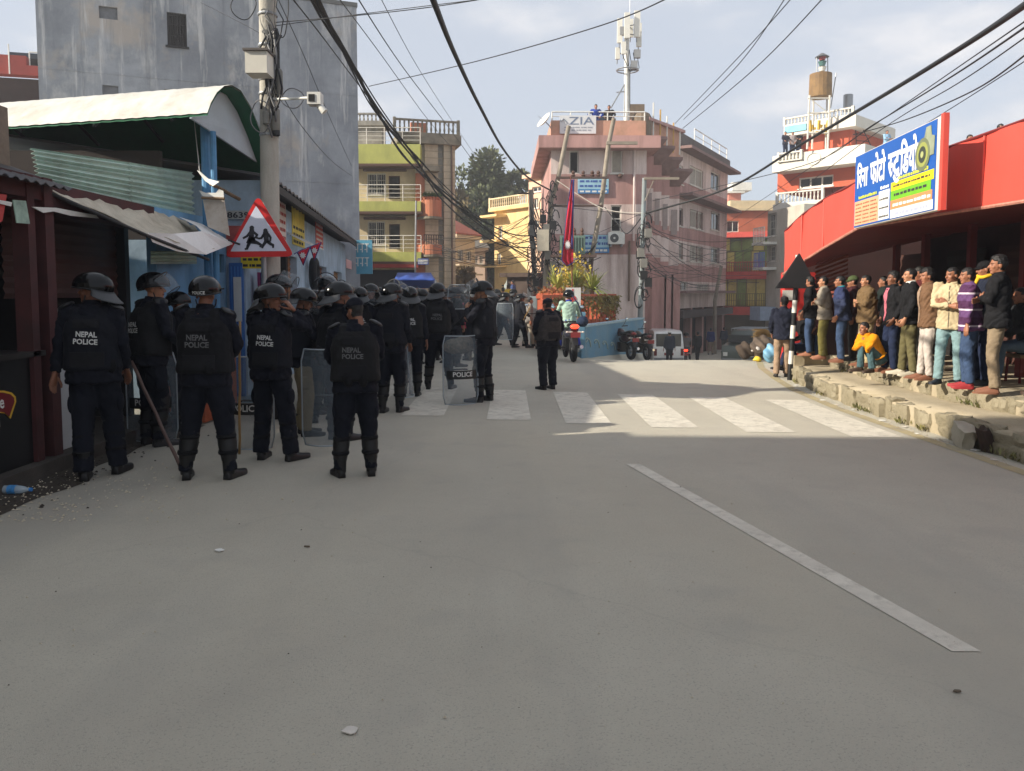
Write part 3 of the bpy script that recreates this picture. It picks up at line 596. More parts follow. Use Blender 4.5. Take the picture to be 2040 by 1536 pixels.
# ================================================================ CENTRE
M_cream = mat('cream_plaster', (214, 196, 160), .88, .08, 1.5, .1, 20, dirt=(168, 150, 120), dirtamt=.5, streak=.6)
M_lime = mat('lime_band', (176, 178, 96), .85, .08, 2, dirt=(128, 128, 80), dirtamt=.4, streak=.6)
M_wf = mat('white_frame', (214, 210, 200), .6, .05)
M_brownf = mat('brown_frame', (84, 58, 46), .7, .1)
M_terr = mat('terracotta_paint', (186, 118, 88), .85, .1, 2)
# -- cream house with lime bands
f = Fac((-8.35, 41.3), (-5.0, 41.3)); t = thing('lime_banded_house', 'cream house with lime green balcony bands and white railings', 'house', (-6.6, 43, 0))
f0 = f
w1 = f.rect(731, 345, 769, 388); w2 = f.rect(774, 350, 797, 396); w3 = f.rect(732, 441, 767, 488); w4 = f.rect(775, 446, 797, 496)
zt = f.uv(780, 300)[1]; uR = f.uv(836, 400)[0]
mb = MB(); f.wall(mb, -1, uR, .2, zt, [w1, w2, w3, w4], .2); f.shell(mb, -1, uR, .2, zt, 2.6); mb.build('wall', M_cream, t)
for w_, c_ in ((w1, 2), (w3, 2)): window(t, f, w_, M_wf, 0, .1, c_, 1, 7, True)
for w_ in (w2, w4): window(t, f, w_, M_brownf, 0, .1, 1, 1, 0, False, M_dark, name='door')
for w_ in (w1, w3):
    mb = MB(); f.box(mb, w_[0]-.15, w_[1]+1.1, w_[3]+.08, w_[3]+.2, .003, .25); mb.build('lintel', M_brownf, t)
for (ya, yb, ext) in ((287, 326, 0), (401, 421, 0), (502, 521, 0)):
    za, zb = f.uv(780, ya, 1.0)[1], f.uv(780, yb, 1.0)[1]; ur = f.uv(838, 400, 1.0)[0]
    mb = MB(); f.box(mb, -1, ur, zb, za, .003, 1.0); bb = mb.build('balcony_band', M_lime, t)
    mb = MB(); f.box(mb, -1, ur+.08, zb-.12, zb-.003, .003, 1.08); mb.build('slab_edge', M_brownf, bb)
    railing(t, f, -1, ur, za, za+.85, .93, M_wf, 6, 3, .022)
zz = f.uv(780, 523)[1]
mb = MB(); f.box(mb, -1, f.uv(833, 520, 1)[0], zz-.3, zz-.05, .2, 1.05); mb.build('red_fascia', mat('red_shop_fascia', (150, 60, 50), .7, .2, 3), t)
mb = MB(); f.box(mb, -1, uR, .0, .19, -3, 1.2); mb.build('plinth', conc, t)
mb = MB(); f.box(mb, -.9, uR-.1, .2, zz-.4, .004, .05); mb.build('shop_shutter', mat('dark_shopfront', (38, 36, 38), .6, .3, 2), t)
q = f.uv(733, 260)[1]
mb = MB(); f.box(mb, -1, f.uv(752, 240)[0], zt+.003, f.uv(735, 240)[1], -2.6, -1.4); tw = mb.build('stair_tower', conc, t)
mb = MB(); f.box(mb, -1, f.uv(765, 240)[0], f.uv(735, 240)[1]+.003, f.uv(735, 230)[1], -2.7, -1.2); mb.build('tower_slab', conc, tw)
balustrade(t, f, -1, f.uv(750, 240)[0], f.uv(735, 230)[1]+.01, f.uv(735, 210)[1], -1.7, conc)
mb = MB(); f.box(mb, f.uv(719, 300)[0], f.uv(732, 300)[0], f.uv(720, 252)[1], f.uv(720, 232)[1], -1.7, -1.6); mb.build('blue_board', mat('blue_board', (86, 110, 146), .7), t)
# -- terracotta and ribbed white house next to it
fw = Fac((-5.05, 41.0), (-2.9, 41.6)); f = fw; t = thing('ribbed_white_house', 'white ribbed house with terracotta curved balconies and roof balustrade', 'house', (-4, 44, 0))
zt = f.uv(870, 290)[1]; u1 = f.uv(907, 400)[0]
mb = MB(); f.wall(mb, 0, u1, .2, zt, [f.rect(840, 440, 852, 495), f.rect(841, 530, 852, 575)], .3); f.shell(mb, 0, u1, .2, zt, 2.6); mb.build('wall', mat('ribbed_white_plaster', (204, 190, 164), .88, .1, 2, dirt=(150, 136, 112), dirtamt=.6, streak=.7), t)
for (xa, xb, pr_) in ((846, 872, .16), (872.5, 882, .04), (883, 900, .22), (901, 906, .10)):
    a_, b_ = f.uv(xa, 400)[0], f.uv(xb, 400)[0]; y0_, y1_ = .2, zt
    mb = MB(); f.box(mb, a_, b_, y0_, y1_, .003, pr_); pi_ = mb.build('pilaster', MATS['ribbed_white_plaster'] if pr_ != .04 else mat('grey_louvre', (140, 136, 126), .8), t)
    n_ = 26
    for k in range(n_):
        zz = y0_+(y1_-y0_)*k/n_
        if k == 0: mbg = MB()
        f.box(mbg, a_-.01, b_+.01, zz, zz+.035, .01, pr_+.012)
    tag(mbg.build('ribs', mat('rib_plaster', (168, 154, 128), .9), pi_), kind='stuff')  # raised ribs in a tan plaster tone
mb = MB(); f.box(mb, -1.0, u1+.25, zt+.003, zt+.5, -2.5, .45); mb.build('cornice', mat('stained_concrete', (140, 132, 116), .95, .25, 2, .4, 20, dirt=(84, 82, 70), dirtamt=.8), t)
balustrade(t, f, -1.2, u1+.2, zt+.51, zt+1.25, .3, mat('stained_concrete', (140, 132, 116)))
mb = MB(); f.box(mb, -.2, .6, zt+.51, zt+1.2, -.6, -.3); mb.build('orange_tank_box', M_terr, t)
for (ya, yb) in ((398, 431), (487, 507)):
    za, zb = f.uv(858, ya, .8)[1], f.uv(858, yb, .8)[1]; mb = MB(); rr0, rr1 = [], []
    c_ = f.pt(f.uv(856, 420)[0], 0, 0)
    ring = [c_ + f.u*.62*math.cos(a) + f.n*(.9*math.sin(a)+.02) for a in np.linspace(0, PI, 13)]
    mb.slab([p+Vector((0, 0, zb)) for p in ring], (0, 0, za-zb)); bb = mb.build('curved_balcony', M_terr, t)
    mb = MB(); mb.slab([c_+(p-c_)*1.1+Vector((0, 0, zb-.12)) for p in ring], (0, 0, .117)); mb.build('slab_edge', mat('stained_concrete', (140, 132, 116)), bb)
for k in range(6):
    q = f.pt(f.uv(843+k*6, 395)[0], f.uv(858, 398, .8)[1], .45); mb = MB(); mb.lathe([(.07, 0), (.1, .2)], q, 8); pot = mb.build('flower_pot', M_terr, t)
    mb = MB()
    for j in range(26):
        d = Vector(RS.normal(0, 1, 3)); d.z = abs(d.z); d = d.normalized()*.28; e_ = d.orthogonal().normalized()*.05; mb.add([q+Vector((0, 0, .2))+d*.3-e_, q+Vector((0, 0, .2))+d*.3+e_, q+Vector((0, 0, .2))+d], [(0, 1, 2)])
    mb.build('pot_plant', mat('pot_leaf', (66, 84, 40), .7), pot)
mb = MB(); f.box(mb, f.uv(839, 400)[0]-.3, f.uv(846, 400)[0], .2, f.uv(845, 346)[1], .004, .05); mb.build('terracotta_wall', M_terr, t)
mb = MB(); f.box(mb, f.uv(838, 340)[0], f.uv(870, 340)[0], f.uv(850, 345)[1], f.uv(850, 335)[1], .004, .9); mb.build('canopy_slab', mat('stained_concrete', (140, 132, 116)), t)
railing(t, f, f.uv(840, 480)[0], f.uv(878, 480)[0], f.uv(860, 486, .8)[1], f.uv(860, 468, .8)[1], .78, mat('dark_iron_rod', (44, 42, 42)), 9, 1, .02)
mb = MB(); q = f.uv(898, 400)[0]; mb.tube([f.pt(q, 0, .3), f.pt(q, zt, .3)], .05, 6); mb.build('drain_pipe', mat('drain_brown', (110, 92, 78), .8), t)
# little blue-lettered board
mb = MB(); q = P(843, 521, 40.2); mb.box((q.x-.28, q.y-.03, q.z-.16), (q.x+.28, q.y+.03, q.z+.16)); sg = mb.build('street_board', mat('blue_board2', (62, 84, 150), .6), None); tag(sg, 'small blue board fixed to the terracotta house front', 'sign')
mb = MB()
for k in range(7): mb.box((q.x-.24+.07*k, q.y-.036, q.z-.02), (q.x-.19+.07*k, q.y-.033, q.z+.1)); mb.box((q.x-.24+.07*k, q.y-.036, q.z-.12), (q.x-.2+.07*k, q.y-.033, q.z-.05))
mb.build('print', M_white, sg)
# -- simple far houses
def house(name, label, a, b, top, depth, m, wins=(), base=-3.0, roof=None, frame=None, bars=0, cols=2):
    f = Fac(a, b); t = thing(name, label, 'house', f.pt(f.L/2, max(base, gz(f.pt(f.L/2, 0, 0))), -depth/2)); zt = f.uv(proj(f.pt(f.L/2, 0, 0))[0], top)[1]
    hs = [f.rect(*w_) for w_ in wins]
    mb = MB(); f.wall(mb, 0, f.L, base, zt, hs, .2); f.shell(mb, 0, f.L, base, zt, depth); mb.build('wall', m, t)
    for h_ in hs: window(t, f, h_, frame or M_wf, 0, .1, cols, 1, bars, True)
    mb = MB(); f.box(mb, -.25, f.L+.25, zt+.003, zt+.22, -depth-.2, .35); mb.build('roof', roof or m, t)
    return t, f, zt
def pxp(px, D): return (P(px, 500, D).x, D)
t, f, zt = house('hill_house', 'weathered cream house with red-tiled top beyond the ribbed house', pxp(906, 50), pxp(946, 52), 476, 6, mat('old_cream_wall', (186, 170, 146), .9, .12, 1), [(912, 497, 922, 520), (930, 500, 938, 520), (911, 540, 922, 570)])
mb = MB(); a_, b_ = f.pt(-.3, zt+.22, .4), f.pt(f.L+.3, zt+.22, .4); c_ = Vector((0, 0, 1.5)); mb.slab([a_, b_, b_-f.n*3+c_, a_-f.n*3+c_], (0, 0, .1)); mb.build('tile_roof', mat('old_red_tiles', (140, 76, 62), .9, .25, 4), t)
for k in range(3):
    z_ = f.uv(920, 530+k*18)[1]; mb = MB(); f.box(mb, -.2, f.L+.2, z_, z_+.1, .003, .5); mb.build('ledge', MATS['old_cream_wall'], t)
t, f, zt = house('pale_cottage', 'pale pinkish cottage with gabled roof under the trees', pxp(940, 58), pxp(966, 58), 500, 6, mat('pale_pink_wall', (196, 172, 156), .9, .1, 1), [(944, 510, 952, 525), (955, 508, 962, 525)])
mb = MB(); a_, b_ = f.pt(-.4, zt+.22, .5), f.pt(f.L+.4, zt+.22, .5); mb.slab([a_, b_, (a_+b_)/2+Vector((0, 0, 1.1))], -f.n*6); mb.build('gable_roof', mat('grey_sheet_roof', (130, 128, 126), .7, .15), t)
M_yel = mat('yellow_plaster', (222, 194, 138), .88, .08, 1.5, dirt=(176, 140, 90), dirtamt=.5, streak=.6)
t, f, zt = house('yellow_house', 'sunlit yellow house with flat terrace behind the tangled poles', pxp(985, 54), pxp(1056, 51), 418, 8, M_yel, [(993, 450, 1001, 475), (990, 505, 998, 530), (1050, 500, 1056, 520)])
balustrade(t, f, -.2, f.L+.2, zt+.22, zt+.9, .3, M_cream)
for k in range(3): z_ = f.uv(1010, 432+k*50)[1]; mb = MB(); f.box(mb, -.5, 1.4, z_, z_+.16, .003, .9); mb.build('balcony_slab', M_yel, t)
t2, f2, zt2 = house('peach_house', 'tall peach house squeezed between the yellow house and the pink corner building', pxp(1053, 49), pxp(1112, 47), 352, 8, mat('peach_wall', (222, 186, 158), .88, .08, 1.5), [(1060, 372, 1078, 382), (1062, 395, 1072, 415), (1064, 440, 1074, 465)])
mb = MB(); f2.box(mb, 0, 1.6, zt2+.22, zt2+1.1, -2, -.3); mb.build('roof_room', MATS['peach_wall'], t2)
t, f, zt = house('dark_shed', 'low dark shed with sloping roof at the end of the side street', pxp(1010, 42), pxp(1062, 41), 552, 4, mat('shed_dark_wall', (70, 56, 48), .9, .2), [])
t, f, zt = house('grey_far_house', 'small hazy house high behind the trees', pxp(1076, 70), pxp(1100, 70), 370, 8, mat('hazy_grey_wall', (190, 190, 186), .9, .1), [(1080, 385, 1088, 400)])
# -- pink corner building
M_pinkL = mat('pale_pink_plaster', (220, 204, 198), .88, .07, 1.2, .1, 20, dirt=(156, 132, 124), dirtamt=.85, streak=.85, dscale=1.4)
M_pinkD = mat('dusky_rose_plaster', (182, 142, 136), .88, .08, 1.2, .1, 20, dirt=(126, 94, 88), dirtamt=.8, streak=.85, dscale=1.4)
f = Fac(pxp(1097, 36.2), pxp(1286, 36.25)); FZ = f
t = thing('pink_corner_building', 'three-storey pink corner building with rose bands, roof terrace and telecom mast', 'building', f.pt(f.L/2, .4, -4))
def zf(y): return f.uv(1190, y)[1]
ws = [f.rect(1134, 300, 1153, 345), f.rect(1218, 296, 1240, 345), f.rect(1217, 409, 1238, 462)]
bands = [(300, 347, M_pinkL), (347, 407, M_pinkD), (407, 466, M_pinkL), (466, 507, M_pinkD), (507, 690, M_pinkL)]
zs = [zf(278)]+[zf(y) for y in (347, 407, 466, 507)]+[-1.0]
for k in range(5):
    mb = MB(); f.wall(mb, 0, f.L, zs[k+1], zs[k], ws, .2); mb.build('wall_band', bands[k][2], t)
mb = MB(); f.shell(mb, 0, f.L, -1, zs[0], 9, -.002); mb.build('side_walls', M_pinkD, t)
window(t, f, ws[0], M_wf, 0, .1, 1, 1, 0, False, M_dark); window(t, f, ws[1], M_wf, 0, .1, 1, 1, 0, True, mat('curtain_pane', (150, 142, 128), .5, .2)); window(t, f, ws[2], M_wf, 0, .1, 1, 2, 0, True, M_dark)
mb = MB(); f.box(mb, -.6, f.L+.5, zf(300), zf(276), -9, .75); mb.build('roof_slab', M_pinkD, t)
M_par = mat('salmon_parapet', (200, 152, 130), .88, .1, 1.5, dirt=(120, 104, 80), dirtamt=.6)
mb = MB(); f.box(mb, 0, f.uv(1286, 260)[0], zf(276)+.003, zf(240), -.2, .0); f.box(mb, 0, .2, zf(276)+.003, zf(240), -7, -.203); f.box(mb, f.L-.2, f.L, zf(276)+.003, zf(240), -7, -.203); mb.build('parapet', M_par, t)
railing(t, f, .05, f.L-.1, zf(240), zf(222), -.1, M_white, 6, 1, .03)
r_ = f.rect(1115, 231, 1187, 267); sb = MB(); f.box(sb, r_[0], r_[1], r_[2], r_[3], .02, .1); sb = sb.build('signboard', mat('white_signboard', (212, 214, 216), .6, .06, 3), t)
mb = MB(); put_text(mb, 'ZIA', f.pt(f.uv(1133, 250)[0], f.uv(1150, 249)[1], .108), f.u, Vector((0, 0, 1)), zf(234)-zf(249), f.uv(1183, 240)[0]-f.uv(1133, 240)[0], .0); mb.build('lettering', mat('sign_blue_ink', (104, 120, 146), .7, 0), sb)
mb = MB(); u_ = f.uv(1122, 240)[0]; mb.tube([f.pt(u_-.12, zf(243), .11), f.pt(u_, zf(238), .11), f.pt(u_+.16, zf(246), .11)], .035, 5); mb.build('emblem', mat('sign_grey_ink', (150, 156, 166), .7, 0), sb)
r_ = f.rect(1120, 252, 1182, 263); ink(sb, f, *r_, mat('sign_grey_ink', (150, 156, 166)), .108, 2, 9)
M_bsign = mat('pale_blue_signboard', (150, 190, 208), .6, .1, 2)
M_bsign2 = mat('blue_signboard_strip', (56, 120, 176), .6, .1, 2)
for (x0, y0, x1, y1, nl) in ((1151, 357, 1212, 386, 3), (1160, 468, 1213, 504, 3)):
    r_ = f.rect(x0, y0, x1, y1); mb = MB(); f.box(mb, *r_, .02, .1); sgn = mb.build('signboard', M_bsign, t)
    mb = MB(); f.box(mb, r_[0], r_[1], r_[2], r_[2]+(r_[3]-r_[2])*.3, .101, .106); mb.build('strip', M_bsign2, sgn)
    ink(sgn, f, r_[0], r_[1], r_[2]+(r_[3]-r_[2])*.35, r_[3], M_inkb, .108, 2, 11+y0)
    ink(sgn, f, r_[0], r_[1], r_[2], r_[2]+(r_[3]-r_[2])*.28, M_white, .11, 1, 12+y0)
def pipe(par, f, px, y0, y1, m=M_white, r=.05):
    mb = MB(); u_ = f.uv(px, 450)[0]; mb.tube([f.pt(u_, f.uv(px, y1)[1], .08), f.pt(u_, f.uv(px, y0)[1], .08)], r, 8); mb.build('drain_pipe', m, par)
pipe(t, f, 1262, 285, 480, M_pinkL); pipe(t, f, 1254, 480, 600, mat('drain_brown', (110, 92, 78)))
mb = MB(); q = f.pt(f.uv(1235, 350)[0], f.uv(1235, 351)[1], .1); mb.ell(q, (.12, .12, .1)); mb.build('wall_lamp', M_brownf, t)
# roof: dark sheds, tank
mb = MB(); a_ = [f.pt(f.uv(x_, 230)[0], f.uv(x_, y_)[1], -1.5) for x_, y_ in ((1101, 228), (1101, 240), (1228, 240), (1228, 207), (1217, 215), (1180, 220))]; mb.slab(a_, -f.n*2.5); mb.build('roof_shed', mat('blue_black_sheet', (40, 52, 66)), t)
mb = MB(); q = f.pt(f.uv(1305, 240)[0], zf(276)+.1, -3.5); mb.lathe([(.5, 0), (.52, .1), (.52, 1.6), (.4, 1.8), (.2, 1.9)], q, 14); mb.build('water_tank', mat('brown_tank', (112, 96, 78), .7, .2), t)
# stepped right flank
steps = [(1286, 1300, 37.7, 282), (1300, 1316, 38.6, 300), (1316, 1332, 39.6, 322), (1332, 1352, 40.8, 345)]
prev = f.pt(f.L, 0, 0)
for k, (xa, xb, D_, yt) in enumerate(steps):
    a_ = P(xa, 500, D_); b_ = P(xb, 500, D_); fa = Fac((a_.x, D_), (b_.x, D_)); 
    zt_ = [fa.uv(xa, y_)[1] for y_ in (yt, 375+14*k*.5, 430+10*k, 465+4*k, 505+8*k)]+[-2.2]
    for j in range(5):
        if zt_[j+1] < zt_[j]:
            mb = MB(); fa.box(mb, -.02, fa.L, zt_[j+1], zt_[j]-.002, -4, 0); mb.build('wall_band', (M_pinkD, M_pinkL, M_pinkD, M_pinkL, M_pinkD)[j], t)
    mb = MB(); q = [fa.pt(-.3, zt_[0], .7), fa.pt(fa.L+.55, zt_[0]+.0, .5), fa.pt(fa.L+.35, zt_[0], -2), fa.pt(-.3, zt_[0], -2)]; mb.slab([p+Vector((0, 0, .004)) for p in q], (0, 0, .14))
    mb.add([q[0]+Vector((0, 0, .0)), q[1], fa.pt(fa.L, zt_[0]-.7, .02), fa.pt(0, zt_[0]-.7, .02)], [(0, 1, 2, 3)]); mb.build('sun_hood', mat('stained_hood', (128, 104, 100), .9, .2, 3), t)
    h_ = (fa.L*.2, fa.L*.8, zt_[2]-.2, zt_[2]+1.1)
    mb = MB(); fa.box(mb, h_[0], h_[1], h_[2], h_[3], .004, .03); mb.build('window', mat('old_window_grey', (150, 136, 132), .5, .15, 4), t)
mb = MB()
for k in range(3): q = P(1318+k*14, 600, 38.6); mb.box((q.x-.22, q.y, -2.2), (q.x+.22, q.y+.5, f.uv(1300, 545)[1]))
mb.build('pier', M_pinkD, t)
# roof block with stairs tower on the right part
fr = Fac(pxp(1286, 39.5), pxp(1352, 42.5))
mb = MB(); fr.box(mb, .0, fr.L, fr.uv(1320, 310)[1], fr.uv(1320, 252)[1], -3, 0); mb.build('stair_room', M_par, t)
mb = MB(); fr.box(mb, -.1, fr.L+.2, fr.uv(1320, 252)[1]+.003, fr.uv(1320, 246)[1], -3.2, .2); mb.build('stair_slab', M_pinkD, t)
for k in range(5):
    u_ = fr.L*(.1+.2*k); mb = MB(); mb.tube([fr.pt(u_, fr.uv(1320, 300)[1], .15), fr.pt(u_, fr.uv(1320, 215+8*k)[1], .15)], .04, 6); mb.build('roof_pipe', (M_white, mat('yellow_pipe', (190, 150, 70), .7))[k % 2], t)
mb = MB(); q = fr.pt(.4, fr.uv(1320, 246)[1], -1); mb.box((q.x-.4, q.y-.4, q.z), (q.x+.5, q.y+.4, q.z+.8)); mb.build('roof_tank', mat('brown_tank', (112, 96, 78)), t)
# satellite dish
q = P(1087, 243, 36); dish = thing('satellite_dish', 'small satellite dish on the pink building terrace corner', 'satellite dish', q)
mb = MB(); Md = Matrix.Rotation(R(-50), 4, 'Y') @ Matrix.Rotation(R(20), 4, 'X'); mb.lathe([(.02, 0), (.25, .05), (.42, .15)], q, 14, M=Md, caps=False); mb.build('dish', M_white, dish)
mb = MB(); mb.tube([q, q+Vector((.2, 0, -.2)), P(1098, 256, 36.3)], .025, 6); mb.tube([q, q+Vector((-.35, -.1, .25))], .012, 5); mb.build('arm', M_steel, dish)
# air conditioner
r_ = FZ.rect(1210, 464, 1242, 487); ac = thing('air_conditioner', 'white outdoor air conditioner unit on the pink facade', 'air conditioner', FZ.pt(r_[0], r_[2], .2))
mb = MB(); FZ.box(mb, *r_, .08, .4); mb.build('casing', M_white, ac)
c_ = FZ.pt(r_[0]+(r_[1]-r_[0])*.36, (r_[2]+r_[3])/2, .402); mb = MB(); ring = [c_+FZ.u*.2*math.cos(a)+Vector((0, 0, .2*math.sin(a))) for a in np.linspace(0, 2*PI, 20, False)]; mb.slab(ring, FZ.n*.012); gr = mb.build('fan_grille', mat('grille_dark', (70, 72, 74), .6), ac)
mb = MB(); ring = [c_+FZ.n*.014+FZ.u*.05*math.cos(a)+Vector((0, 0, .05*math.sin(a))) for a in np.linspace(0, 2*PI, 12, False)]; mb.slab(ring, FZ.n*.01); mb.build('hub', M_white, gr)
mb = MB(); FZ.box(mb, r_[0]+.1, r_[0]+.14, r_[2]-.12, r_[2]-.003, .003, .4); FZ.box(mb, r_[1]-.14, r_[1]-.1, r_[2]-.12, r_[2]-.003, .003, .4); mb.build('bracket', M_steel, ac)
# telecom mast
q0 = P(1249, 236, 39.5); q1 = P(1249, 40, 39.5); mast = thing('telecom_mast', 'white telecom mast with panel antennas on the pink building roof', 'mast', q0)
q0b = q0.copy(); q0b.z = FZ.uv(1190, 276)[1]
mb = MB(); mb.tube([q0b, q0b.lerp(q1, .5), q1], [.16, .14, .11], 12); mb.build('pole', M_white, mast)
def mpt(x, y, dx=0, dy=0): return P(x, y, 39.5)+Vector((dx, dy, 0))
for k, (x_, ya, yb, dy, w_) in enumerate(((1233, 40, 88, -.2, .12), (1246, 32, 82, -.45, .13), (1267, 26, 78, -.3, .14), (1273, 45, 92, .1, .12), (1240, 88, 112, -.35, .1), (1230, 95, 118, .0, .1), (1258, 34, 70, .3, .12))):
    a_, b_ = mpt(x_, yb, 0, dy), mpt(x_+1, ya, 0, dy); mb = MB(); mb.box((min(a_.x, b_.x)-w_, a_.y-.07, a_.z), (max(a_.x, b_.x)+w_, a_.y+.07, b_.z)); pa = mb.build('panel_antenna', mat('antenna_offwhite', (222, 220, 210), .5, .05), mast)
    mb = MB(); c_ = (a_+b_)/2; mb.tube([c_, Vector((q0.x, q0.y, c_.z))], .03, 6); mb.tube([Vector((a_.x, a_.y+.12, a_.z-.2)), Vector((a_.x, a_.y+.12, b_.z))], .03, 6); mb.build('bracket', M_steel, pa)
for (x_, y_) in ((1268, 110), (1240, 65), (1262, 132)):
    a_ = mpt(x_, y_, 0, -.2); mb = MB(); mb.box((a_.x-.16, a_.y-.1, a_.z-.2), (a_.x+.16, a_.y+.1, a_.z+.2)); mb.build('radio_unit', mat('radio_grey', (140, 142, 144), .6), mast)
mb = MB(); rr = .55; c_ = Vector((q0.x, q0.y, mpt(1249, 140).z)); ring = [c_+Vector((rr*math.cos(a), rr*math.sin(a), 0)) for a in np.linspace(0, 2*PI, 13)]; mb.tube(ring, .035, 6)
for k in range(4): mb.tube([c_, ring[k*3]], .03, 6)
mb.build('ring_platform', M_steel, mast)
for k in range(5):
    a_ = mpt(1236+8*k, 90+6*k, 0, -.25); mb = MB(); mb.tube([a_, a_+Vector((.1, 0, -.6)), Vector((q0.x+.1, q0.y-.15, mpt(1249, 145).z)), Vector((q0.x+.12, q0.y-.15, q0.z+.5))], .02, 5); mb.build('feeder_cable', M_wire, mast)
mb = MB(); mb.tube([mpt(1249, 160), P(1217, 215, 39.2)], .035, 6); mb.tube([mpt(1249, 182), mpt(1228, 184)], .03, 6); mb.build('stay', M_steel, mast)
mb = MB(); mb.tube([mpt(1255, 25), mpt(1255, -6)], .012, 4); mb.build('lightning_rod', M_steel, mast)
# -- second pink block down the side street
f = Fac(pxp(1350, 44.5), pxp(1447, 54)); t = thing('pink_terrace_block', 'long pink block with white windows running downhill beside the corner building', 'building', f.pt(f.L/2, -2, -4))
rowsw = [(335, 372), (420, 456), (490, 522)]
ws = []
for (ya, yb) in rowsw:
    for (xa, xb, dy) in ((1353, 1361, -5), (1374, 1401, 0), (1416, 1434, 8 if ya < 400 else 3)):
        ws.append(f.rect(xa, ya+dy, xb, yb+dy))
ws.append(f.rect(1352, 561, 1370, 580)); ws.append(f.rect(1388, 566, 1412, 582))
uL = f.L; bz = lambda px, y: f.uv(px, y)[1]
zt = bz(1400, 320)
bb_ = [zt, bz(1400, 378), bz(1400, 412), bz(1400, 462), bz(1400, 488), bz(1400, 530), bz(1400, 562), bz(1400, 612)]
for k in range(7):
    mb = MB(); f.wall(mb, 0, uL, bb_[k+1], bb_[k], ws, .2); mb.build('wall_band', M_pinkL if k % 2 == 0 else M_pinkD, t)
mb = MB(); f.shell(mb, 0, uL, -3, zt, 8, -.003); mb.build('side_walls', M_pinkD, t)
for k, h_ in enumerate(ws): window(t, f, h_, M_wf, 0, .08, 1 if h_[1]-h_[0] < 1.3 else 2, 1, 0 if k < 6 else 4, True, MATS['curtain_pane'] if k % 3 == 1 else None, .09)
for (y_, o_) in ((322, .8), (408, .9), (584, .6)):
    z_ = bz(1400, y_); mb = MB(); f.box(mb, -.2, uL+.4, z_, z_+.16, .003, o_); mb.build('floor_slab', mat('stained_hood', (128, 104, 100)), t)
mb = MB(); f.box(mb, 0, uL+.2, zt+.17, zt+.9, -.25, .1); mb.build('parapet', mat('sooty_parapet', (92, 84, 82), .95, .25, 2), t)
railing(t, f, uL*.3, uL*1.0, zt+.9, zt+1.7, -.1, M_white, 5, 1, .03)
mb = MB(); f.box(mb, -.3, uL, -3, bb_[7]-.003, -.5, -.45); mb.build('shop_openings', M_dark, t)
for k in range(5): 
    mb = MB(); u_ = uL*(.02+.23*k); f.box(mb, u_, u_+.35, -3, bb_[7]-.003, -.44, .0); mb.build('pier', M_pinkD, t)
mb = MB(); f.box(mb, -.4, uL+.2, bb_[7]-.55, bb_[7]-.1, .003, .5); mb.build('shop_fascia', mat('dark_shop_fascia', (60, 48, 48), .8, .3, 2), t)
# -- green glazed building
f = Fac(pxp(1432, 60), pxp(1546, 58)); t = thing('green_glass_building', 'building fronted with green glass and red painted bands at the street end', 'building', f.pt(f.L/2, -2.4, -4))
M_gg = mat('green_glass', (128, 156, 88), .12, .45, .8, spec=.8); M_yg = mat('yellow_green_glass', (196, 192, 110), .15, .3, .9, spec=.8); M_rb = mat('red_band', (186, 70, 60), .75, .15, 2)
def zf(y): return f.uv(1490, y)[1]
zt = zf(462); mb = MB(); f.box(mb, 0, f.L, -3, zt, -8, -.35); mb.build('wall', mat('grey_green_wall', (120, 122, 100), .9, .2), t)
for (ya, yb, m_, nn) in ((474, 500, M_gg, 5), (500, 541, M_gg, 7), (556, 610, M_yg, 6)):
    for k in range(nn):
        a_, b_ = f.L*k/nn, f.L*(k+1)/nn; mb = MB(); f.box(mb, a_+.03, b_-.03, zf(yb)+.03, zf(ya)-.03, -.15, -.12+.01*(k % 2)); mb.build('glass_pane', m_ if (k*7+ya) % 3 else (M_yg if m_ is M_gg else M_gg), t)
    mb = MB()
    for k in range(nn+1): f.box(mb, f.L*k/nn-.04, f.L*k/nn+.04, zf(yb), zf(ya), -.2, -.08)
    mb.build('mullions', mat('olive_frame', (112, 116, 70), .7), t)
for (ya, yb, o_) in ((462, 473, .3), (541, 556, .25), (611, 627, .9)):
    mb = MB(); f.box(mb, -.2, f.L+.1, zf(yb), zf(ya), -.34, o_); mb.build('red_band', M_rb, t)
railing(t, f, 0, f.L, zf(612), zf(585), .7, mat('olive_frame', (112, 116, 70)), 26, 1, .025); railing(t, f, 0, f.L, zf(541), zf(522), .15, M_rb, 26, 1, .025)
mb = MB(); f.box(mb, 0, f.L, -3, zf(628), -.3, -.25); mb.build('shopfront', mat('shop_olive_dark', (80, 74, 56), .8, .3, 1), t)
# red small building on top-left of it
t, f, zt = house('orange_far_house', 'orange house with white terrace wall between pink block and terraced house', pxp(1440, 66), pxp(1556, 66), 420, 8, mat('brick_orange_wall', (180, 96, 68), .9, .12, 1.5), [(1448, 440, 1472, 462)], roof=M_cream)
mb = MB(); f.box(mb, .5, f.L-.1, zt+.23, zt+.85, -2, .2); mb.build('terrace_wall', M_cream, t)
t, f, zt = house('stacked_far_house', 'narrow far house with white stair tower beside the pink block', pxp(1450, 75), pxp(1474, 75), 385, 6, mat('salmon_far', (190, 120, 104), .9, .1), [(1452, 398, 1462, 408)], roof=M_white)
mb = MB(); f.box(mb, .2, f.L+.9, zt+.23, zt+1.0, -3, .4); mb.build('roof_room', M_white, t)
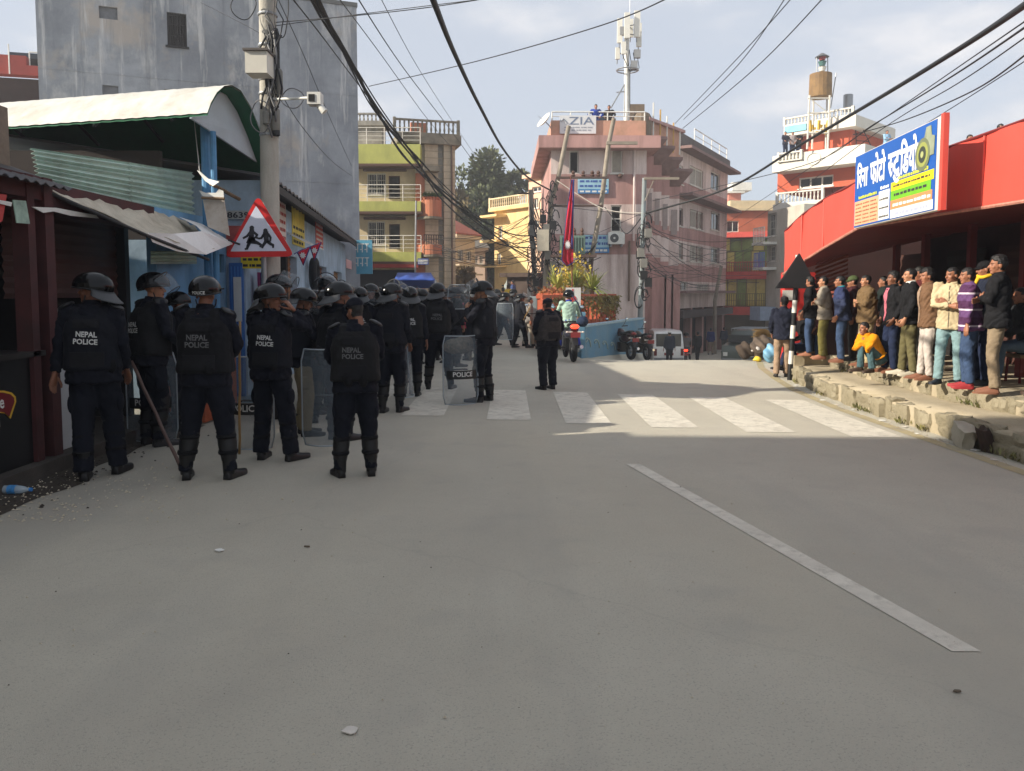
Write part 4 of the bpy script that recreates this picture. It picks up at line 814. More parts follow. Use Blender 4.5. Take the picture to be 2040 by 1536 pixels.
# -- white and brick terraced house behind the red arcade
f = Fac(pxp(1548, 50), pxp(1720, 46)); t = thing('terraced_brick_house', 'brick red house with stacked white terraces, balustrades and water tower', 'house', f.pt(f.L/2, -2, -4))
M_br = mat('brick_red_plaster', (188, 88, 60), .88, .12, 1.2); M_wb = mat('white_balcony', (214, 210, 200), .8, .08, 1.5, dirt=(170, 164, 150), dirtamt=.5)
def zf(y): return f.uv(1630, y)[1]
def lvl(y0, y1, x0, x1, m, off, dep, holes=()):
    a_, b_ = f.uv(x0, 400, off)[0], f.uv(x1, 400, off)[0]; mb = MB(); z0, z1 = f.uv(1630, y1, off)[1], f.uv(1630, y0, off)[1]
    if holes: f.wall(mb, a_, b_, z0, z1, holes, .2, off); f.shell(mb, a_, b_, z0, z1, dep, off)
    else: f.box(mb, a_, b_, z0, z1, off-dep, off)
    return mb
wr = f.rect(1591, 351, 1660, 373)
lvl(334, 376, 1548, 1720, M_br, 0, 8, [wr]).build('wall', M_br, t); window(t, f, wr, M_wf, 0, .1, 3, 1, 0, True, fw=.1)
lvl(432, 560, 1545, 1720, M_br, -.2, 8).build('wall', M_br, t)
mb = lvl(299, 333, 1537, 1720, M_wb, 1.3, 8); mb.build('terrace', M_wb, t)
balustrade(t, f, f.uv(1551, 300, 1.3)[0], f.uv(1600, 300, 1.3)[0], f.uv(1630, 314, 1.3)[1], f.uv(1630, 297, 1.3)[1]+.05, 1.42, M_wb)
mb = lvl(400, 431, 1540, 1720, M_wb, 1.2, 8); mb.build('terrace', M_wb, t)
balustrade(t, f, f.uv(1545, 390, 1.2)[0], f.uv(1640, 390, 1.2)[0], f.uv(1630, 400, 1.2)[1], f.uv(1630, 376, 1.2)[1], 1.15, M_wb)
lvl(263, 298, 1585, 1692, M_br, -.6, 6).build('upper_wall', M_br, t)
lvl(240, 262, 1558, 1700, M_wb, .2, 6).build('upper_terrace', M_wb, t)
balustrade(t, f, f.uv(1560, 240, .2)[0], f.uv(1700, 240, .2)[0], f.uv(1630, 240, .2)[1], f.uv(1630, 224, .2)[1], .15, M_wb)
r_ = f.rect(1563, 249, 1606, 262, .25); mb = MB(); f.box(mb, *r_, .21, .27); mb.build('blue_strip_sign', mat('aqua_strip', (120, 186, 206), .6, .2, 2), t)
mb = MB(); q = f.pt(f.uv(1621, 315, 1.3)[0], f.uv(1621, 316, 1.3)[1], 1.31); ring = [q+f.u*.42*math.cos(a)+Vector((0, 0, .35*math.sin(a))) for a in np.linspace(0, 2*PI, 17)]; mb.tube(ring, .05, 6); mb.build('wreath_relief', M_wb, t)
# water tower on it
q = lambda x, y, d=0: P(x, y, 47.5+d)
wt = thing('water_tower', 'brown water tank on a pale steel frame with a stacked bucket topper', 'water tank', q(1634, 295))
for (x_, xt, d) in ((1608, 1613, -.6), (1649, 1653, -.6), (1618, 1621, .7), (1645, 1648, .7)):
    mb = MB(); mb.tube([q(x_, 297, d), q(xt, 190, d)], .06, 6); mb.build('leg', M_wb, wt)
mb = MB()
for y_ in (265, 225, 196):
    mb.tube([q(1609, y_, -.6), q(1652, y_, -.6)], .045, 6); mb.tube([q(1618, y_, .7), q(1648, y_, .7)], .045, 6)
mb.tube([q(1613, 196, -.6), q(1651, 226, -.6)], .03, 5); mb.build('brace', M_wb, wt)
c_ = q(1634, 195); h_ = q(1634, 148).z-c_.z; mb = MB(); mb.lathe([(.62, 0), (.66, .03), (.64, h_), (.55, h_+.02)], c_, 18); mb.build('tank', mat('rusty_brown_tank', (134, 104, 62), .8, .25, 3, dirt=(92, 70, 44), dirtamt=.7, streak=.7), wt)
c_ = q(1638, 148)
for k, (m_, y_) in enumerate(((M_white, 142), (mat('teal_bucket', (70, 110, 106), .6), 131), (mat('red_bucket', (150, 60, 60), .6), 120))):
    b_ = q(1638, y_); mb = MB(); mb.lathe([(.16, 0), (.24, .22), (.26, .24)], b_, 10); mb.build('bucket', m_, wt)
mb = MB()
for dx in (-11, 11): mb.tube([q(1638+dx, 148), q(1638+dx, 114)], .03, 5)
mb.build('topper_post', M_steel, wt)
mb = MB(); mb.lathe([(.42, 0), (.1, .22)], q(1638, 114), 10); mb.build('topper_cap', mat('grey_cap', (84, 86, 88), .6), wt)
mb = MB()
for k in range(9): mb.tube([q(1615+k*4, 262-k % 3*4), q(1614+k*4.5, 240+k % 4*9)], .09, 5)
mb.build('yellow_growth', mat('yellow_creeper', (186, 150, 50), .9, .3, 5), wt)
mb = MB(); mb.tube([q(1655, 215), q(1666, 145)], .03, 5); mb.build('antenna_rod', M_steel, wt)
sh_ = thing('steel_cylinder_tank', 'small steel cylinder tank on legs on the terraced house roof', 'water tank', q(1689, 240, .8)); mb = MB(); mb.lathe([(.28, .0), (.28, 1.0), (.1, 1.05)], q(1689, 222, .8), 12); mb.build('tank', M_steel, sh_)
mb = MB()
for dx in (-7, 7): mb.tube([q(1689+dx, 240, .8), q(1689+dx, 222, .8)], .03, 5)
mb.build('leg', M_steel, sh_)
mb = MB(); mb.tube([q(1704, 224), q(1706, 290)], .03, 5); mb.tube([q(1704, 226), q(1735, 290)], .03, 5)
for k in range(5): mb.tube([q(1704.5+k*.2, 232+k*12), q(1708+k*5.4, 234+k*12)], .025, 5)
st = mb.build('roof_stair', mat('dark_iron_rod', (44, 42, 42))); tag(st, 'dark iron roof ladder beside the terraced house top floor', 'ladder')
# -- white annex and side wall near the arcade far end
f = Fac(pxp(1528, 44), pxp(1600, 40)); t = thing('white_annex', 'narrow white house with barred blue balconies beside the red arcade end', 'house', f.pt(f.L/2, -2, -3))
def zf(y): return f.uv(1560, y)[1]
wz = [f.rect(1528, 425, 1547, 470), f.rect(1529, 490, 1546, 520)]
mb = MB(); f.wall(mb, 0, f.L, -2.5, zf(415), wz, .3); f.shell(mb, 0, f.L, -2.5, zf(415), 5); mb.build('wall', mat('grey_white_wall', (186, 180, 168), .9, .12, 1.5, dirt=(140, 130, 112), streak=.6), t)
for k, h_ in enumerate(wz):
    window(t, f, h_, M_wf, 0, .2, 2, 1, 6, True, M_dark)
    mb = MB(); f.box(mb, h_[0]-.2, h_[1]+.1, h_[2]-.5, h_[2]-.36, .003, .8); mb.build('balcony_slab', M_white, t)
    railing(t, f, h_[0]-.15, h_[1]+.05, h_[2]-.36, h_[2]+.45, .72, (M_white, mat('blue_rail', (96, 120, 190), .6))[k], 8, 1, .025)
mb = MB(); f.box(mb, -.1, 1.2, zf(640), zf(612), .003, .9); mb.build('blue_counter', mat('pale_blue_counter', (150, 166, 190), .7), t)
V3 = Vector
# ================================================================ RIGHT: arcade, ledge
M_redp = mat('red_sheet', (210, 80, 68), .5, .05, 2, spec=.4, dirt=(176, 84, 74), dirtamt=.7, dscale=1.6, streak=.8)
M_redd = mat('dark_red_paint', (112, 34, 32), .6, .15, 3)
ar = thing('red_arcade', 'low shop arcade with bright red sheet fascia and dark red posts', 'building', (7.5, 10, 0))
path = [Vector((6.05, 3.0, 0)), Vector((5.83, 5.5, 0)), Vector((5.6, 8.27, 0)), Vector((5.45, 10.0, 0)), Vector((5.32, 11.9, 0)), P(1640, 500, 13.4), P(1597, 500, 14.3), P(1562, 500, 15.2)]
zb = [2.6, 2.6, 2.6, 2.6, 2.59, P(1640, 495, 13.4).z, P(1597, 523, 14.3).z, P(1562, 546, 15.2).z]
zt = [3.55, 3.52, 3.48, 3.40, 3.30, P(1640, 397, 13.4).z, P(1597, 428, 14.3).z, P(1562, 462, 15.2).z]
for k in range(7):
    for h_ in range(2 if k < 4 else 1):
        n_ = 2 if k < 4 else 1; a_, b_ = h_/n_, (h_+1)/n_
        p0, p1 = path[k].lerp(path[k+1], a_), path[k].lerp(path[k+1], b_); p0.z = p1.z = 0
        za, zb_ = zb[k]+(zb[k+1]-zb[k])*a_, zb[k]+(zb[k+1]-zb[k])*b_; ta_, tb_ = zt[k]+(zt[k+1]-zt[k])*a_, zt[k]+(zt[k+1]-zt[k])*b_
        rows = []
        for j in range(9):
            v = j/8; rows.append([Vector((p0.lerp(p1, s/6).x+.012*math.sin(v*3+k*2+s*1.2)+.004*((k+h_) % 2), p0.lerp(p1, s/6).y+(.006 if s == 0 else (-.006 if s == 6 else 0)), (za+(zb_-za)*s/6)*(1-v)+(ta_+(tb_-ta_)*s/6)*v)) for s in range(7)])
        mb = MB(); mb.grid(rows, 0, (.012, 0, 0)); mb.build('fascia_panel', M_redp, ar, smooth=50); mb = MB(); mb.tube([Vector((p0.x-.008, p0.y, za+.01)), Vector((p0.x-.008, p0.y, ta_-.01))], [(.014, .006)]*2, 8); mb.build('seam_strip', mat('faded_red_strip', (214, 104, 92), .6, .2, 6), ar)
mb = MB(); mb.tube([Vector((p.x-.012, p.y, z-.005)) for p, z in zip(path, zb)], .022, 6); mb.build('fascia_trim', mat('peeling_trim', (176, 120, 104), .8, .4, 14), ar)
mb = MB(); mb.tube([Vector((p.x+.01, p.y, z+.012)) for p, z in zip(path, zt)], .02, 6); mb.build('fascia_cap', M_redd, ar)
mb = MB(); mb.grid([[Vector((p.x+.03, p.y, z+.03)) for p, z in zip(path, zb)], [Vector((p.x+3.4, p.y+.4, 2.75)) for p in path]]); mb.grid([[Vector((p.x+.03, p.y, z-.06)) for p, z in zip(path, zt)], [Vector((p.x+5, p.y+.4, 3.5)) for p in path]]); mb.build('ceiling', M_redd, ar)
mb = MB(); mb.grid([[Vector((p.x+2.9, p.y+.4, z)) for p in path] for z in (.2, 2.9)]); mb.box((6.0, 15.9, .1), (9.4, 16.05, 3.2)); mb.build('back_wall', mat('arcade_back_wall', (66, 40, 38), .9, .25, 2), ar)
mb = MB(); mb.box((8.2, 7.3, .45), (8.25, 9.6, 2.5)); mb.build('pale_panel', mat('pale_grey_shutter', (150, 148, 140), .7, .08), ar)
for k, (y_, m_) in enumerate(((10.1, M_dark), (11.6, M_brown), (13.0, M_dark), (14.6, M_brown))):
    mb = MB(); rows = [[Vector((8.05-.05*k+(.02 if j % 2 else 0), y_+d, .45+j*.1)) for d in (0, 1.15)] for j in range(20)]; mb.grid(rows); mb.build('roller_shutter', m_, ar)
for (px_, D_) in ((1928, 9.6), (1828, 11.2), (1742, 12.6), (1690, 13.9), (1958, 7.3)):
    q = P(px_, 560, D_); 
    if px_ == 1958: q = Vector((6.15, 6.6, 0))
    mb = MB(); q = V3((q.x+1.3, q.y+.9, 0)); mb.box((q.x-.05, q.y-.05, .44), (q.x+.05, q.y+.05, 2.66)); mb.build('post', M_redd, ar)
# brick-red slatted screen at the far end under the fascia
for k in range(13):
    z_ = P(1632, 500, 14.8).z-.0-.085*k; a_, b_ = P(1628-k*.5, 520, 15.0), P(1690, 520, 14.6); mb = MB(); mb.slab([Vector((a_.x, a_.y, z_)), Vector((b_.x, b_.y, z_+.22)), Vector((b_.x, b_.y, z_+.27)), Vector((a_.x, a_.y, z_+.05))], (.0, .03, 0)); mb.build('slat', mat('brick_slat', (132, 66, 50), .8, .2), ar)
mb = MB(); q = P(1565, 600, 15.6); mb.box((q.x-.02, q.y, .05), (q.x+.6, q.y+.25, 2.0)); bxr = mb.build('red_door_panel', mat('red_panel_paint', (186, 44, 40), .6, .1), ar)
mb = MB(); q = P(1572, 588, 15.58); mb.box((q.x-.13, q.y-.0, q.z-.1), (q.x+.16, q.y+.012, q.z+.1)); mb.build('notice', M_white, bxr)
# ledge
M_stone = mat('sandy_stone', (156, 146, 122), .95, .22, 5, .8, 30, dirt=(104, 96, 74), dirtamt=.85, dscale=5)
M_stone2 = mat('sandy_stone_pale', (166, 156, 132), .95, .2, 5, .8, 30, dirt=(110, 102, 80), dirtamt=.8, dscale=5)
M_tread = mat('worn_tread', (170, 158, 134), .95, .12, 1.6, .5, 40, dirt=(134, 120, 92), dirtamt=.6, dscale=2)
lg = thing('stone_ledge', 'two-step rough stone ledge along the right kerb under the crowd', 'ledge', (6, 10, 0))
def kerb(t):
    k = min(int(t), len(KERB)-2); return KERB[k].lerp(KERB[k+1], t-k)
def kerb_y(y):
    for a_, b_ in zip(KERB, KERB[1:]):
        if a_.y <= y <= b_.y: return a_.x+(b_.x-a_.x)*(y-a_.y)/(b_.y-a_.y)
    return KERB[-1].x
YE = 14.15
ysl = list(np.linspace(3, YE, 46))
def tread_z(y, base): return base+.012*math.sin(y*3.1)+.008*math.sin(y*7.7)
mb = MB(); mb.grid([[Vector((kerb_y(max(y, 5.4))+.06, y, 0)), Vector((kerb_y(max(y, 5.4))+.06, y, tread_z(y, .24))), Vector((kerb_y(max(y, 5.4))+.40, y, tread_z(y, .255))), Vector((kerb_y(max(y, 5.4))+.80, y, tread_z(y, .26)))] for y in ysl]); mb.build('lower_tread', M_tread, lg, smooth=True)
mb = MB(); mb.grid([[Vector((kerb_y(max(y, 5.4))+.74, y, .1)), Vector((kerb_y(max(y, 5.4))+.74, y, tread_z(y+1, .44))), Vector((kerb_y(max(y, 5.4))+1.3, y, .455)), Vector((kerb_y(max(y, 5.4))+2.2, y, .45)), Vector((kerb_y(max(y, 5.4))+4.2, y, .45))] for y in ysl]); mb.box((5.2, YE-.02, -.4), (10, YE+.02, .44)); mb.build('upper_platform', M_tread, lg, smooth=30)
mb = MB(); mb.box((7.3, YE+.03, -.6), (10, 19, .12)); mb.build('far_platform', M_tread, lg)
def rock(seed, n=(4, 2, 2)):
    bm = bmesh.new(); bmesh.ops.create_cube(bm, size=1.0); bmesh.ops.subdivide_edges(bm, edges=bm.edges[:], cuts=3, use_grid_fill=True)
    for v in bm.verts:
        p = v.co.copy(); r = (abs(p.x)**4+abs(p.y)**4+abs(p.z)**4)**.25; v.co = p/r*.5*1.0 if r > 0 else p
        v.co = p.lerp(v.co, .55)+noise.noise_vector(p*2.1+Vector((seed*9.1, 0, 0)))*.17+noise.noise_vector(p*6+Vector((seed*5.1, 3, 0)))*.06
    me = bpy.data.meshes.new('stone'); bm.to_mesh(me); bm.free(); me.materials.append((M_stone, M_stone2)[seed % 2]); me.polygons.foreach_set('use_smooth', [True]*len(me.polygons)); me.set_sharp_from_angle(angle=R(38)); return me
rocks = [rock(k) for k in range(8)]
rr = random.Random(3)
for (offx, z0, h_) in ((.115, .0, .245), (.81, .245, .20)):
    y = 5.0
    while y < YE-.15:
        l_ = rr.uniform(.12, .30) if offx < .5 else rr.uniform(.10, .26); xx = kerb_y(max(y+l_/2, 5.4))+offx; hh = h_*rr.uniform(.78, 1.06)
        dx = kerb_y(max(y+l_, 5.4))-kerb_y(max(y, 5.4)); ang = -math.atan2(dx, l_)
        if rr.random() > .04:
            split = rr.random() < .45
            for q_ in range(2 if split else 1):
                h2 = hh/2 if split else hh
                M_ = Matrix.Translation((xx+rr.uniform(-.03, .03), y+l_/2, z0+h2*(q_+.5))) @ Matrix.Rotation(ang+rr.uniform(-.05, .05), 4, 'Z') @ Matrix.Rotation(rr.uniform(-.05, .05), 4, 'X') @ Matrix.Diagonal((rr.uniform(.16, .22), l_*1.2, h2*1.2, 1))
                obj('stone', rr.choice(rocks), lg, M=WM[lg].inverted() @ M_)
        y += l_
# loose blocks on the kerb
def loose(name, label, M_, m, seed):
    me = rock(seed).copy(); me.materials.clear(); me.materials.append(m); a = co_of(me); a = np.array([tuple(M_ @ Vector(p)) for p in a]); lo = a.min(0); c = np.array([a[:, 0].mean(), a[:, 1].mean(), lo[2]]); set_co(me, a-c); o = obj(name, me, None, Vector(c)); tag(o, label, 'stone'); return o
q = G(1925, 893); loose('cement_block', 'pale cement block leaning at the foot of the stone ledge', Matrix.Translation((q.x+.02, q.y+.08, .115)) @ Matrix.Rotation(R(-12), 4, 'Z') @ Matrix.Rotation(R(14), 4, 'X') @ Matrix.Diagonal((.16, .36, .24, 1)), mat('pale_cement', (168, 162, 146), .95, .12, 5, .4, 40), 11)
q = G(1950, 897); loose('broken_brick', 'dark broken brick propped against the pale cement block', Matrix.Translation((q.x-.0, q.y-.12, .125)) @ Matrix.Rotation(R(20), 4, 'Z') @ Matrix.Rotation(R(-28), 4, 'Y') @ Matrix.Diagonal((.10, .12, .30, 1)), mat('dark_brick', (66, 52, 44), .95, .3, 6, .5, 40), 12)
# -- photo studio signboard
s0t, s0b, s1t, s1b = P(1706, 303, 11.75), P(1704, 452, 11.75), P(1876, 243, 9.05), P(1869, 422, 9.05)
A_ = Vector((s0t.x, s0t.y, 0)); B_ = Vector(((s1t.x+s1b.x)/2, 9.05, 0)); fs = Fac((A_.x, A_.y), (B_.x, B_.y))
z0, z1 = (s0b.z+s1b.z)/2, (s0t.z+s1t.z)/2
sgn = thing('photo_studio_signboard', 'blue photo studio signboard with white lettering and a camera picture on the red fascia', 'signboard', fs.pt(fs.L/2, z0, 0))
Ls = fs.L; H = z1-z0
def bx(name, m, u0, u1, v0, v1, d0, d1, par=sgn): mbx = MB(); fs.box(mbx, Ls*u0, Ls*u1, z0+H*v0, z0+H*v1, d0, d1); return mbx.build(name, m, par)
bx('case', mat('sign_case_white', (214, 206, 196), .5, .06), 0, 1, 0, 1, -.09, 0)
bx('side_cover', M_redp, 1.002, 1.03, -.01, 1.02, -.05, .01)
pn = bx('panel', mat('sign_blue', (30, 88, 170), .45, .08, 1.5), .004, .965, .01, .99, .002, .008)
bx('peach_field', mat('sign_peach', (226, 168, 130), .55, .06, 4), .012, .345, .03, .36, .0082, .011, pn)
bx('white_strip', mat('sign_white', (218, 218, 214), .55, .05), .35, .485, .03, .40, .0084, .0112, pn)
bx('yellow_band', mat('sign_yellow', (232, 206, 30), .55, .04), .5, .955, .35, .46, .0086, .0114, pn)
bx('green_band', mat('sign_green', (112, 180, 40), .55, .12, 2), .5, .93, .235, .355, .0088, .0116, pn)
bx('orange_band', mat('sign_orange', (214, 140, 90), .55, .08), .5, .945, .13, .238, .009, .0118, pn)
bx('white_band', mat('sign_white', (218, 218, 214)), .5, .955, .02, .128, .0092, .012, pn)
def half_sa():
    v, f_ = text_mesh('स', .035); x1 = max(p[0] for p in v); return v, f_
def stext(body, u, v, hgt, wid, m, bold=.03, d=.0125, name='lettering'):
    mbx = MB(); put_text(mbx, body, fs.pt(Ls*u, z0+H*v, d), fs.u, Vector((0, 0, 1)), H*hgt, Ls*wid, bold); mbx.build(name, m, pn)
M_sw = mat('sign_letter_white', (236, 236, 240), .5, 0); M_sy = mat('sign_letter_yellow', (214, 216, 70), .5, 0)
stext('िरना', .035, .53, .36, .16, M_sw, .035); stext('फोटो', .225, .53, .40, .20, M_sw, .035)
# half sa: clip the upright of the full letter
v_, f_ = text_mesh('स', .035); xs_ = sorted(p[0] for p in v_); xm = xs_[-1]*.66
bm = bmesh.new(); bvs = [bm.verts.new((p[0], p[1], 0)) for p in v_]
for q in f_:
    try: bm.faces.new([bvs[i] for i in q])
    except ValueError: pass
bmesh.ops.bisect_plane(bm, geom=bm.verts[:]+bm.edges[:]+bm.faces[:], plane_co=(xm, 0, 0), plane_no=(1, 0, 0), clear_outer=True)
bm.verts.index_update(); hv = [(v.co.x, v.co.y) for v in bm.verts]; hf = [tuple(x.index for x in q.verts) for q in bm.faces]; bm.free(); _txt[('half_sa', .035)] = (hv, hf)
stext('half_sa', .455, .53, .30, .06, M_sw, .035); stext('टु', .515, .44, .39, .085, M_sw, .035); stext('िडयो', .60, .52, .42, .19, M_sw, .035)
def pstroke(u0, u1, v0, v1, n, m, seed, d=.013):
    r2 = random.Random(seed); mbx = MB(); u = u0
    while u < u1-.01:
        w_ = r2.uniform(.4, 1)*(u1-u0)/n; h_ = (v1-v0)*r2.uniform(.7, 1)
        mbx.add([fs.pt(Ls*u, z0+H*v0, d), fs.pt(Ls*min(u+w_, u1), z0+H*v0, d), fs.pt(Ls*min(u+w_, u1), z0+H*(v0+h_), d), fs.pt(Ls*u, z0+H*(v0+h_), d)], [(0, 1, 2, 3)]); u += w_*1.3
    mbx.build('print', m, pn)
pstroke(.07, .33, .385, .425, 12, M_sy, 1); pstroke(.37, .48, .42, .46, 5, M_sw, 2); pstroke(.58, .90, .475, .515, 14, M_sy, 3)
for k in range(6):
    for j in range(3): pstroke(.03+.105*j, .12+.105*j, .055+.05*k, .075+.05*k, 4, mat('sign_ink_brown', (150, 84, 60), .6, 0), 40+k*3+j)
for k in range(3): pstroke(.36, .475, .06+.11*k, .085+.11*k, 6, M_ink, 60+k)
pstroke(.53, .92, .395, .42, 12, M_ink, 71); pstroke(.54, .90, .285, .32, 9, M_ink, 72); pstroke(.53, .93, .16, .2, 9, mat('sign_letter_white', (236, 236, 240)), 73); pstroke(.56, .92, .05, .09, 8, mat('sign_ink_grey', (170, 176, 196), .6, 0), 74)
# the printed camera picture, slightly embossed
def circ(u, v, r, n=20): return [fs.pt(Ls*u+r*math.cos(a), z0+H*v+r*math.sin(a), .0125) for a in np.linspace(0, 2*PI, n, False)]
mbx = MB(); mbx.slab([fs.pt(Ls*u, z0+H*v, .0122) for u, v in ((.785, .62), (.80, .80), (.85, .83), (.87, .95), (.915, .95), (.925, .84), (.955, .82), (.95, .62))], fs.n*.003); mbx.build('camera_picture', mat('sign_camera_grey', (140, 148, 126), .5, .25, 6), pn)
for r_, m_, d in ((.20, (110, 118, 90), .004), (.15, (150, 156, 84), .006), (.10, (60, 66, 56), .008), (.04, (170, 176, 120), .010)):
    mbx = MB(); mbx.slab([p+fs.n*(d-.0025) for p in circ(.84, .66, r_)], fs.n*.002); mbx.build('camera_lens', mat('sign_lens_%d' % int(r_*100), m_, .4, .1), pn)
# -- triangular road sign seen from behind, on a striped post
bp = G(1573, 757); tp = P(1590, 508, bp.y)
sp = thing('road_sign', 'black back of a triangular road sign on a black-and-white striped post', 'road sign', bp)
for k in range(8):
    fr_ = [0, .13, .235, .335, .44, .54, .64, .74, 1.0]; a_, b_ = bp.lerp(tp, fr_[k]), bp.lerp(tp, fr_[k+1]); mb = MB(); mb.tube([a_, b_], .045-.0004*(k % 2), 12); mb.build('post_band', (M_black, mat('white_band_paint', (214, 212, 204), .6, .08))[k % 2], sp, smooth=40)
tr = [P(1592, 505, bp.y-.06), P(1545, 574, bp.y-.03), P(1628, 574, bp.y-.09)]
mb = MB(); mb.slab(tr, (.01, -.012, 0)); mb.build('plate', mat('sign_back_black', (24, 25, 28), .6, .15, 3), sp)
mb = MB(); mb.tube(tr+[tr[0]], .012, 6); mb.build('plate_rim', mat('sign_back_black', (24, 25, 28)), sp)
# ================================================================ UTILITY POLE (left) with gear
DP = 10.4
M_pole = mat('pole_concrete', (178, 174, 164), .85, .12, 2, .3, 40, dirt=(132, 126, 114), dirtamt=.6, dscale=3, streak=.8)
base = P(538, 580, DP); base.z = 0; top = P(531, -160, DP)
up = thing('utility_pole', 'concrete utility pole with meter box, cables and surveillance camera', 'utility pole', base)
mb = MB(); mb.tube([base, base.lerp(top, .5), top], [.13, .12, .105], 18); mb.build('pole', M_pole, up, smooth=40)
def pb(x, y, dy=0): return P(x, y, DP+dy)
a_, b_ = pb(495, 150, -.33), pb(523, 107, -.33); mb = MB(); mb.box((a_.x, a_.y-.12, a_.z), (b_.x+.09, a_.y+.16, b_.z)); bxo = mb.build('meter_box', mat('box_white', (206, 202, 190), .6, .06), up)
mb = MB(); mb.box((a_.x-.02, a_.y-.15, b_.z+.003), (b_.x+.11, a_.y+.19, b_.z+.03)); mb.build('box_lid', mat('lid_dark', (84, 78, 74), .7), bxo)
for (x, y, w_, h_, d, m_) in ((550, 110, .05, .34, -.05, M_black), (556, 165, .05, .18, -.05, mat('grey_joint', (120, 118, 112), .7)), (549, 240, .06, .16, -.1, mat('grey_joint', (120, 118, 112))), (550, 262, .055, .06, -.1, M_black), (530, 235, .045, .09, -.17, mat('grey_joint', (120, 118, 112)))):
    c_ = pb(x, y, d); mb = MB(); mb.lathe([(w_*.6, -h_), (w_, -h_*.8), (w_, h_*.8), (w_*.6, h_)], c_, 10); mb.build('cable_joint', m_, up, smooth=40)
c0, c1 = pb(545, 198, -.1), pb(617, 195, -.35); mb = MB(); mb.tube([c0, c1], .018, 8); ca = mb.build('camera_arm', M_white, up)
a_ = pb(630, 200, -.4); mb = MB(); mb.box((a_.x-.10, a_.y-.07, a_.z-.06), (a_.x+.07, a_.y+.09, a_.z+.09)); cm = mb.build('camera_housing', M_white, up)
mb = MB(); mb.box((a_.x-.08, a_.y-.078, a_.z-.03), (a_.x+.0, a_.y-.072, a_.z+.06)); mb.build('camera_glass', M_black, cm)
mb = MB(); e_ = pb(640, 215, -.42); mb.tube([a_+Vector((.02, 0, -.05)), e_, pb(647, 223, -.42)], [.035, .04, .045], 10); mb.build('camera_barrel', M_white, cm, smooth=40)
for k in range(16):
    r2 = random.Random(k+5); x = 520+r2.random()*36; y0_ = r2.uniform(-40, 120); y1_ = y0_+r2.uniform(60, 190); pts = [pb(x+r2.uniform(-5, 5)+6*math.sin(j*1.3+k), y0_+(y1_-y0_)*j/6, -.16+.03*(k % 3)) for j in range(7)]
    mb = MB(); mb.tube(pts, .008+.006*(k % 3 == 0), 5); mb.build('pole_cable', M_wire if k % 4 else mat('cable_grey', (110, 110, 112), .6), up, smooth=True)
for (x, y, rx, ry, d) in ((485, 10, 24, 26, -.2), (583, 196, 22, 18, -.1), (520, 232, 20, 30, -.2), (560, 20, 14, 50, -.15)):
    c_ = pb(x, y, d); s_ = DP/FPX; mb = MB(); mb.tube([c_+Vector((rx*s_*math.cos(a), .03*math.sin(3*a), ry*s_*math.sin(a))) for a in np.linspace(0, 2*PI, 29)], .007, 5, caps=False); mb.build('cable_loop', mat('cable_grey', (110, 110, 112), .6) if y > 150 else M_wire, up, smooth=True)
for y in (30, 92, 160, 188, 270): 
    c_ = pb(532, y); mb = MB(); mb.lathe([(.126, -.015), (.13, 0), (.126, .015)], Vector((base.lerp(top, (c_.z)/(top.z)).x, base.lerp(top, c_.z/top.z).y, c_.z)), 16); mb.build('clamp_band', M_steel, up)
# -- school crossing sign
DS = 10.05
def s3(x, y, d=0): return P(x, y, DS-d)
cs = thing('children_warning_sign', 'red bordered triangular warning sign with two running children', 'road sign', Vector((s3(518, 500).x, DS, 0)))
def rtri(pts, r, n=6):
    out = []; m = len(pts)
    for i in range(m):
        p, a, b = Vector(pts[i]), Vector(pts[i-1]), Vector(pts[(i+1) % m]); pa, pb_ = p+(a-p).normalized()*r, p+(b-p).normalized()*r
        for k in range(n+1): t_ = k/n; out.append(tuple((pa*(1-t_)**2+p*2*t_*(1-t_)+pb_*t_**2)))
    return out
mb = MB(); mb.slab([s3(x, y) for x, y in rtri([(514, 388), (446, 513), (587, 511)], 16)], (0, .012, 0)); mb.build('red_plate', mat('sign_red', (200, 36, 38), .4, .04), cs)
mb = MB(); mb.slab([s3(x, y, .004) for x, y in rtri([(510, 410), (459, 501), (571, 500)], 2)], (0, .003, 0)); wp = mb.build('white_field', mat('sign_field_white', (206, 210, 226), .4, .03), cs)
def limb(mb, pts, w0, w1):
    pts = [Vector((400+x*.2278, 350+y*.2278)) for x, y in pts]
    for i in range(len(pts)-1):
        a_, b_ = pts[i], pts[i+1]; d = (b_-a_).normalized(); n_ = Vector((-d.y, d.x)); k0 = w0+(w1-w0)*i/(len(pts)-1); k1 = w0+(w1-w0)*(i+1)/(len(pts)-1)
        mb.slab([s3(*(a_-d*k0*.5+n_*k0), .009), s3(*(b_+d*k1*.5+n_*k1), .009), s3(*(b_+d*k1*.5-n_*k1), .009), s3(*(a_-d*k0*.5-n_*k0), .009)], (0, .002+.0003*i, 0))
def disc(mb, x, y, r): mb.slab([s3(400+x*.2278+r*math.cos(a), 350+y*.2278+r*math.sin(a), .0095) for a in np.linspace(0, 2*PI, 16, False)], (0, .002, 0))
mb = MB(); disc(mb, 446, 456, 4.6); limb(mb, [(446, 478), (440, 560)], 4.6, 5.5); limb(mb, [(445, 545), (442, 572)], 6, 10); limb(mb, [(432, 494), (405, 528), (372, 546)], 2.6, 2.0); limb(mb, [(462, 494), (492, 518), (480, 540), (512, 550)], 2.6, 1.8); limb(mb, [(430, 575), (412, 615), (404, 638), (388, 642)], 3.6, 1.8); limb(mb, [(460, 570), (500, 590), (525, 604), (520, 622)], 3.6, 1.8); mb.build('running_girl', mat('sign_figure_black', (22, 22, 34), .5, 0), wp)
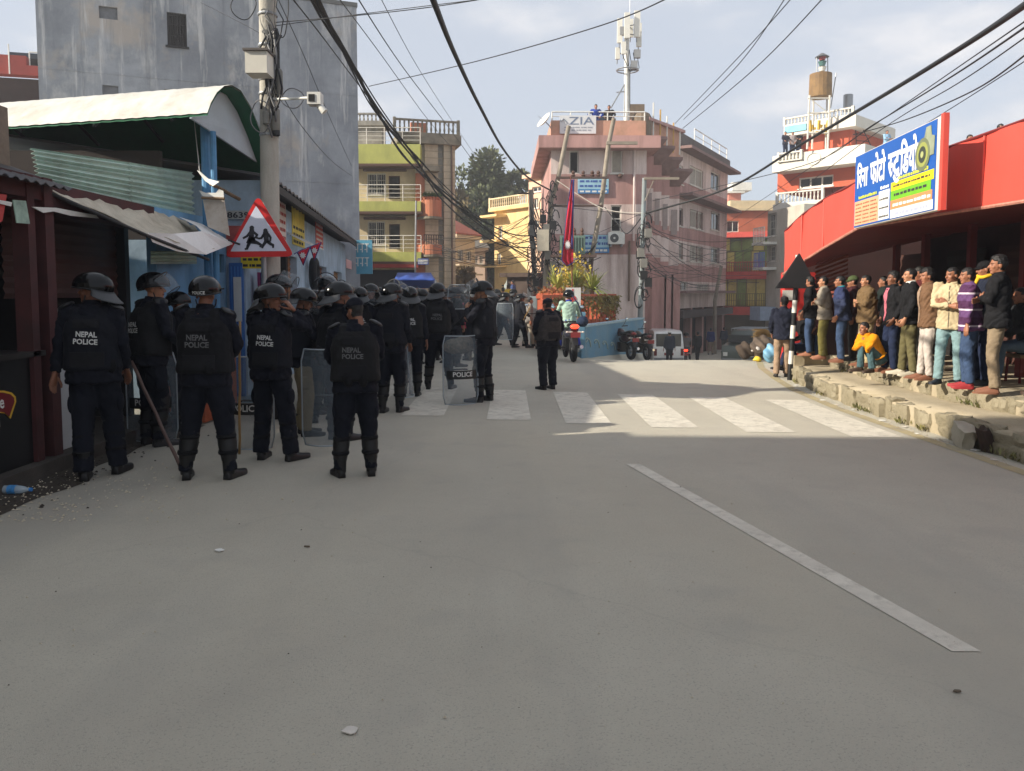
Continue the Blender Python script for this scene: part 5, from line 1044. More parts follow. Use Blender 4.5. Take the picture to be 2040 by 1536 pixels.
mb = MB(); disc(mb, 565, 480, 4.4); limb(mb, [(568, 500), (575, 575)], 5.4, 4.6); limb(mb, [(552, 512), (530, 545), (508, 550)], 2.5, 1.9); limb(mb, [(590, 512), (610, 540), (606, 572)], 2.5, 1.9); limb(mb, [(566, 578), (548, 605), (536, 630)], 3.4, 1.9); limb(mb, [(584, 576), (612, 598), (632, 606), (632, 628)], 3.4, 1.8); mb.build('running_boy', mat('sign_figure_black', (22, 22, 34)), wp)
mb = MB(); c_ = s3(524, 500, -.06); mb.tube([Vector((c_.x, c_.y+.03, 0)), Vector((c_.x, c_.y+.03, s3(514, 405).z))], .03, 10); mb.build('post', M_steel, cs)
# ================================================================ FLAGS
M_fr = mat('flag_crimson', (196, 24, 52), .8, .1, 4); M_fb = mat('flag_blue', (34, 44, 110), .8, .1); M_fw = mat('flag_white', (226, 224, 224), .8, 0)
# small double pennant over the street
bt = thing('pennant_bunting', 'crimson pennant bunting strung below the warning sign', 'bunting', P(615, 520, 12.5))
mb = MB(); mb.tube([P(586, 506, 11.5), P(600, 498, 12), P(640, 483, 13)], .008, 5); mb.build('cord', M_fb, bt)
for (x0, y0, x1, y1, xt, yt, D_) in ((592, 502, 617, 493, 604, 528, 12.2), (618, 492, 639, 484, 626, 518, 12.7)):
    a_, b_, c_ = P(x0, y0, D_), P(x1, y1, D_+.15), P(xt, yt, D_+.05); rows = []
    for j in range(7):
        v = j/6; rows.append([a_.lerp(c_, v).lerp(b_.lerp(c_, v), s/6)+Vector((0, .02*math.sin(s*2+v*3), 0)) for s in range(7)])
    mb = MB(); mb.grid(rows, 0, (0, .004, 0)); pe = mb.build('pennant', M_fr, bt, smooth=True)
    mb = MB(); mb.tube([a_, c_, b_], .012, 5); mb.build('blue_edge', M_fb, pe)
    m_ = (a_+b_)/2*.62+c_*.38+Vector((0, -.04, 0)); mb = MB(); mb.slab([m_+Vector((.055*math.cos(a)*(1 if k % 2 else .6), 0, .055*math.sin(a)*(1 if k % 2 else .6))) for k, a in enumerate(np.linspace(0, 2*PI, 16, False))], (0, .004, 0)); mb.build('emblem', M_fw, pe)
# national flag hanging on its pole in front of the pink building
DF = 24.5
fl = thing('national_flag', 'crimson double-pennon flag with blue border hanging on a thin pole', 'flag', Vector((P(1141, 590, DF).x, DF, .6)))
mb = MB(); mb.tube([Vector((P(1141, 590, DF).x, DF, .62)), P(1137, 350, DF)], .02, 6); mb.build('pole', mat('rust_pole', (112, 62, 50), .8), fl)
rows = []
for j in range(31):
    v = j/30; y = 358+165*v; xr = 1141-1*v; wdt = 4+21*v**.9 if v < .93 else 23.5-(v-.93)*150; rows.append([P(xr-wdt*(1-s/8)+2, y+(8*(1-s/8) if v > .5 else 0)*v, DF-.05)+Vector((0, .06*math.sin(s*1.7+v*5)*(.3+v), 0)) for s in range(9)])
mb = MB(); mb.grid(rows, 0, (0, .006, 0)); cl = mb.build('cloth', M_fr, fl, smooth=True)
mb = MB(); mb.tube([r_[0]+Vector((0, -.01, 0)) for r_ in rows], .014, 5); mb.tube([r_[7]+Vector((0, -.03, 0)) for r_ in rows[:26]], .03, 5); mb.tube([p+Vector((0, -.01, 0)) for p in rows[-1]], .02, 5); mb.build('blue_border', M_fb, cl, smooth=True)
m_ = P(1131, 488, DF-.16); mb = MB(); mb.slab([m_+Vector((.10*math.cos(a)*(1 if k % 2 else .55), 0, .16*math.sin(a)*(1 if k % 2 else .55))) for k, a in enumerate(np.linspace(0, 2*PI, 24, False))], (0, .004, 0)); mb.build('sun_emblem', M_fw, cl)
# ================================================================ WALL, FENCE, PLANTS in the fork
f = Fac((WALL_A.x, WALL_A.y), (WALL_B.x, WALL_B.y)); FW = f
t = thing('blue_mural_wall', 'low blue painted wall with faded mural in the fork of the road', 'wall', f.pt(f.L/2, -.4, 0))
mb = MB(); f.box(mb, 0, f.L, -1.5, .62, -.2, 0); mb.build('wall', mat('mural_blue', (84, 128, 156), .85, .12, 1.2, .2, 20, dirt=(120, 136, 140), dirtamt=.7, dscale=1.5), t)
mb = MB(); f.box(mb, -.03, f.L+.03, .623, .68, -.23, .03); mb.build('coping', mat('pale_blue_coping', (140, 164, 176), .85), t)
for k in range(7):
    mb = MB(); u_ = .5+k*.85; z_ = .05-.09*k; mb.tube([f.pt(u_+.3*math.cos(a)*(1-.05*j), z_+.2*math.sin(a)*(1-.05*j)+.03*j, .012) for j, a in enumerate(np.linspace(0, 5.2, 12))], .018, 4); mb.build('mural_swirl', mat('mural_pale', (142, 160, 160), .85), t)
mb = MB(); f.box(mb, -.02, 2.5, -.5, .55, -1.35, -.21); f.box(mb, 2.503, f.L, -.5, .55, -2.3, -.21); mb.build('planter', conc, t)
fe = thing('terracotta_fence', 'terracotta pillar fence overgrown with creeper above the blue wall', 'fence', f.pt(f.L/2, .55, -1))
M_tf = mat('fence_terracotta', (172, 84, 54), .85, .15, 3)
npil = 17
for k in range(npil):
    u_ = -.15+(f.L+.3)*k/(npil-1)*.98; mb = MB(); f.box(mb, u_-.1, u_+.1, .55, 1.38+.03*(k % 2), -1.2, -1.05); mb.build('pillar', M_tf, fe)
mb = MB(); f.box(mb, -.3, f.L+.1, 1.42, 1.52, -1.22, -1.03); f.box(mb, -.3, f.L+.1, .56, .7, -1.19, -1.07); mb.build('rail', M_tf, fe)
def leaves(n, fn, size, seed, aspect=.45):
    r2 = np.random.RandomState(seed); mb = MB()
    for _ in range(n):
        p, d = fn(r2); d = d.normalized() if d.length > 0 else Vector((0, 0, 1)); s = d.orthogonal().normalized(); s = Matrix.Rotation(r2.uniform(0, 2*PI), 3, d) @ s
        l_ = size*r2.uniform(.6, 1.3); a = p; m = p+d*l_*.5; w_ = s*l_*aspect*.5
        mb.add([a, m+w_, p+d*l_, m-w_], [(0, 1, 2, 3)])
    return mb
def leafmat(name, c, c2):
    if name in MATS: return MATS[name]
    m = mat(name, c, .65, 0); t_ = m.node_tree; b = t_.nodes['Principled BSDF']; n = t_.nodes.new('ShaderNodeTexNoise'); n.inputs['Scale'].default_value = 1.3; n.inputs['Detail'].default_value = 4
    t_.links.new(t_.nodes.new('ShaderNodeTexCoord').outputs['Object'], n.inputs['Vector']); r = t_.nodes.new('ShaderNodeValToRGB'); r.color_ramp.elements[0].position = .35; r.color_ramp.elements[1].position = .65
    r.color_ramp.elements[0].color = (*lin(c), 1); r.color_ramp.elements[1].color = (*lin(c2), 1); t_.links.new(n.outputs['Fac'], r.inputs[0]); t_.links.new(r.outputs[0], b.inputs['Base Color'])
    b.inputs['Subsurface Weight'].default_value = 0; return m
L_vine = leafmat('creeper_leaf', (92, 84, 40), (136, 120, 56))
def vine(r2): u_ = r2.uniform(0, f.L) if r2.rand() < .45 else f.L*(1-abs(r2.normal(0, .25))); return f.pt(max(0, u_), 1.5-abs(r2.normal(0, .35)), -1.0+r2.uniform(-.1, .12)), Vector((r2.normal(0, .5), r2.normal(0, .5), -.6))
mb = leaves(1500, vine, .13, 4); o = mb.build('creeper', L_vine, fe); tag(o, kind='stuff')
# palm / yucca clump
yc = thing('yucca_clump', 'sunlit yellow-green yucca clump in front of the pink building', 'plant', P(1140, 588, 26)); yc.location.z = .5; WM[yc] = Matrix.Translation(yc.location)
L_pal = leafmat('yucca_leaf', (120, 134, 52), (176, 172, 84))
c0 = [P(1110, 575, 26), P(1180, 578, 26.3), P(1145, 572, 26.6)]
mb = MB()
for c_ in c0: mb.tube([Vector((c_.x, c_.y, .5)), c_], [.1, .07], 8)
mb.build('stem', mat('palm_stem', (110, 90, 66), .9, .2), yc)
r2 = np.random.RandomState(5)
for ci, c_ in enumerate(c0):
    mb = MB()
    for k in range(70):
        a = r2.uniform(0, 2*PI); e_ = r2.uniform(-.3, 1.4); d = Vector((math.cos(a)*math.cos(e_), math.sin(a)*math.cos(e_), math.sin(e_))); l_ = r2.uniform(.55, 1.0); s = d.cross(Vector((0, 0, 1))).normalized()*.03
        m_ = c_+d*l_*.55; e2 = c_+d*l_+Vector((0, 0, -.22*l_*math.cos(e_))); mb.add([c_-s, c_+s, m_+s*1.2, m_-s*1.2, e2], [(0, 1, 2, 3), (3, 2, 4)])
    mb.build('frond_head', L_pal, yc)
fb = thing('golden_bush', 'golden flowering bush behind the flag pole', 'plant', P(1142, 588, 27.2)); fb.location.z = .5; WM[fb] = Matrix.Translation(fb.location)
c_ = P(1143, 552, 27.2); mb = leaves(1100, lambda r2: (c_+Vector((r2.normal(0, .26), r2.normal(0, .26), r2.normal(0, .30))), Vector((r2.normal(), r2.normal(), r2.normal()+.4))), .12, 9, .6); mb.build('foliage', leafmat('golden_leaf', (150, 134, 44), (204, 172, 60)), fb)
mb = MB(); mb.tube([Vector((c_.x, c_.y, .5)), c_], .05, 6); mb.build('stem', MATS['palm_stem'], fb)
# red lattice wall left of the billboard, billboard, electric cabinet
f2 = Fac(pxp(1074, 24.5), pxp(1128, 23.5)); t = thing('red_lattice_wall', 'red lattice wall beside the white poster board', 'wall', f2.pt(f2.L/2, 0, 0))
for k in range(6):
    u_ = f2.L*k/6; mb = MB(); f2.box(mb, u_+.01, u_+f2.L/6-.03, 0, 1.45, -.12, 0); mb.build('panel', mat('red_lattice', (196, 84, 60), .85, .15, 3), t)
mb = MB(); f2.box(mb, -.05, f2.L+.05, 1.453, 1.55, -.15, .03); mb.build('coping', M_tf, t)
mb = leaves(500, lambda r2: (f2.pt(r2.uniform(0, f2.L), 1.5+r2.normal(0, .1), -.1+r2.normal(0, .1)), Vector((r2.normal(), r2.normal(), 1))), .12, 19); mb.build('creeper', leafmat('red_creeper', (160, 70, 44), (120, 96, 44)), t)
bb = thing('poster_board', 'white poster board with red round logo standing by the blue wall', 'poster board', Vector((P(1142, 620, 20.5).x, 20.5, 0)))
a_, b_ = P(1127, 622, 20.5), P(1157, 573, 20.5); mb = MB(); mb.box((a_.x, 20.48, a_.z), (b_.x, 20.52, b_.z)); bp_ = mb.build('board', mat('poster_white', (206, 206, 202), .6, .06), bb)
c_ = P(1141, 596, 20.47); mb = MB(); mb.slab([c_+Vector((.10*math.cos(a), 0, .10*math.sin(a))) for a in np.linspace(0, 2*PI, 16, False)], (0, .004, 0)); mb.slab([c_+Vector((.02*x, .002, .12+.05*y)) for x, y in ((-1, 0), (1, 0), (1, 3), (-1, 3))], (0, .004, 0)); mb.build('red_logo', mat('logo_red', (186, 60, 64), .7, .2, 20), bp_)
mb = MB()
for k in range(5): p_ = P(1132+k*5, 613, 20.47); mb.box((p_.x, p_.y-.001, p_.z-.08), (p_.x+.03, p_.y+.002, p_.z+.05*(k % 3)))
mb.build('print', mat('logo_grey', (120, 110, 116), .7), bp_)
mb = MB()
for x in (1131, 1153): p_ = P(x, 622, 20.5); mb.box((p_.x-.02, 20.485, 0), (p_.x+.02, 20.515, a_.z-.002))
mb.build('leg', M_steel, bb)
cb = thing('electric_cabinet', 'teal electric cabinet at the end of the blue wall', 'cabinet', Vector((P(1156, 690, 20.9).x, 20.9, 0)))
a_, b_ = P(1145, 690, 20.9), P(1166, 622, 20.9); mb = MB(); mb.box((a_.x, 20.8, .02), (b_.x, 21.1, b_.z)); mb.build('casing', mat('cabinet_teal', (96, 140, 164), .6, .08), cb)
mb = MB(); mb.box((a_.x+.03, 20.79, .15), (b_.x-.03, 20.798, b_.z-.06)); mb.build('door', mat('cabinet_teal_dark', (84, 126, 150), .6, .08), cb)
cb2 = thing('grey_cabinet', 'tall grey metal cabinet behind the officers at the fork', 'cabinet', Vector((P(1062, 690, 23).x, 23, 0)))
a_, b_ = P(1056, 690, 23), P(1070, 590, 23); mb = MB(); mb.box((a_.x, 22.9, 0), (b_.x, 23.2, b_.z)); mb.build('casing', mat('cabinet_grey', (150, 166, 166), .6, .08), cb2)
mb = MB(); mb.box((a_.x+.02, 22.89, .5), (b_.x-.02, 22.898, b_.z-.06)); mb.build('door', mat('cabinet_grey2', (136, 152, 154), .6, .08), cb2)
# ================================================================ CENTRE POLES
M_pole2 = mat('pole_weathered', (150, 140, 126), .9, .15, 2, .3, 30, dirt=(104, 96, 86), dirtamt=.7)
def cpole(name, label, pts, D, r, m=M_pole2):
    a = P(*pts[-1], D); b = Vector((a.x, D, gz((a.x, D)))); t = thing(name, label, 'utility pole', b)
    mb = MB(); P3 = [P(x, y, D) for x, y in pts]+[b]; mb.tube(P3, [r*(.75+.25*k/(len(P3)-1)) for k in range(len(P3))], 12); mb.build('pole', m, t, smooth=40); return t
t = cpole('utility_pole', 'leaning concrete pole wrapped in tangled cables at the pink building corner', [(1133, 251), (1112, 355), (1098, 400), (1090, 500), (1085, 588)], 30, .11); PA = t
def gear(par, items):
    for (nm, x0, y0, x1, y1, D, th, m) in items:
        a, b = P(x0, y1, D), P(x1, y0, D); mb = MB(); mb.box((a.x, D-th, a.z), (b.x, D+th, b.z)); mb.build(nm, m, par)
M_arm = mat('rusty_arm', (84, 66, 60), .8, .2)
gear(PA, [('cross_arm', 1108, 352, 1212, 356, 29.7, .06, M_arm), ('cross_arm', 1100, 408, 1202, 412, 29.8, .06, M_arm), ('platform', 1096, 508, 1187, 513, 29.6, .3, M_arm), ('junction_box', 1070, 458, 1093, 500, 29.5, .2, mat('box_beige', (186, 178, 160), .6, .1))])
t2 = cpole('utility_pole', 'second leaning pole of the transformer frame before the pink facade', [(1223, 236), (1212, 290), (1198, 405), (1180, 505), (1168, 588)], 30.2, .11); PB = t2
gear(t2, [('cross_arm', 1208, 282, 1270, 288, 30, .05, M_pole2)])
for x in (1142, 1162, 1180, 1192):
    a = P(x, 352, 29.7); mb = MB(); mb.lathe([(.05, 0), (.09, .05), (.05, .1), (.08, .15), (.04, .22)], a, 8); mb.build('insulator', M_brownf, PA)
tr_ = thing('pole_transformer', 'grey-green transformer on the pole platform behind the flag', 'transformer', P(1140, 508, 29.6))
a, b = P(1115, 507, 29.6), P(1165, 470, 29.6); mb = MB(); mb.box((a.x, 29.35, a.z), (b.x, 29.9, b.z)); mb.build('tank', mat('transformer_green', (104, 128, 118), .5, .1), tr_)
for k in range(9):
    x = a.x+.05+(b.x-a.x-.1)*k/8; mb = MB(); mb.box((x-.015, 29.27, a.z+.08), (x+.015, 29.347, b.z-.06)); mb.build('fin', mat('transformer_green', (104, 128, 118)), tr_)
for k in range(3): mb = MB(); mb.lathe([(.06, 0), (.08, .08), (.05, .14), (.07, .2), (.03, .3)], Vector((a.x+.25+.3*k, 29.6, b.z)), 8); mb.build('bushing', M_brownf, tr_)
mb = MB(); mb.tube([P(1165, 513, 29.6), P(1172, 543, 29.6), P(1178, 545, 29.6), P(1180, 515, 29.6)], .05, 6); mb.build('bracket', M_arm, PB)
t3 = cpole('utility_pole', 'straight blue-grey steel pole with cable coils at the right of the pink facade', [(1284, 355), (1281, 450), (1278, 560), (1275, 640)], 28, .105, mat('pole_bluegrey', (132, 144, 148), .7, .15, 2, dirt=(110, 104, 96), dirtamt=.6)); PC = t3
gear(t3, [('cross_arm', 1283, 353, 1353, 358, 27.9, .025, M_pole2), ('meter', 1268, 500, 1276, 516, 27.8, .1, M_black)])
mb = MB(); mb.tube([P(1285, 400, 27.9), P(1302, 360, 27.9)], .02, 6); mb.build('strut', M_pole2, t3)
t4 = cpole('utility_pole', 'thin pole knotted with cables before the yellow house', [(1058, 378), (1060, 470), (1066, 560), (1068, 600)], 33, .13); PD = t4
gear(t4, [('cross_arm', 1033, 384, 1064, 387, 33, .05, M_arm)])
t5 = cpole('utility_pole', 'slim pole at the far end of the downhill pink block', [(1437, 530), (1424, 600), (1424, 660)], 48, .14)
t6 = cpole('utility_pole', 'thin steel pole beside the terracotta curved balconies', [(829, 400), (828, 480), (827, 560)], 39, .06, M_steel)
# ================================================================ OVERHEAD WIRES
def wire(pts, r, name='overhead_cable', label='thin overhead cable crossing the sky above the street', m=None, par=None, sag=0):
    P3 = [P(x, y, D) for x, y, D in pts]; out = []
    n = len(P3)
    for i in range(n-1):       # catmull-rom
        p0, p1, p2, p3 = P3[max(i-1, 0)], P3[i], P3[i+1], P3[min(i+2, n-1)]
        for k in range(8):
            t_ = k/8; out.append(.5*((2*p1)+(p2-p0)*t_+(2*p0-5*p1+4*p2-p3)*t_**2+(3*p1-p0-3*p2+p3)*t_**3))
    out.append(P3[-1]); mb = MB(); mb.tube(out, r, 5); o = mb.build(name, m or M_wire, par, smooth=True)
    if par is None: tag(o, label, 'cable', 'overhead cables')
    return o
bd = thing('cable_bundle', 'thick bundle of black cables running from the left pole to the centre poles', 'cable bundle', P(700, 120, 16))
for k in range(8):
    r2 = random.Random(k); j = lambda s: r2.uniform(-s, s)
    wire([(598+j(14), -60, 9.5), (648+j(8), 40, 12.5), (706+j(7), 138, 15.5), (762+j(9), 232, 19), (826+j(16), 318, 23), (900+j(20), 400, 27), (1000+j(16), 470+j(18), 30), (1064, 470+8*k, 32.8)], .016+.01*(k % 3 == 0), par=bd, name='strand')
wire([(840, -60, 6), (863, 0, 7), (905, 105, 10), (955, 210, 14), (1005, 300, 20), (1050, 352, 26), (1098, 380, 29.8)], .03, label='single thick black cable swooping down to the pink building corner')
GW = 'thin overhead cable crossing the sky above the street'
for pts, r in (([(655, -30, 12), (760, 110, 18), (850, 235, 26), (905, 300, 33)], .009), ([(690, -40, 12), (800, 130, 20), (900, 262, 30), (960, 345, 40)], .012), ([(750, -20, 14), (830, 130, 22), (900, 240, 32), (960, 330, 42)], .008), ([(585, 0, 10.6), (640, 70, 13), (700, 150, 17), (790, 270, 24), (845, 350, 30)], .011),
    ([(735, 172, 26), (950, 122, 20), (1200, 50, 16), (1340, -8, 14)], .013), ([(545, 45, 10.4), (700, 32, 10), (860, 14, 9.6), (1010, -10, 9.2)], .006), ([(545, 52, 10.4), (720, 28, 10), (980, -4, 9.2)], .005),
    ([(1600, -30, 14), (1480, 105, 18), (1345, 246, 29)], .010), ([(1575, -20, 14), (1470, 130, 18), (1362, 238, 29)], .010), ([(1655, -20, 13), (1500, 140, 18), (1360, 256, 29)], .011),
    ([(2060, 30, 7), (1900, 140, 11), (1740, 250, 16), (1560, 370, 24), (1440, 450, 40)], .008), ([(2060, 42, 7), (1900, 150, 11), (1745, 245, 16), (1600, 330, 24), (1300, 400, 28)], .012), ([(2060, 62, 7.2), (1910, 165, 11), (1750, 262, 16), (1560, 400, 26), (1445, 470, 44)], .008), ([(2060, 96, 7.4), (1940, 180, 10.5), (1800, 240, 14), (1700, 268, 18)], .01), ([(2060, 110, 7.4), (1920, 200, 10.5), (1820, 262, 13)], .006),
    ([(1290, 420, 28), (1150, 480, 36), (1000, 520, 33)], .01), ([(1100, 410, 29.8), (1190, 420, 29), (1283, 430, 28)], .012)):
    wire(pts, r)
wire([(2070, -10, 7), (1930, 85, 10), (1760, 190, 14), (1600, 285, 20), (1450, 375, 26), (1285, 425, 28)], .036, label='thickest black cable sweeping from the upper right down to the steel pole')
wire([(1285, 425, 27.9), (1200, 415, 29), (1110, 360, 29.8)], .018, label='white sheathed cable sagging across the pink facade', m=mat('cable_pale', (176, 170, 160), .6))
r2 = random.Random(21)
def tangle(par, n, x0, x1, y0, y1, D0, D1, m=None, rr=.014):
    for k in range(n):
        xa, ya, xb, yb = r2.uniform(*x0), r2.uniform(*y0), r2.uniform(*x1), r2.uniform(*y1); sag = r2.uniform(6, 34)
        wire([(xa, ya, D0), ((xa*2+xb)/3, (ya*2+yb)/3+sag*.9, (D0*2+D1)/3), ((xa+xb*2)/3, (ya+yb*2)/3+sag*.9, (D0+2*D1)/3), (xb, yb, D1)], r2.uniform(.5, 1.1)*rr, par=par, name='strand', m=m)
def span(label, x, y, D): return thing('cable_span', label, 'cable bundle', P(x, y, D))
b1 = span('web of drooping cables between the lime banded house and the knotted pole', 950, 490, 36); tangle(b1, 16, (835, 905), (1058, 1066), (470, 525), (395, 520), 40, 33)
b2 = span('knot of cables between the knotted pole and the leaning pole', 1080, 480, 32); tangle(b2, 22, (1056, 1068), (1086, 1105), (400, 560), (390, 560), 32.9, 29.8, rr=.022)
b3 = span('drooping cables fanning from the steel pole over the pink block', 1380, 500, 35); tangle(b3, 16, (1278, 1288), (1400, 1540), (430, 560), (470, 580), 28, 42, rr=.013)
b4 = span('cables looping below the transformer platform', 1150, 540, 30); tangle(b4, 10, (1090, 1110), (1160, 1200), (500, 530), (480, 540), 29.6, 29.7, rr=.018)
for par, xs_, ys_, D in ((PD, (1056, 1074), (440, 585), 32.8), (PA, (1078, 1112), (370, 560), 29.7), (PC, (1272, 1292), (430, 600), 27.8)):
    for k in range(26):
        x, y = r2.uniform(*xs_), r2.uniform(*ys_); a = P(x, y, D); mb = MB(); R_ = r2.uniform(.1, .3); ph = r2.uniform(0, 6)
        mb.tube([a+Vector((R_*.6*math.cos(q), .12*math.sin(q+ph), R_*math.sin(q)*1.3)) for q in np.linspace(0, 5.5, 14)], r2.uniform(.012, .024), 5); mb.build('cable_coil', M_wire, par, smooth=True)
    for k in range(5):
        x, y = r2.uniform(*xs_), r2.uniform(*ys_); a = P(x, y, D-.15); mb = MB(); mb.box((a.x-.12, a.y-.08, a.z-.16), (a.x+.12, a.y+.08, a.z+.16)); mb.build('splice_box', M_black if k % 2 else mat('grey_joint', (120, 118, 112)), par)
wire([(1205, 413, 29.8), (1230, 445, 29), (1250, 465, 28.5), (1280, 430, 28)], .02, label='black cable loop between the transformer frame and the steel pole')
# cables hanging on the grey wall
for pts in ([(545, 160, 10.5), (600, 250, 13), (660, 320, 18), (700, 350, 24)], [(555, 0, 10.6), (605, 110, 13), (655, 230, 18), (700, 330, 25)], [(400, 5, 18), (470, 40, 14), (525, 70, 10.5)]): wire(pts, .006)
# ================================================================ TREES
def tree(name, label, px, py, D, rx, rz, n, seed, c1, c2, clumps=9, trunk=True, leaf=.4):
    c = P(px, py, D); base = Vector((c.x, D, gz((c.x, D))-.2)); t = thing(name, label, 'tree', base); r2 = np.random.RandomState(seed); cl = []
    for k in range(clumps):
        a = r2.uniform(0, 2*PI); q = r2.uniform(.2, .85); cl.append((c+Vector((rx*q*math.cos(a), rx*.8*q*math.sin(a), rz*r2.uniform(-.8, .75))), r2.uniform(.28, .5)))
    def fn(r):
        cc, s = cl[r.randint(clumps)]; d = Vector(r.normal(0, 1, 3)).normalized(); return cc+Vector((d.x*rx*s, d.y*rx*s, d.z*rz*s))*r.uniform(.55, 1.05), d+Vector((0, 0, r.uniform(-.6, .5)))
    leaves(n, fn, leaf, seed, .6).build('crown', leafmat(name+'_leaf%d' % seed, c1, c2), t)
    mb = MB(); mid = base.lerp(c, .55); mb.tube([base, mid, c+Vector((0, 0, rz*.4))], [rx*.08, rx*.06, rx*.02], 9)
    for cc, s in cl: mb.tube([mid+Vector((0, 0, r2.uniform(-.3, .6))), mid.lerp(cc, .5)+Vector((0, 0, .2)), cc], [rx*.04, rx*.03, rx*.012], 6)
    mb.build('trunk', mat('bark', (86, 72, 60), .9, .2, 4), t)
tree('broadleaf_tree', 'tall grey-green tree rising right of the ribbed white house', 938, 392, 66, 3.1, 4.3, 9500, 1, (62, 72, 42), (92, 98, 60), 20)
tree('broadleaf_tree', 'airy olive tree beside the yellow house roof', 1000, 402, 70, 2.9, 2.9, 6500, 2, (70, 76, 46), (100, 102, 66), 14)
tree('broadleaf_tree', 'brown-tinged bushy tree above the pale cottage', 945, 455, 62, 2.6, 2.6, 5000, 3, (84, 74, 44), (110, 96, 58), 8)
tree('broadleaf_tree', 'dark green tree beside the yellow house wall', 985, 480, 60, 1.9, 3.0, 3000, 4, (46, 58, 38), (70, 80, 50), 8)
tree('broadleaf_tree', 'dry brown shrub tree at the street end below the cottage', 938, 565, 46, 1.2, 1.0, 1600, 5, (92, 78, 50), (124, 104, 66), 6, leaf=.25)
tree('broadleaf_tree', 'dim green tree filling the gap at the end of the street', 965, 545, 64, 2.6, 2.0, 2400, 6, (58, 64, 44), (84, 84, 58), 7)
# ================================================================ PEOPLE
def V(*a): return Vector(a)
SKIN = [mat('skin_a', (150, 100, 74), .55, .08, 12), mat('skin_b', (126, 82, 60), .55, .08, 12), mat('skin_c', (172, 122, 92), .55, .08, 12)]
M_hair = mat('hair_black', (20, 18, 18), .55, .2, 30, .4, 90); M_eye = mat('eye_dark', (24, 20, 18), .3, 0); M_lip = mat('lip', (118, 66, 58), .5, 0)
def fab(name, col, var=.10, rough=.88, bump=.5): return mat('cloth_'+name, col, rough, var, 5, bump, 20, dirt=tuple(int(c*.72) for c in col), dirtamt=.4, dscale=4, spec=.25)
M_navy = fab('uniform_navy', (15, 17, 28)); M_pant = fab('uniform_trousers', (14, 17, 28)); M_vest = fab('vest_charcoal', (17, 17, 20), .15); M_panel = fab('vest_panel', (24, 24, 27), .12)
M_boot = mat('boot_black', (11, 11, 12), .45, .2, 12); M_guard = mat('guard_black', (12, 13, 15), .5, .15, 8); M_helm = mat('helmet_gloss', (6, 7, 9), .17, .1, 5, spec=.3)
M_flap = mat('neck_guard_grey', (54, 56, 58), .5, .12, 8); M_vis = clear_mat('visor_clear', (150, 158, 164), .22, .08); M_shield = clear_mat('shield_clear', (128, 140, 150), .20, .12); M_txt = mat('reflective_lettering', (206, 206, 204), .6, 0); M_khaki = fab('khaki', (130, 118, 92))
def se_ring(c, rx, ry, n=20, e=2.5, M=None, up=None):
    out = []
    for k in range(n):
        a = 2*PI*k/n; ca, sa = math.cos(a), math.sin(a); out.append(V(rx*math.copysign(abs(ca)**(2/e), ca), ry*math.copysign(abs(sa)**(2/e), sa), 0))
    if M is not None: out = [M @ p for p in out]
    return [c+p for p in out]
def ik(S, T, l1, l2, hint):
    d = T-S; L = d.length
    if L > (l1+l2)*.999: d = d*((l1+l2)*.999/L); L = d.length; T = S+d
    a = (l1*l1-l2*l2+L*L)/(2*L); h = math.sqrt(max(0, l1*l1-a*a)); u = d.normalized(); p = hint-u*hint.dot(u); p = p.normalized() if p.length > 1e-6 else u.orthogonal()
    return S+u*a+p*h, T
# ---- templates
def head_template(voxel):
    mb = MB(); mb.ell((0, -.012, .042), (.074, .094, .083), 20, 14); mb.ell((0, .028, -.022), (.059, .062, .088), 18, 12); mb.ell((0, .055, -.088), (.032, .032, .026)); mb.ell((0, .0, -.075), (.056, .06, .035), 16, 10)
    mb.tube([(0, .082, .022), (0, .096, .0), (0, .110, -.022), (0, .098, -.032)], [.008, .010, .015, .012], 8); mb.ell((0, .076, .030), (.047, .018, .011)); mb.ell((0, .086, -.058), (.024, .012, .010))
    for s in (-1, 1): mb.ell((s*.077, -.008, -.005), (.010, .022, .032)); mb.ell((s*.04, .06, -.02), (.022, .02, .022))
    mb.tube([(0, -.018, -.04), (0, -.03, -.12), (0, -.035, -.2)], [.056, .054, .06], 14)
    return remesh(mb, voxel, 2, .4)
HEADS = {}
for lod, vx in ((0, .0075), (1, .0095), (2, .017)):
    me = head_template(vx); HEADS[lod] = (co_of(me).copy(), [tuple(p.vertices) for p in me.polygons], no_of(me).copy())
def head_mats(co, faces):
    mi = []
    for f_ in faces:
        c = co[list(f_)].mean(0); x, y, z = abs(c[0]), c[1], c[2]; m = 0
        if y > .06 and (x-.030)**2/.0105**2+(z-.010)**2/.0045**2 < 1: m = 1
        elif y > .055 and .014 < x < .045 and .029 < z < .0345: m = 2
        elif y > .080 and x < .024 and -.066 < z < -.050: m = 3
        mi.append(m)
    return mi
HMI = {l: head_mats(c, f_) for l, (c, f_, n_) in HEADS.items()}
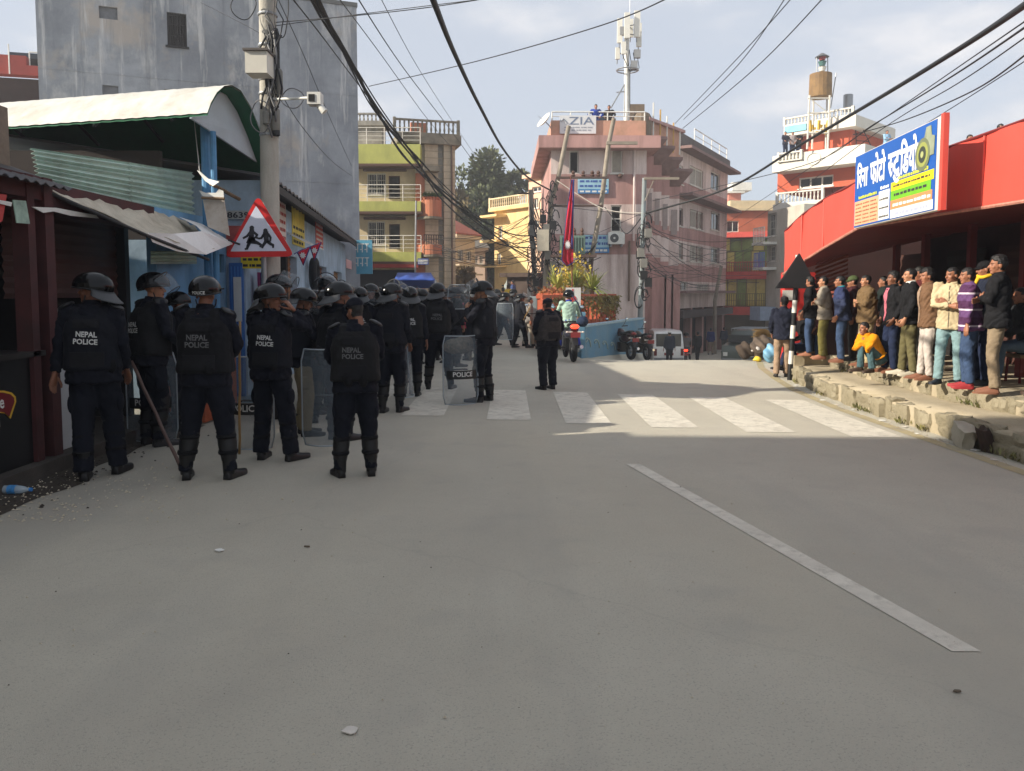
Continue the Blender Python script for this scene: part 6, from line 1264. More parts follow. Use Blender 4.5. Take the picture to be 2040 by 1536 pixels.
def hair_mesh(lod, style, seed):
    co, faces, no = HEADS[lod]; keep = []
    for f_ in faces:
        c = co[list(f_)].mean(0); x, y, z = abs(c[0]), c[1], c[2]
        top = z > .068+.012*math.sin(c[0]*60+seed)-(.0 if y > .03 else .0) and (y < .075)
        back = y < -.012 and z > (-.055 if style != 'long' else -.16) and not (x > .073 and y > -.034)
        side = y < .028 and z > .02 and x > .045
        if top or back or side: keep.append(f_)
    idx = sorted({i for f_ in keep for i in f_}); mp_ = {i: k for k, i in enumerate(idx)}; th = {'short': .010, 'full': .018, 'long': .022}[style]
    cnt = {}
    for f_ in keep:
        for a, b in zip(f_, f_[1:]+f_[:1]): e = (min(a, b), max(a, b)); cnt[e] = cnt.get(e, 0)+1
    bd = {i for e, c in cnt.items() if c == 1 for i in e}
    vs = [tuple(Vector(co[i])+Vector(no[i])*((th*(.8+.5*noise.noise(Vector(co[i])*38+V(seed, 0, 0)))+(.012 if co[i][2] > .09 and style != 'short' else 0)) if i not in bd else .002)) for i in idx]
    return vs, [tuple(mp_[i] for i in f_) for f_ in keep]
def hand_geo(curl, lod):
    """right hand, wrist at origin, fingers towards -Z, palm faces +Y... thumb on the +X side"""
    mb = MB(); mb.rings([[V(rx*math.cos(a), ry*math.sin(a)+.0, z) for a in np.linspace(0, 2*PI, 8, False)] for z, rx, ry in ((.03, .024, .021), (-.01, .026, .018), (-.05, .038, .016), (-.09, .041, .014), (-.10, .038, .011))])
    if lod < 2:
        for k, (x, l_) in enumerate(((.030, .070), (.010, .078), (-.011, .072), (-.030, .056))):
            pts = [V(x*.85, 0, -.085)]; a = 0
            for j in range(3): a += curl*(.55+.1*k)*(.7 if j == 0 else 1); pts.append(pts[-1]+V(x*.06, math.sin(a), -math.cos(a))*l_*(.42, .32, .26)[j])
            mb.tube(pts, [.0095, .009, .008, .0062], 6)
        pts = [V(.022, .004, -.025), V(.045, .012+.01*curl, -.055), V(.052, .026+.02*curl, -.082), V(.045, .036+.028*curl, -.104)]; mb.tube(pts, [.013, .0115, .010, .007], 6)
    else:
        mb.tube([V(0, 0, -.09), V(0, .02*curl, -.15)], [(.034, .012), (.02, .009)], 6)
    return mb
def shoe_mesh(kind):
    mb = MB(); rs = []
    for (y, w_, t_, b_) in ((-.085, .026, .055, .012), (-.078, .037, .085, .0), (-.045, .042, .098, .0), (.0, .042, .092, .0), (.05, .044, .078, .0), (.10, .050, .062, .0), (.15, .050, .052, .0), (.185, .040, .044, .004), (.202, .022, .034, .010)):
        rs.append([V(w_*math.cos(a)*(1.0 if math.sin(a) < 0 else .88), y, b_ if math.sin(a) < -.3 else (b_+.022 if abs(math.sin(a)) <= .3 else b_+.022+(t_-.022)*math.sin(a))) for a in np.linspace(0, 2*PI, 14, False)])
    mb.rings(rs)
    if kind == 'boot': mb.tube([(0, -.035, .05), (0, -.04, .14), (0, -.045, .25)], [.05, .052, .058], 12)
    elif kind == 'shoe': mb.tube([(0, -.035, .05), (0, -.038, .105)], [.042, .040], 12)
    elif kind == 'sandal':
        mb = MB(); mb.slab([V(.045*math.cos(a)*(1+.15*math.sin(a)), .06+.145*math.sin(a), 0) for a in np.linspace(0, 2*PI, 16, False)], (0, 0, .02))
        mb.rings([[V(w_*math.cos(a), y, .021+max(0, t_*math.sin(a))) for a in np.linspace(0, 2*PI, 10, False)] for (y, w_, t_) in ((-.07, .028, .05), (-.03, .034, .09), (.05, .036, .06), (.12, .042, .035), (.18, .034, .022))])
    me = mb.mesh(kind, [M_boot]); bm = bmesh.new(); bm.from_mesh(me); bmesh.ops.recalc_face_normals(bm, faces=bm.faces); bm.to_mesh(me); bm.free(); shade(me, 50); return me
SHOES = {k: shoe_mesh(k) for k in ('boot', 'shoe', 'sandal')}
_sh = {}
def shoe(kind, m):
    k = (kind, m.name)
    if k not in _sh: me = SHOES[kind].copy(); me.materials.clear(); me.materials.append(m); _sh[k] = me
    return _sh[k]
# ---- helmet templates (head space, +Y forward)
def dome(az0, az1, n, ph_rim, rx, ry, rz, c, rows=9):
    out = []
    for j in range(rows):
        r_ = []
        for k in range(n):
            az = az0+(az1-az0)*k/(n-1); pr = ph_rim(az); ph = pr*j/(rows-1)+.02; r_.append(V(c[0]+rx*math.sin(ph)*math.sin(az), c[1]+ry*math.sin(ph)*math.cos(az), c[2]+rz*math.cos(ph)))
        out.append(r_)
    return out
HC = (0, -.008, .045); HR = (.128, .152, .120)
rim = lambda az: R(98)+R(14)*max(0, -math.cos(az))
g = dome(0, 2*PI, 41, rim, *HR, HC, 12)
mb = MB(); mb.grid(g); bm_ = mb.mesh('helmet_shell', [M_helm]); shade(bm_); HEL = bm_
mb = MB(); mb.tube([p+V(0, 0, 0) for p in g[-1]], .0075, 6, caps=False); HRIM = mb.mesh('helmet_rim', [M_guard]); shade(HRIM)
def nguard():
    rows = []
    for j in range(6):
        r_ = []
        for k in range(21):
            az = R(105)+R(150)*k/20; e = .25+.75*math.sin((az-R(105))/R(150)*PI)**.6; pr = rim(az); q = j/5
            p = V(HR[0]*math.sin(pr)*math.sin(az), HC[1]+HR[1]*math.sin(pr)*math.cos(az), HC[2]+HR[2]*math.cos(pr)); o = V(math.sin(az), math.cos(az), 0)
            r_.append(p*.985+o*(.010+.075*q*e)+V(0, 0, .01-.115*q*(.55+.45*e)+.03*q*q))
        rows.append(r_)
    mb = MB(); mb.grid(rows, 0, (0, 0, -.006)); me = mb.mesh('neck_guard', [M_flap]); shade(me); return me
NGUARD = nguard()
def visor(raise_):
    rows = []; piv = V(0, -.005, .05); Mr = Matrix.Rotation(raise_, 3, 'X')
    for j in range(7):
        r_ = []
        for k in range(15):
            az = R(-72)+R(144)*k/14; q = j/6; p = V(.146*math.sin(az), HC[1]+.168*math.cos(az)+.012*math.sin(q*PI), .055-.175*q); r_.append(piv+Mr @ (p-piv))
        rows.append(r_)
    mb = MB(); mb.grid(rows); me = mb.mesh('visor', [M_vis]); shade(me)
    mb = MB(); mb.tube(rows[0], .007, 5); mb.tube(rows[-1], .004, 5); m2 = mb.mesh('visor_frame', [M_guard]); shade(m2); return me, m2
VIS = {k: visor(R(a)) for k, a in (('up', 68), ('down', 2), ('half', 38))}
def cap_mesh():
    mb = MB(); g2 = dome(0, 2*PI, 29, lambda a: R(92), .089, .110, .088, (0, -.010, .052), 9); mb.grid(g2)
    rows = [[V(.075*math.sin(a)*(1-.05*j), .085*math.cos(a)+.022*j*max(.2, math.cos(a)), .050-.006*j-.01*abs(math.sin(a))) for a in np.linspace(R(-75), R(75), 11)] for j in range(4)]; mb.grid(rows, 0, (0, 0, -.004)); me = mb.mesh('cap', [M_navy]); shade(me); return me
CAP = cap_mesh()
def ray_on(bvh, x, z, side, off):
    h = bvh.ray_cast(V(x, side*1.0, z), V(0, -side, 0))
    return (h[0]+V(0, side*off, 0)) if h[0] is not None else V(x, side*.15, z)
POSES = {
 'down': dict(wL=(-.27, .03, .83), wR=(.27, .03, .83), hL=(-.4, -1, 0), hR=(.4, -1, 0)),
 'front': dict(wL=(-.07, .23, 1.0), wR=(.07, .22, 1.02), hL=(-1, -.35, -.15), hR=(1, -.35, -.15)),
 'belt': dict(wL=(-.19, .14, .98), wR=(.19, .14, .98), hL=(-1, -.7, 0), hR=(1, -.7, 0)),
 'crossed': dict(wL=(.02, .175, 1.20), wR=(-.03, .225, 1.155), hL=(-.8, .1, -1), hR=(.8, .1, -1)),
 'phone': dict(wL=(-.25, .06, .86), wR=(.17, .11, 1.50), hL=(-.4, -1, 0), hR=(.45, .35, -1)),
 'phone2': dict(wL=(-.08, .24, 1.36), wR=(.10, .16, 1.48), hL=(-.7, .1, -1), hR=(.9, .2, -.7)),
 'behind': dict(wL=(-.06, -.19, .96), wR=(.06, -.20, .96), hL=(-1, -.6, 0), hR=(1, -.6, 0)),
 'pockets': dict(wL=(-.21, .10, .92), wR=(.21, .10, .92), hL=(-.6, -1, 0), hR=(.6, -1, 0)),
 'note': dict(wL=(-.06, .28, 1.12), wR=(.08, .27, 1.14), hL=(-.9, 0, -.6), hR=(.9, 0, -.6)),
 'stick': dict(wL=(-.25, .05, .86), wR=(.22, .26, 1.02), hL=(-.4, -1, 0), hR=(.5, -.8, -.2)),
 'shield': dict(wL=(-.18, .30, 1.08), wR=(.24, .10, .90), hL=(-.8, -.2, -.6), hR=(.4, -1, 0)),
 'face': dict(wL=(-.05, .17, .62), wR=(.05, .19, .60), hL=(-.8, .3, -.5), hR=(.8, .3, -.5)),
 'bike': dict(wL=(-.30, .52, 1.03), wR=(.30, .52, 1.03), hL=(-.7, -.2, -.7), hR=(.7, -.2, -.7)),
 'rail': dict(wL=(-.22, .30, 1.05), wR=(.22, .30, 1.05), hL=(-.8, -.3, -.3), hR=(.8, -.3, -.3)),
 'lap': dict(wL=(-.12, .30, .62), wR=(.12, .32, .62), hL=(-.8, -.2, -.3), hR=(.8, -.2, -.3)),
}
NPERS = [0]
def person(label, pos, heading, H=1.7, pose='down', lod=1, top=None, bottom=None, shoes=('shoe', None), skin=0, hair='short', head=(0, 0), lean=3, feet=((-.11, 0, 8), (.11, .02, 8)), girth=1.0, police=None, hem=-.11, sleeve=1.0, leg_r=1.0, shirt=None, zipc=None, collar=None, pelvis=(0, 0, .93), knee=(0, 1, 0), group=None, cap=None, skirt=None, scarf=None, bag=None, foot_z=0.0, stripes=None, hair_m=None, backbag=None, name='person'):
    NPERS[0] += 1; seed = NPERS[0]; s = H/1.75; t = thing(name, label, 'person', pos, R(heading), group); VX = (.0145, .019, .036)[lod]; rq = random.Random(seed); lean = lean+rq.uniform(-2.5, 2.5); girth = girth*rq.uniform(.95, 1.05); head = (head[0]+rq.uniform(-9, 9), head[1]+rq.uniform(-4, 5)); pelvis = (pelvis[0]+rq.uniform(-.03, .03), *pelvis[1:]); tiltx = rq.uniform(-.018, .018)
    po = POSES[pose] if isinstance(pose, str) else pose
    pel = V(*pelvis); dz = pel.z-.93; th = R(lean)
    def sp(h, y=0, x=0): return pel+V(x, math.sin(th)*h+math.cos(th)*y, math.cos(th)*h-math.sin(th)*y)
    Mt = Matrix.Rotation(-th, 3, 'X')
    shz = .495; S = {sd: sp(shz, -.01, sd*.175*(.6+.4*girth))+V(0, 0, sd*tiltx) for sd in (-1, 1)}; W = {}; E = {}
    low = dz < -.2 and pose in ('face', 'lap')
    for sd, w_, h_ in ((-1, 'wL', 'hL'), (1, 'wR', 'hR')):
        T = V(*po[w_]); T = T if low else T+V(0, pel.y, 0)+V(0, 0, dz if pose not in ('bike',) else 0)
        E[sd], W[sd] = ik(S[sd], T, .285, .255, V(*po[h_]))
    A = {}; K = {}; HJ = {}
    for sd, ft in ((-1, feet[0]), (1, feet[1])):
        HJ[sd] = pel+V(sd*.088, 0, -.03); A[sd] = V(ft[0], ft[1], (ft[3] if len(ft) > 3 else 0)+.085+foot_z); K[sd], A[sd] = ik(HJ[sd], A[sd], .412, .408, V(sd*.12+knee[0], knee[1], knee[2]))
    g = girth
    tors = [(-.10, .160, .118), (0, .168, .122), (.10, .155, .112), (.20, .155, .112), (.32, .172, .120), (.42, .176, .113), (.485, .150, .096), (.53, .085, .072), (.56, .058, .058)]
    # body
    mb = MB(); mb.rings([se_ring(sp(h), rx*.88*g, ry*.88*g, 14, 2.3, Mt) for h, rx, ry in tors])
    for sd in (-1, 1):
        mb.tube([HJ[sd], HJ[sd].lerp(K[sd], .5), K[sd], K[sd].lerp(A[sd], .35), A[sd]], [.075, .068, .05, .05, .034], 10); mb.tube([S[sd]-V(sd*.03, 0, .0), S[sd].lerp(E[sd], .5), E[sd], E[sd].lerp(W[sd], .4), W[sd]], [.05, .043, .037, .037, .026], 10)
    hp = sp(.56, .0)+V(0, .018+.2*math.sin(th)*.2, .098)
    mb.tube([sp(.50), sp(.57), hp-V(0, .02, .09)], [.06, .056, .054], 12)
    bme = remesh(mb, max(.026, VX*1.3), 2); bv = [tuple(r_) for r_ in co_of(bme)]; bf = [tuple(p.vertices) for p in bme.polygons]; bi = [0]*len(bf)
    Mh = Matrix.Translation(hp) @ Matrix.Rotation(R(head[0]), 4, 'Z') @ Matrix.Rotation(R(-head[1]), 4, 'X') @ Matrix.Diagonal((rq.uniform(.89, .99), rq.uniform(.91, .98), rq.uniform(.91, 1.0), 1))
    hco, hf, _ = HEADS[lod]; n0 = len(bv); hm = np.array(Mh); hv = hco @ hm[:3, :3].T+hm[:3, 3]; bv += [tuple(r_) for r_ in hv]; bf += [tuple(i+n0 for i in f_) for f_ in hf]; bi += HMI[lod]
    for sd in (-1, 1):
        curl = {'phone': .75, 'phone2': .8, 'stick': 1.0, 'shield': .95, 'bike': .95, 'rail': .8}.get(pose if isinstance(pose, str) else '', .32)
        hg = hand_geo(curl, lod); z_ = -(W[sd]-E[sd]).normalized(); inn = V(-sd, .15, 0) if pose in ('down', 'pockets', 'behind') else V(0, -1, -.1) if pose == 'crossed' else V(-sd*.3, -.3, -.8) if pose not in ('phone', 'phone2') else V(-sd, -.3, .1)
        y_ = (inn-z_*inn.dot(z_)).normalized(); x_ = y_.cross(z_); 
        Mx = Matrix((( x_.x*(sd), y_.x, z_.x, W[sd].x), (x_.y*(sd), y_.y, z_.y, W[sd].y), (x_.z*(sd), y_.z, z_.z, W[sd].z), (0, 0, 0, 1)))
        n0 = len(bv); bv += [tuple(Mx @ Vector(p)) for p in hg.v]; bf += [tuple(i+n0 for i in f_) for f_ in hg.f]; bi += [0]*len(hg.f)
    me = bpy.data.meshes.new('body'); me.from_pydata([tuple(Vector(p)*s) for p in bv], [], bf)
    for m_ in (SKIN[skin], M_eye, M_hair, M_lip): me.materials.append(m_)
    me.polygons.foreach_set('material_index', bi); bm = bmesh.new(); bm.from_mesh(me); bmesh.ops.recalc_face_normals(bm, faces=bm.faces); bm.to_mesh(me); bm.free(); shade(me); obj('body', me, t)
    def finish(nm, me, m, wr=.0045, par=t, fr=1.0):
        if wr:
            c = co_of(me); n_ = no_of(me); x, y, z = c[:, 0], c[:, 1], c[:, 2]; q = seed*1.7
            d = np.sin(z*60*fr+x*40+4.2*np.sin(x*19+z*7+q)+3.4*np.sin(y*21+q*2))*.5+np.sin(z*37*fr-2.8*np.sin(x*13+y*9+q))*.6+np.sin(x*47+y*39+z*12+q)*.35
            rg = (1-np.abs(np.sin(z*19*fr+x*14*np.sin(q)+3.4*np.sin(x*12+q)+3.0*np.sin(y*13+z*5+q*1.3))))**3+.8*(1-np.abs(np.sin(x*16+z*13*fr+2*np.sin(z*17+q)+y*9)))**4
            c = c+n_*((d*.7-1.5*rg+.5)*wr)[:, None]; set_co(me, c)
        me = me.copy(); set_co(me, co_of(me)*s); me.materials.clear(); me.materials.append(m); shade(me); return obj(nm, me, par)
    # trousers
    M_b = bottom or M_pant; tk = .74 if police and police.get('guards', 1) else 1.0; mb = MB(); mb.rings([se_ring(sp(h), rx*g*1.02, ry*g*1.05, 18, 2.5, Mt) for h, rx, ry in ((-.07, .150, .115), (0, .170, .126), (.07, .160, .118), (.11, .150, .112))])
    for sd in (-1, 1):
        q = K[sd].lerp(A[sd], .5); e = A[sd].lerp(K[sd], -.02); mb.tube([HJ[sd]+V(-sd*.012, 0, .04), HJ[sd].lerp(K[sd], .45), K[sd], q, A[sd].lerp(K[sd], .12), e], [.098*g, .086*g*leg_r**.5, .070*leg_r, .066*leg_r*tk, .064*leg_r*tk, .066*leg_r*tk], 14)
    mb.ell(pel+V(0, -.02, -.03), (.14*g, .115*g, .09), 14, 9)
    tme = remesh(mb, VX, 2); finish('trousers', tme, M_b, .0046)
    if not police:
        mb = MB()
    # top
    M_t = top or M_navy; mb = MB(); grow = 1.13 if not police else 1.04
    rs = [(hem, .172, .128), (hem+.02, .176, .132), (-.02 if hem < -.04 else .06, .172, .128)]+[(h, rx, ry) for h, rx, ry in tors[2:8]]+[(.545, .068, .068)]
    rs = [r_ for i, r_ in enumerate(rs) if i == 0 or r_[0] > rs[i-1][0]]
    mb.rings([se_ring(sp(h), rx*grow*g, ry*grow*g*1.03, 20, 2.5, Mt) for h, rx, ry in rs])
    for sd in (-1, 1):
        e_ = E[sd].lerp(W[sd], .93) if sleeve > .6 else E[sd].lerp(W[sd], .25); k_ = .93+.07*g
        mb.tube([S[sd]-V(sd*.06, 0, -.012), S[sd]+V(sd*.005, 0, 0), S[sd].lerp(E[sd], .45), E[sd], E[sd].lerp(e_, .5), e_], [.062*k_, .070*k_, .062*k_, .054*k_, .052*k_, .042], 12)
        mb.ell(S[sd]+V(sd*.004, 0, -.005), (.072*k_, .072*k_, .066), 12, 8)
    tpm = remesh(mb, VX, 3); jk = finish('jacket' if not police else 'uniform_shirt', tpm, M_t, .0088)
    bvh = None
    if shirt is not None or zipc is not None:
        bvh = BVHTree.FromPolygons([Vector(c) for c in co_of(tpm)], [tuple(p.vertices) for p in tpm.polygons])
    def strip(nm, w0, w1, h0, h1, m, off=.006, nx=5, nz=12, par=jk):
        rows = []
        for j in range(nz+1):
            v = j/nz; z = sp(h0+(h1-h0)*v).z; w_ = w0+(w1-w0)*v; rows.append([ray_on(bvh, w_*(2*k/nx-1), z, 1, off)*s for k in range(nx+1)])
        mb = MB(); mb.grid(rows); me = mb.mesh(nm, [m]); shade(me); obj(nm, me, par)
    if shirt is not None: strip('shirt_front', .018, .062, hem+.06, .51, shirt)
    if zipc is not None: strip('zip', .006, .006, hem+.02, .52, zipc, .004, 1)
    if lod < 2:
        mb = MB(); c_ = sp(.535); mb.rings([[c_+V(r_*math.cos(a), r_*1.02*math.sin(a)+.004, dz_+.012*math.sin(a)*-1) for a in np.linspace(0, 2*PI, 16, False)] for r_, dz_ in ((.082*g**.5, -.025), (.074, .02), (.068, .045), (.062, .02))], caps=False); mb.v = [tuple(Vector(p)*s) for p in mb.v]; mb.build('collar', collar or M_t, jk, smooth=True, local=True)
    if scarf:
        mb = MB(); c_ = sp(.55); mb.tube([c_+V(.085*math.cos(a), .085*math.sin(a)+.005, .02+.015*math.sin(a*2)) for a in np.linspace(0, 2*PI, 17)], .026, 8); mb.tube([c_+V(-.04, .10, .0), c_+V(-.05, .15, -.12)], [.028, .02], 8); mb.v = [tuple(Vector(p)*s) for p in mb.v]; mb.build('scarf', scarf, jk, smooth=True, local=True)
    # shoes
    for sd, ft in ((-1, feet[0]), (1, feet[1])):
        kind, m_ = shoes; pitch = 0 if len(ft) < 5 else ft[4]
        Ms = Matrix.Translation(V(A[sd].x, A[sd].y+.035*math.cos(R(ft[2])), A[sd].z-.085)*s) @ Matrix.Rotation(R(-sd*ft[2]), 4, 'Z') @ Matrix.Rotation(R(pitch), 4, 'X') @ Matrix.Scale(s, 4)
        obj('boot' if kind == 'boot' else kind, shoe(kind, m_ or M_boot), t, M=Ms)
    MhS = Matrix.Scale(s, 4) @ Mh; MhS = Matrix.Translation(Mh.translation*s) @ Mh.to_3x3().to_4x4() @ Matrix.Scale(s, 4);  MhH = MhS @ Matrix.Scale(1.12, 4)
    if police is None or police.get('cap'):
        if cap is None and not (police and police.get('cap')) and hair:
            hv, hf2 = hair_mesh(lod, hair, seed % 7); me = bpy.data.meshes.new('hair'); me.from_pydata(hv, [], hf2); me.materials.append(hair_m or M_hair); shade(me); obj('hair', me, t, M=MhS)
        else:
            me = CAP.copy(); me.materials.clear(); me.materials.append(cap or (police or {}).get('cap')); obj('cap', me, t, M=MhS)
            hv, hf2 = hair_mesh(2, 'short', 1); me = bpy.data.meshes.new('hair'); me.from_pydata([tuple(Vector(p)*.97) for p in hv], [], hf2); me.materials.append(M_hair); shade(me); obj('hair', me, t, M=MhS)
    if police is not None:
        pv = police
        if not pv.get('cap'):
            ho = obj('helmet', HEL, t, M=MhH); obj('rim', HRIM, ho)
            if pv.get('guard', 1): obj('neck_guard', NGUARD, ho)
            vs_ = pv.get('visor')
            if vs_: vo = obj('visor', VIS[vs_][0], ho); obj('visor_frame', VIS[vs_][1], ho)
            mb = MB(); mb.tube([V(sd_*.085, .0+.02*k, -.02-.10*k/1) if False else V(.088*math.cos(a), .03-.02*math.cos(2*a), -.03-.09*math.sin(a)) for a, sd_, k in [(x_, 1, 0) for x_ in np.linspace(0, PI, 9)]], .006, 5); mb.build('chin_strap', M_guard, ho, smooth=True, local=True)
            if pv.get('htext'):
                hb = BVHTree.FromPolygons([v.co for v in HEL.vertices], [tuple(p.vertices) for p in HEL.polygons]); mb = MB(); put_text(mb, pv['htext'], V(0, -.3, .005), V(1, 0, 0), V(0, 0, 1), .026, .105, .02, center=True)
                mb.v = [tuple(ray_on(hb, p[0], p[2], -1, .002)) for p in mb.v]; mb.build('lettering', M_txt, ho, local=True)
        else:
            pass
        if pv.get('vest', 1):
            vm = pv.get('vmat') or (M_vest, fab('vest_navy', (17, 19, 27), .15), fab('vest_worn', (25, 25, 26), .25))[seed % 3]; mb = MB(); mb.rings([se_ring(sp(h, .0), rx*g*1.0, ry*g, 20, 3.0, Mt) for h, rx, ry in ((.00, .196, .158), (.02, .204, .166), (.10, .196, .160), (.20, .192, .158), (.32, .196, .160), (.40, .178, .150), (.455, .150, .128), (.47, .138, .112))])
            for sd in (-1, 1): mb.tube([sp(.42, -.12, sd*.095), sp(.51, -.08, sd*.10), sp(.535, 0, sd*.105), sp(.51, .08, sd*.10), sp(.42, .12, sd*.095)], [(.05, .022)]*5, 10)
            vme = remesh(mb, VX*.85, 2); vo = finish('vest', vme, vm, .0022)
            vb = BVHTree.FromPolygons([Vector(c) for c in co_of(vme)], [tuple(p.vertices) for p in vme.polygons])
            def vpanel(x0, x1, h0, h1, off, m, nm='vest_panel', nx=6, nz=6, side=-1):
                rows = [[ray_on(vb, x0+(x1-x0)*k/nx, sp(h0+(h1-h0)*j/nz).z, side, off)*s for k in range(nx+1)] for j in range(nz+1)]; mbp = MB(); mbp.grid(rows, 0, (0, -side*.012*s, 0)); mbp.build(nm, m, vo, smooth=40, local=True)
            if lod < 2:
                vpanel(-.10, .10, .36, .43, .010, M_panel); vpanel(-.13, .13, .04, .16, .009, M_panel)
                if pv.get('mesh', 0): vpanel(-.02, .02, .03, .4, .013, M_guard, 'strap'); 
            if lod < 2:
                for k_ in range(rq.randint(1, 3)):
                    mb = MB(); a_ = rq.uniform(.2, 1)*rq.choice((-1, 1)); c_ = sp(rq.uniform(.0, .09), -.155*g*math.cos(a_), .19*g*math.sin(a_)); mb.ell(c_, (.045, .04, rq.uniform(.05, .075)), 10, 8); mb.v = [tuple(Vector(p)*s) for p in mb.v]; mb.build('pouch', M_vest, vo, smooth=True, local=True)
            tx = pv.get('text', ('NEPAL', 'POLICE'))
            if tx and lod < 2:
                mb = MB(); zc = sp(.285).z; xo = pv.get('tx', 0)
                ta = rq.uniform(-.06, .06); sc_ = rq.uniform(.9, 1.06)
                for i, wd in enumerate(tx): put_text(mb, wd, V(xo+rq.uniform(-.01, .01), 0, zc-.06*i), V(math.cos(ta), 0, math.sin(ta)), V(-math.sin(ta), 0, math.cos(ta)), .047*sc_, (.165, .19)[i]*sc_, .03, center=True)
                mb.v = [tuple(ray_on(vb, p[0], p[2], -1, .011)*s) for p in mb.v]; mb.build('lettering', M_txt if not pv.get('dim') else mat('worn_lettering', (92, 92, 94), .7, .4, 40), vo, local=True)
            for sd in (-1, 1):
                mb = MB(); c_ = S[sd]+V(sd*.01, 0, .042); mb.ell(c_, (.07, .078, .024), 12, 7, M=Matrix.Rotation(sd*R(28), 4, 'Y')); mb.v = [tuple(Vector(p)*s) for p in mb.v]; mb.build('shoulder_pad', M_guard, t, smooth=True, local=True)
        mb = MB(); mb.rings([se_ring(sp(h), .185*g, .140*g, 20, 2.5, Mt) for h in (.0, .05)]); mb.v = [tuple(Vector(p)*s) for p in mb.v]
        if not pv.get('vest', 1): mb.build('belt', M_guard, t, smooth=40, local=True)
        if lod < 2:
            for sd in (-1, 1):
                c_ = HJ[sd].lerp(K[sd], .62); mb = MB(); mb.ell(c_+V(sd*.085, -.005, 0), (.028, .068, .085), 10, 8); mb.v = [tuple(Vector(p)*s) for p in mb.v]; mb.build('cargo_pocket', M_b, t, smooth=True, local=True)
        if pv.get('guards', 1):
            for sd in (-1, 1):
                d = (A[sd]-K[sd]); f_ = V(sd*.12, 1, 0); mb = MB(); mb.tube([K[sd]+V(0, .006, .05), K[sd]+V(0, .012, 0), K[sd]+d*.14+V(0, .012, 0), K[sd]+d*.45+V(0, .006, 0), K[sd]+d*.8+V(0, .004, 0)], [.074, .088, .078, .080, .064], 14); mb.v = [tuple(Vector(p)*s) for p in mb.v]; so = mb.build('shin_guard', M_guard, t, smooth=50, local=True)
                for q in (.28, .62): mb = MB(); c_ = K[sd]+d*q; mb.lathe([(.080, -.018), (.085, 0), (.080, .018)], c_*1, 14); mb.v = [tuple(Vector(p)*s) for p in mb.v]; mb.build('strap', M_vest, so, smooth=True, local=True)
    return t, dict(W={k: WM[t] @ (v*s) for k, v in W.items()}, E=E, s=s, hp=WM[t] @ (hp*s))
def spot(px, fy=None, ty=None, D=None, z=None, extra=.0):
    """ground position and body height from foot row / head-top row (reference pixels)"""
    if D is None: p = G(px, fy, z or 0.0)
    else: q = P(px, 600, D); p = V(q.x, D, gz((q.x, D)) if z is None else z)
    p = V(p.x, p.y, p.z if z is None else z); H = P(px, ty, p.y).z-p.z-extra if ty else 1.68
    return p, max(1.45, min(1.86, H))
HE = .045      # helmet adds a little height
OFF = {}
def cop(key, label, px, fy, ty, heading, pose='down', D=None, lod=1, extra=HE, **k):
    p, H = spot(px, fy, ty, D, None, extra); k.setdefault('shoes', ('boot', None)); k.setdefault('leg_r', 1.22); pl = dict(k.pop('pl', {})); OFF[key] = person(label, p, heading, H, pose, lod, police=pl, skin=k.pop('skin', 1), girth=k.pop('girth', 1.06), **k); return OFF[key]
cop('p1', 'officer with clear NEPAL POLICE lettering walking beside the white stall panel', 195, 952, 532, 12, dict(POSES['down'], wL=(-.30, -.04, .84), wR=(.22, .14, .92)), lod=0, head=(78, -4), feet=((-.08, -.10, 10), (.13, .12, 12)), girth=1.06)
cop('p2', 'officer in profile looking right and holding a long stick by the stall', 292, None, 535, -40, 'stick', D=8.0, lod=0, head=(-30, 0), pl=dict(visor='half', guard=0, tx=.02), skin=2)
cop('p3', 'officer with POLICE across the back of the helmet, hands held in front', 415, 955, 540, 4, 'front', lod=0, pl=dict(htext='POLICE', guard=0, visor='down', dim=1), feet=((-.19, 0, 12), (.19, .0, 18)), girth=1.14)
cop('p4', 'officer from behind holding a phone to the ear, grey neck guard turned left', 548, 918, 557, -14, 'phone', lod=0, head=(-84, -4), feet=((-.17, .02, 14), (.17, .02, 22)), girth=1.05)
cop('p5', 'officer in soft dark cap looking down, hands in front, thick shin guards', 708, 950, 585, 8, 'front', lod=0, extra=.01, pl=dict(cap=M_navy, dim=1), head=(38, 8), feet=((-.15, .0, 24), (.15, .03, -4)), girth=1.15)
cop('p6', 'tall officer in plain round helmet directly behind the capped officer', 672, None, 553, -35, 'belt', D=8.3, lod=0, head=(-20, 0), pl=dict(text=None), girth=1.1)
cop('p7', 'khaki-trousered officer writing on a black folder', 598, None, 566, -70, 'note', D=8.6, lod=1, head=(-12, 14), bottom=M_khaki, pl=dict(text=None, guards=0))
cop('p8', 'officer with shiny raised visor standing by the sign post', 552, None, 541, -62, 'belt', D=9.6, lod=1, head=(-20, 0), pl=dict(visor='up', text=None))
cop('p9', 'officer facing the street with a lowered clear visor', 640, None, 572, 200, 'belt', D=9.6, lod=1, head=(0, 6), pl=dict(visor='down', text=None))
cop('p10', 'officer with raised visor and masked face carrying a long clear shield', 778, 822, 558, -14, dict(POSES['down'], wR=(.22, .16, .95)), lod=1, head=(-25, 0), pl=dict(visor='up', text=None), feet=((-.1, -.05, 8), (.11, .06, 8)))
cop('p11', 'officer with pale NEPAL POLICE back standing left of the burly officer', 818, 790, 566, 6, 'down', lod=1, head=(0, -4), pl=dict(dim=0))
cop('p12', 'burly officer from behind with legs apart at the crossing', 876, 776, 559, -6, 'front', lod=1, head=(-18, 0), girth=1.12, feet=((-.2, 0, 10), (.18, .05, 10)), pl=dict(dim=1))
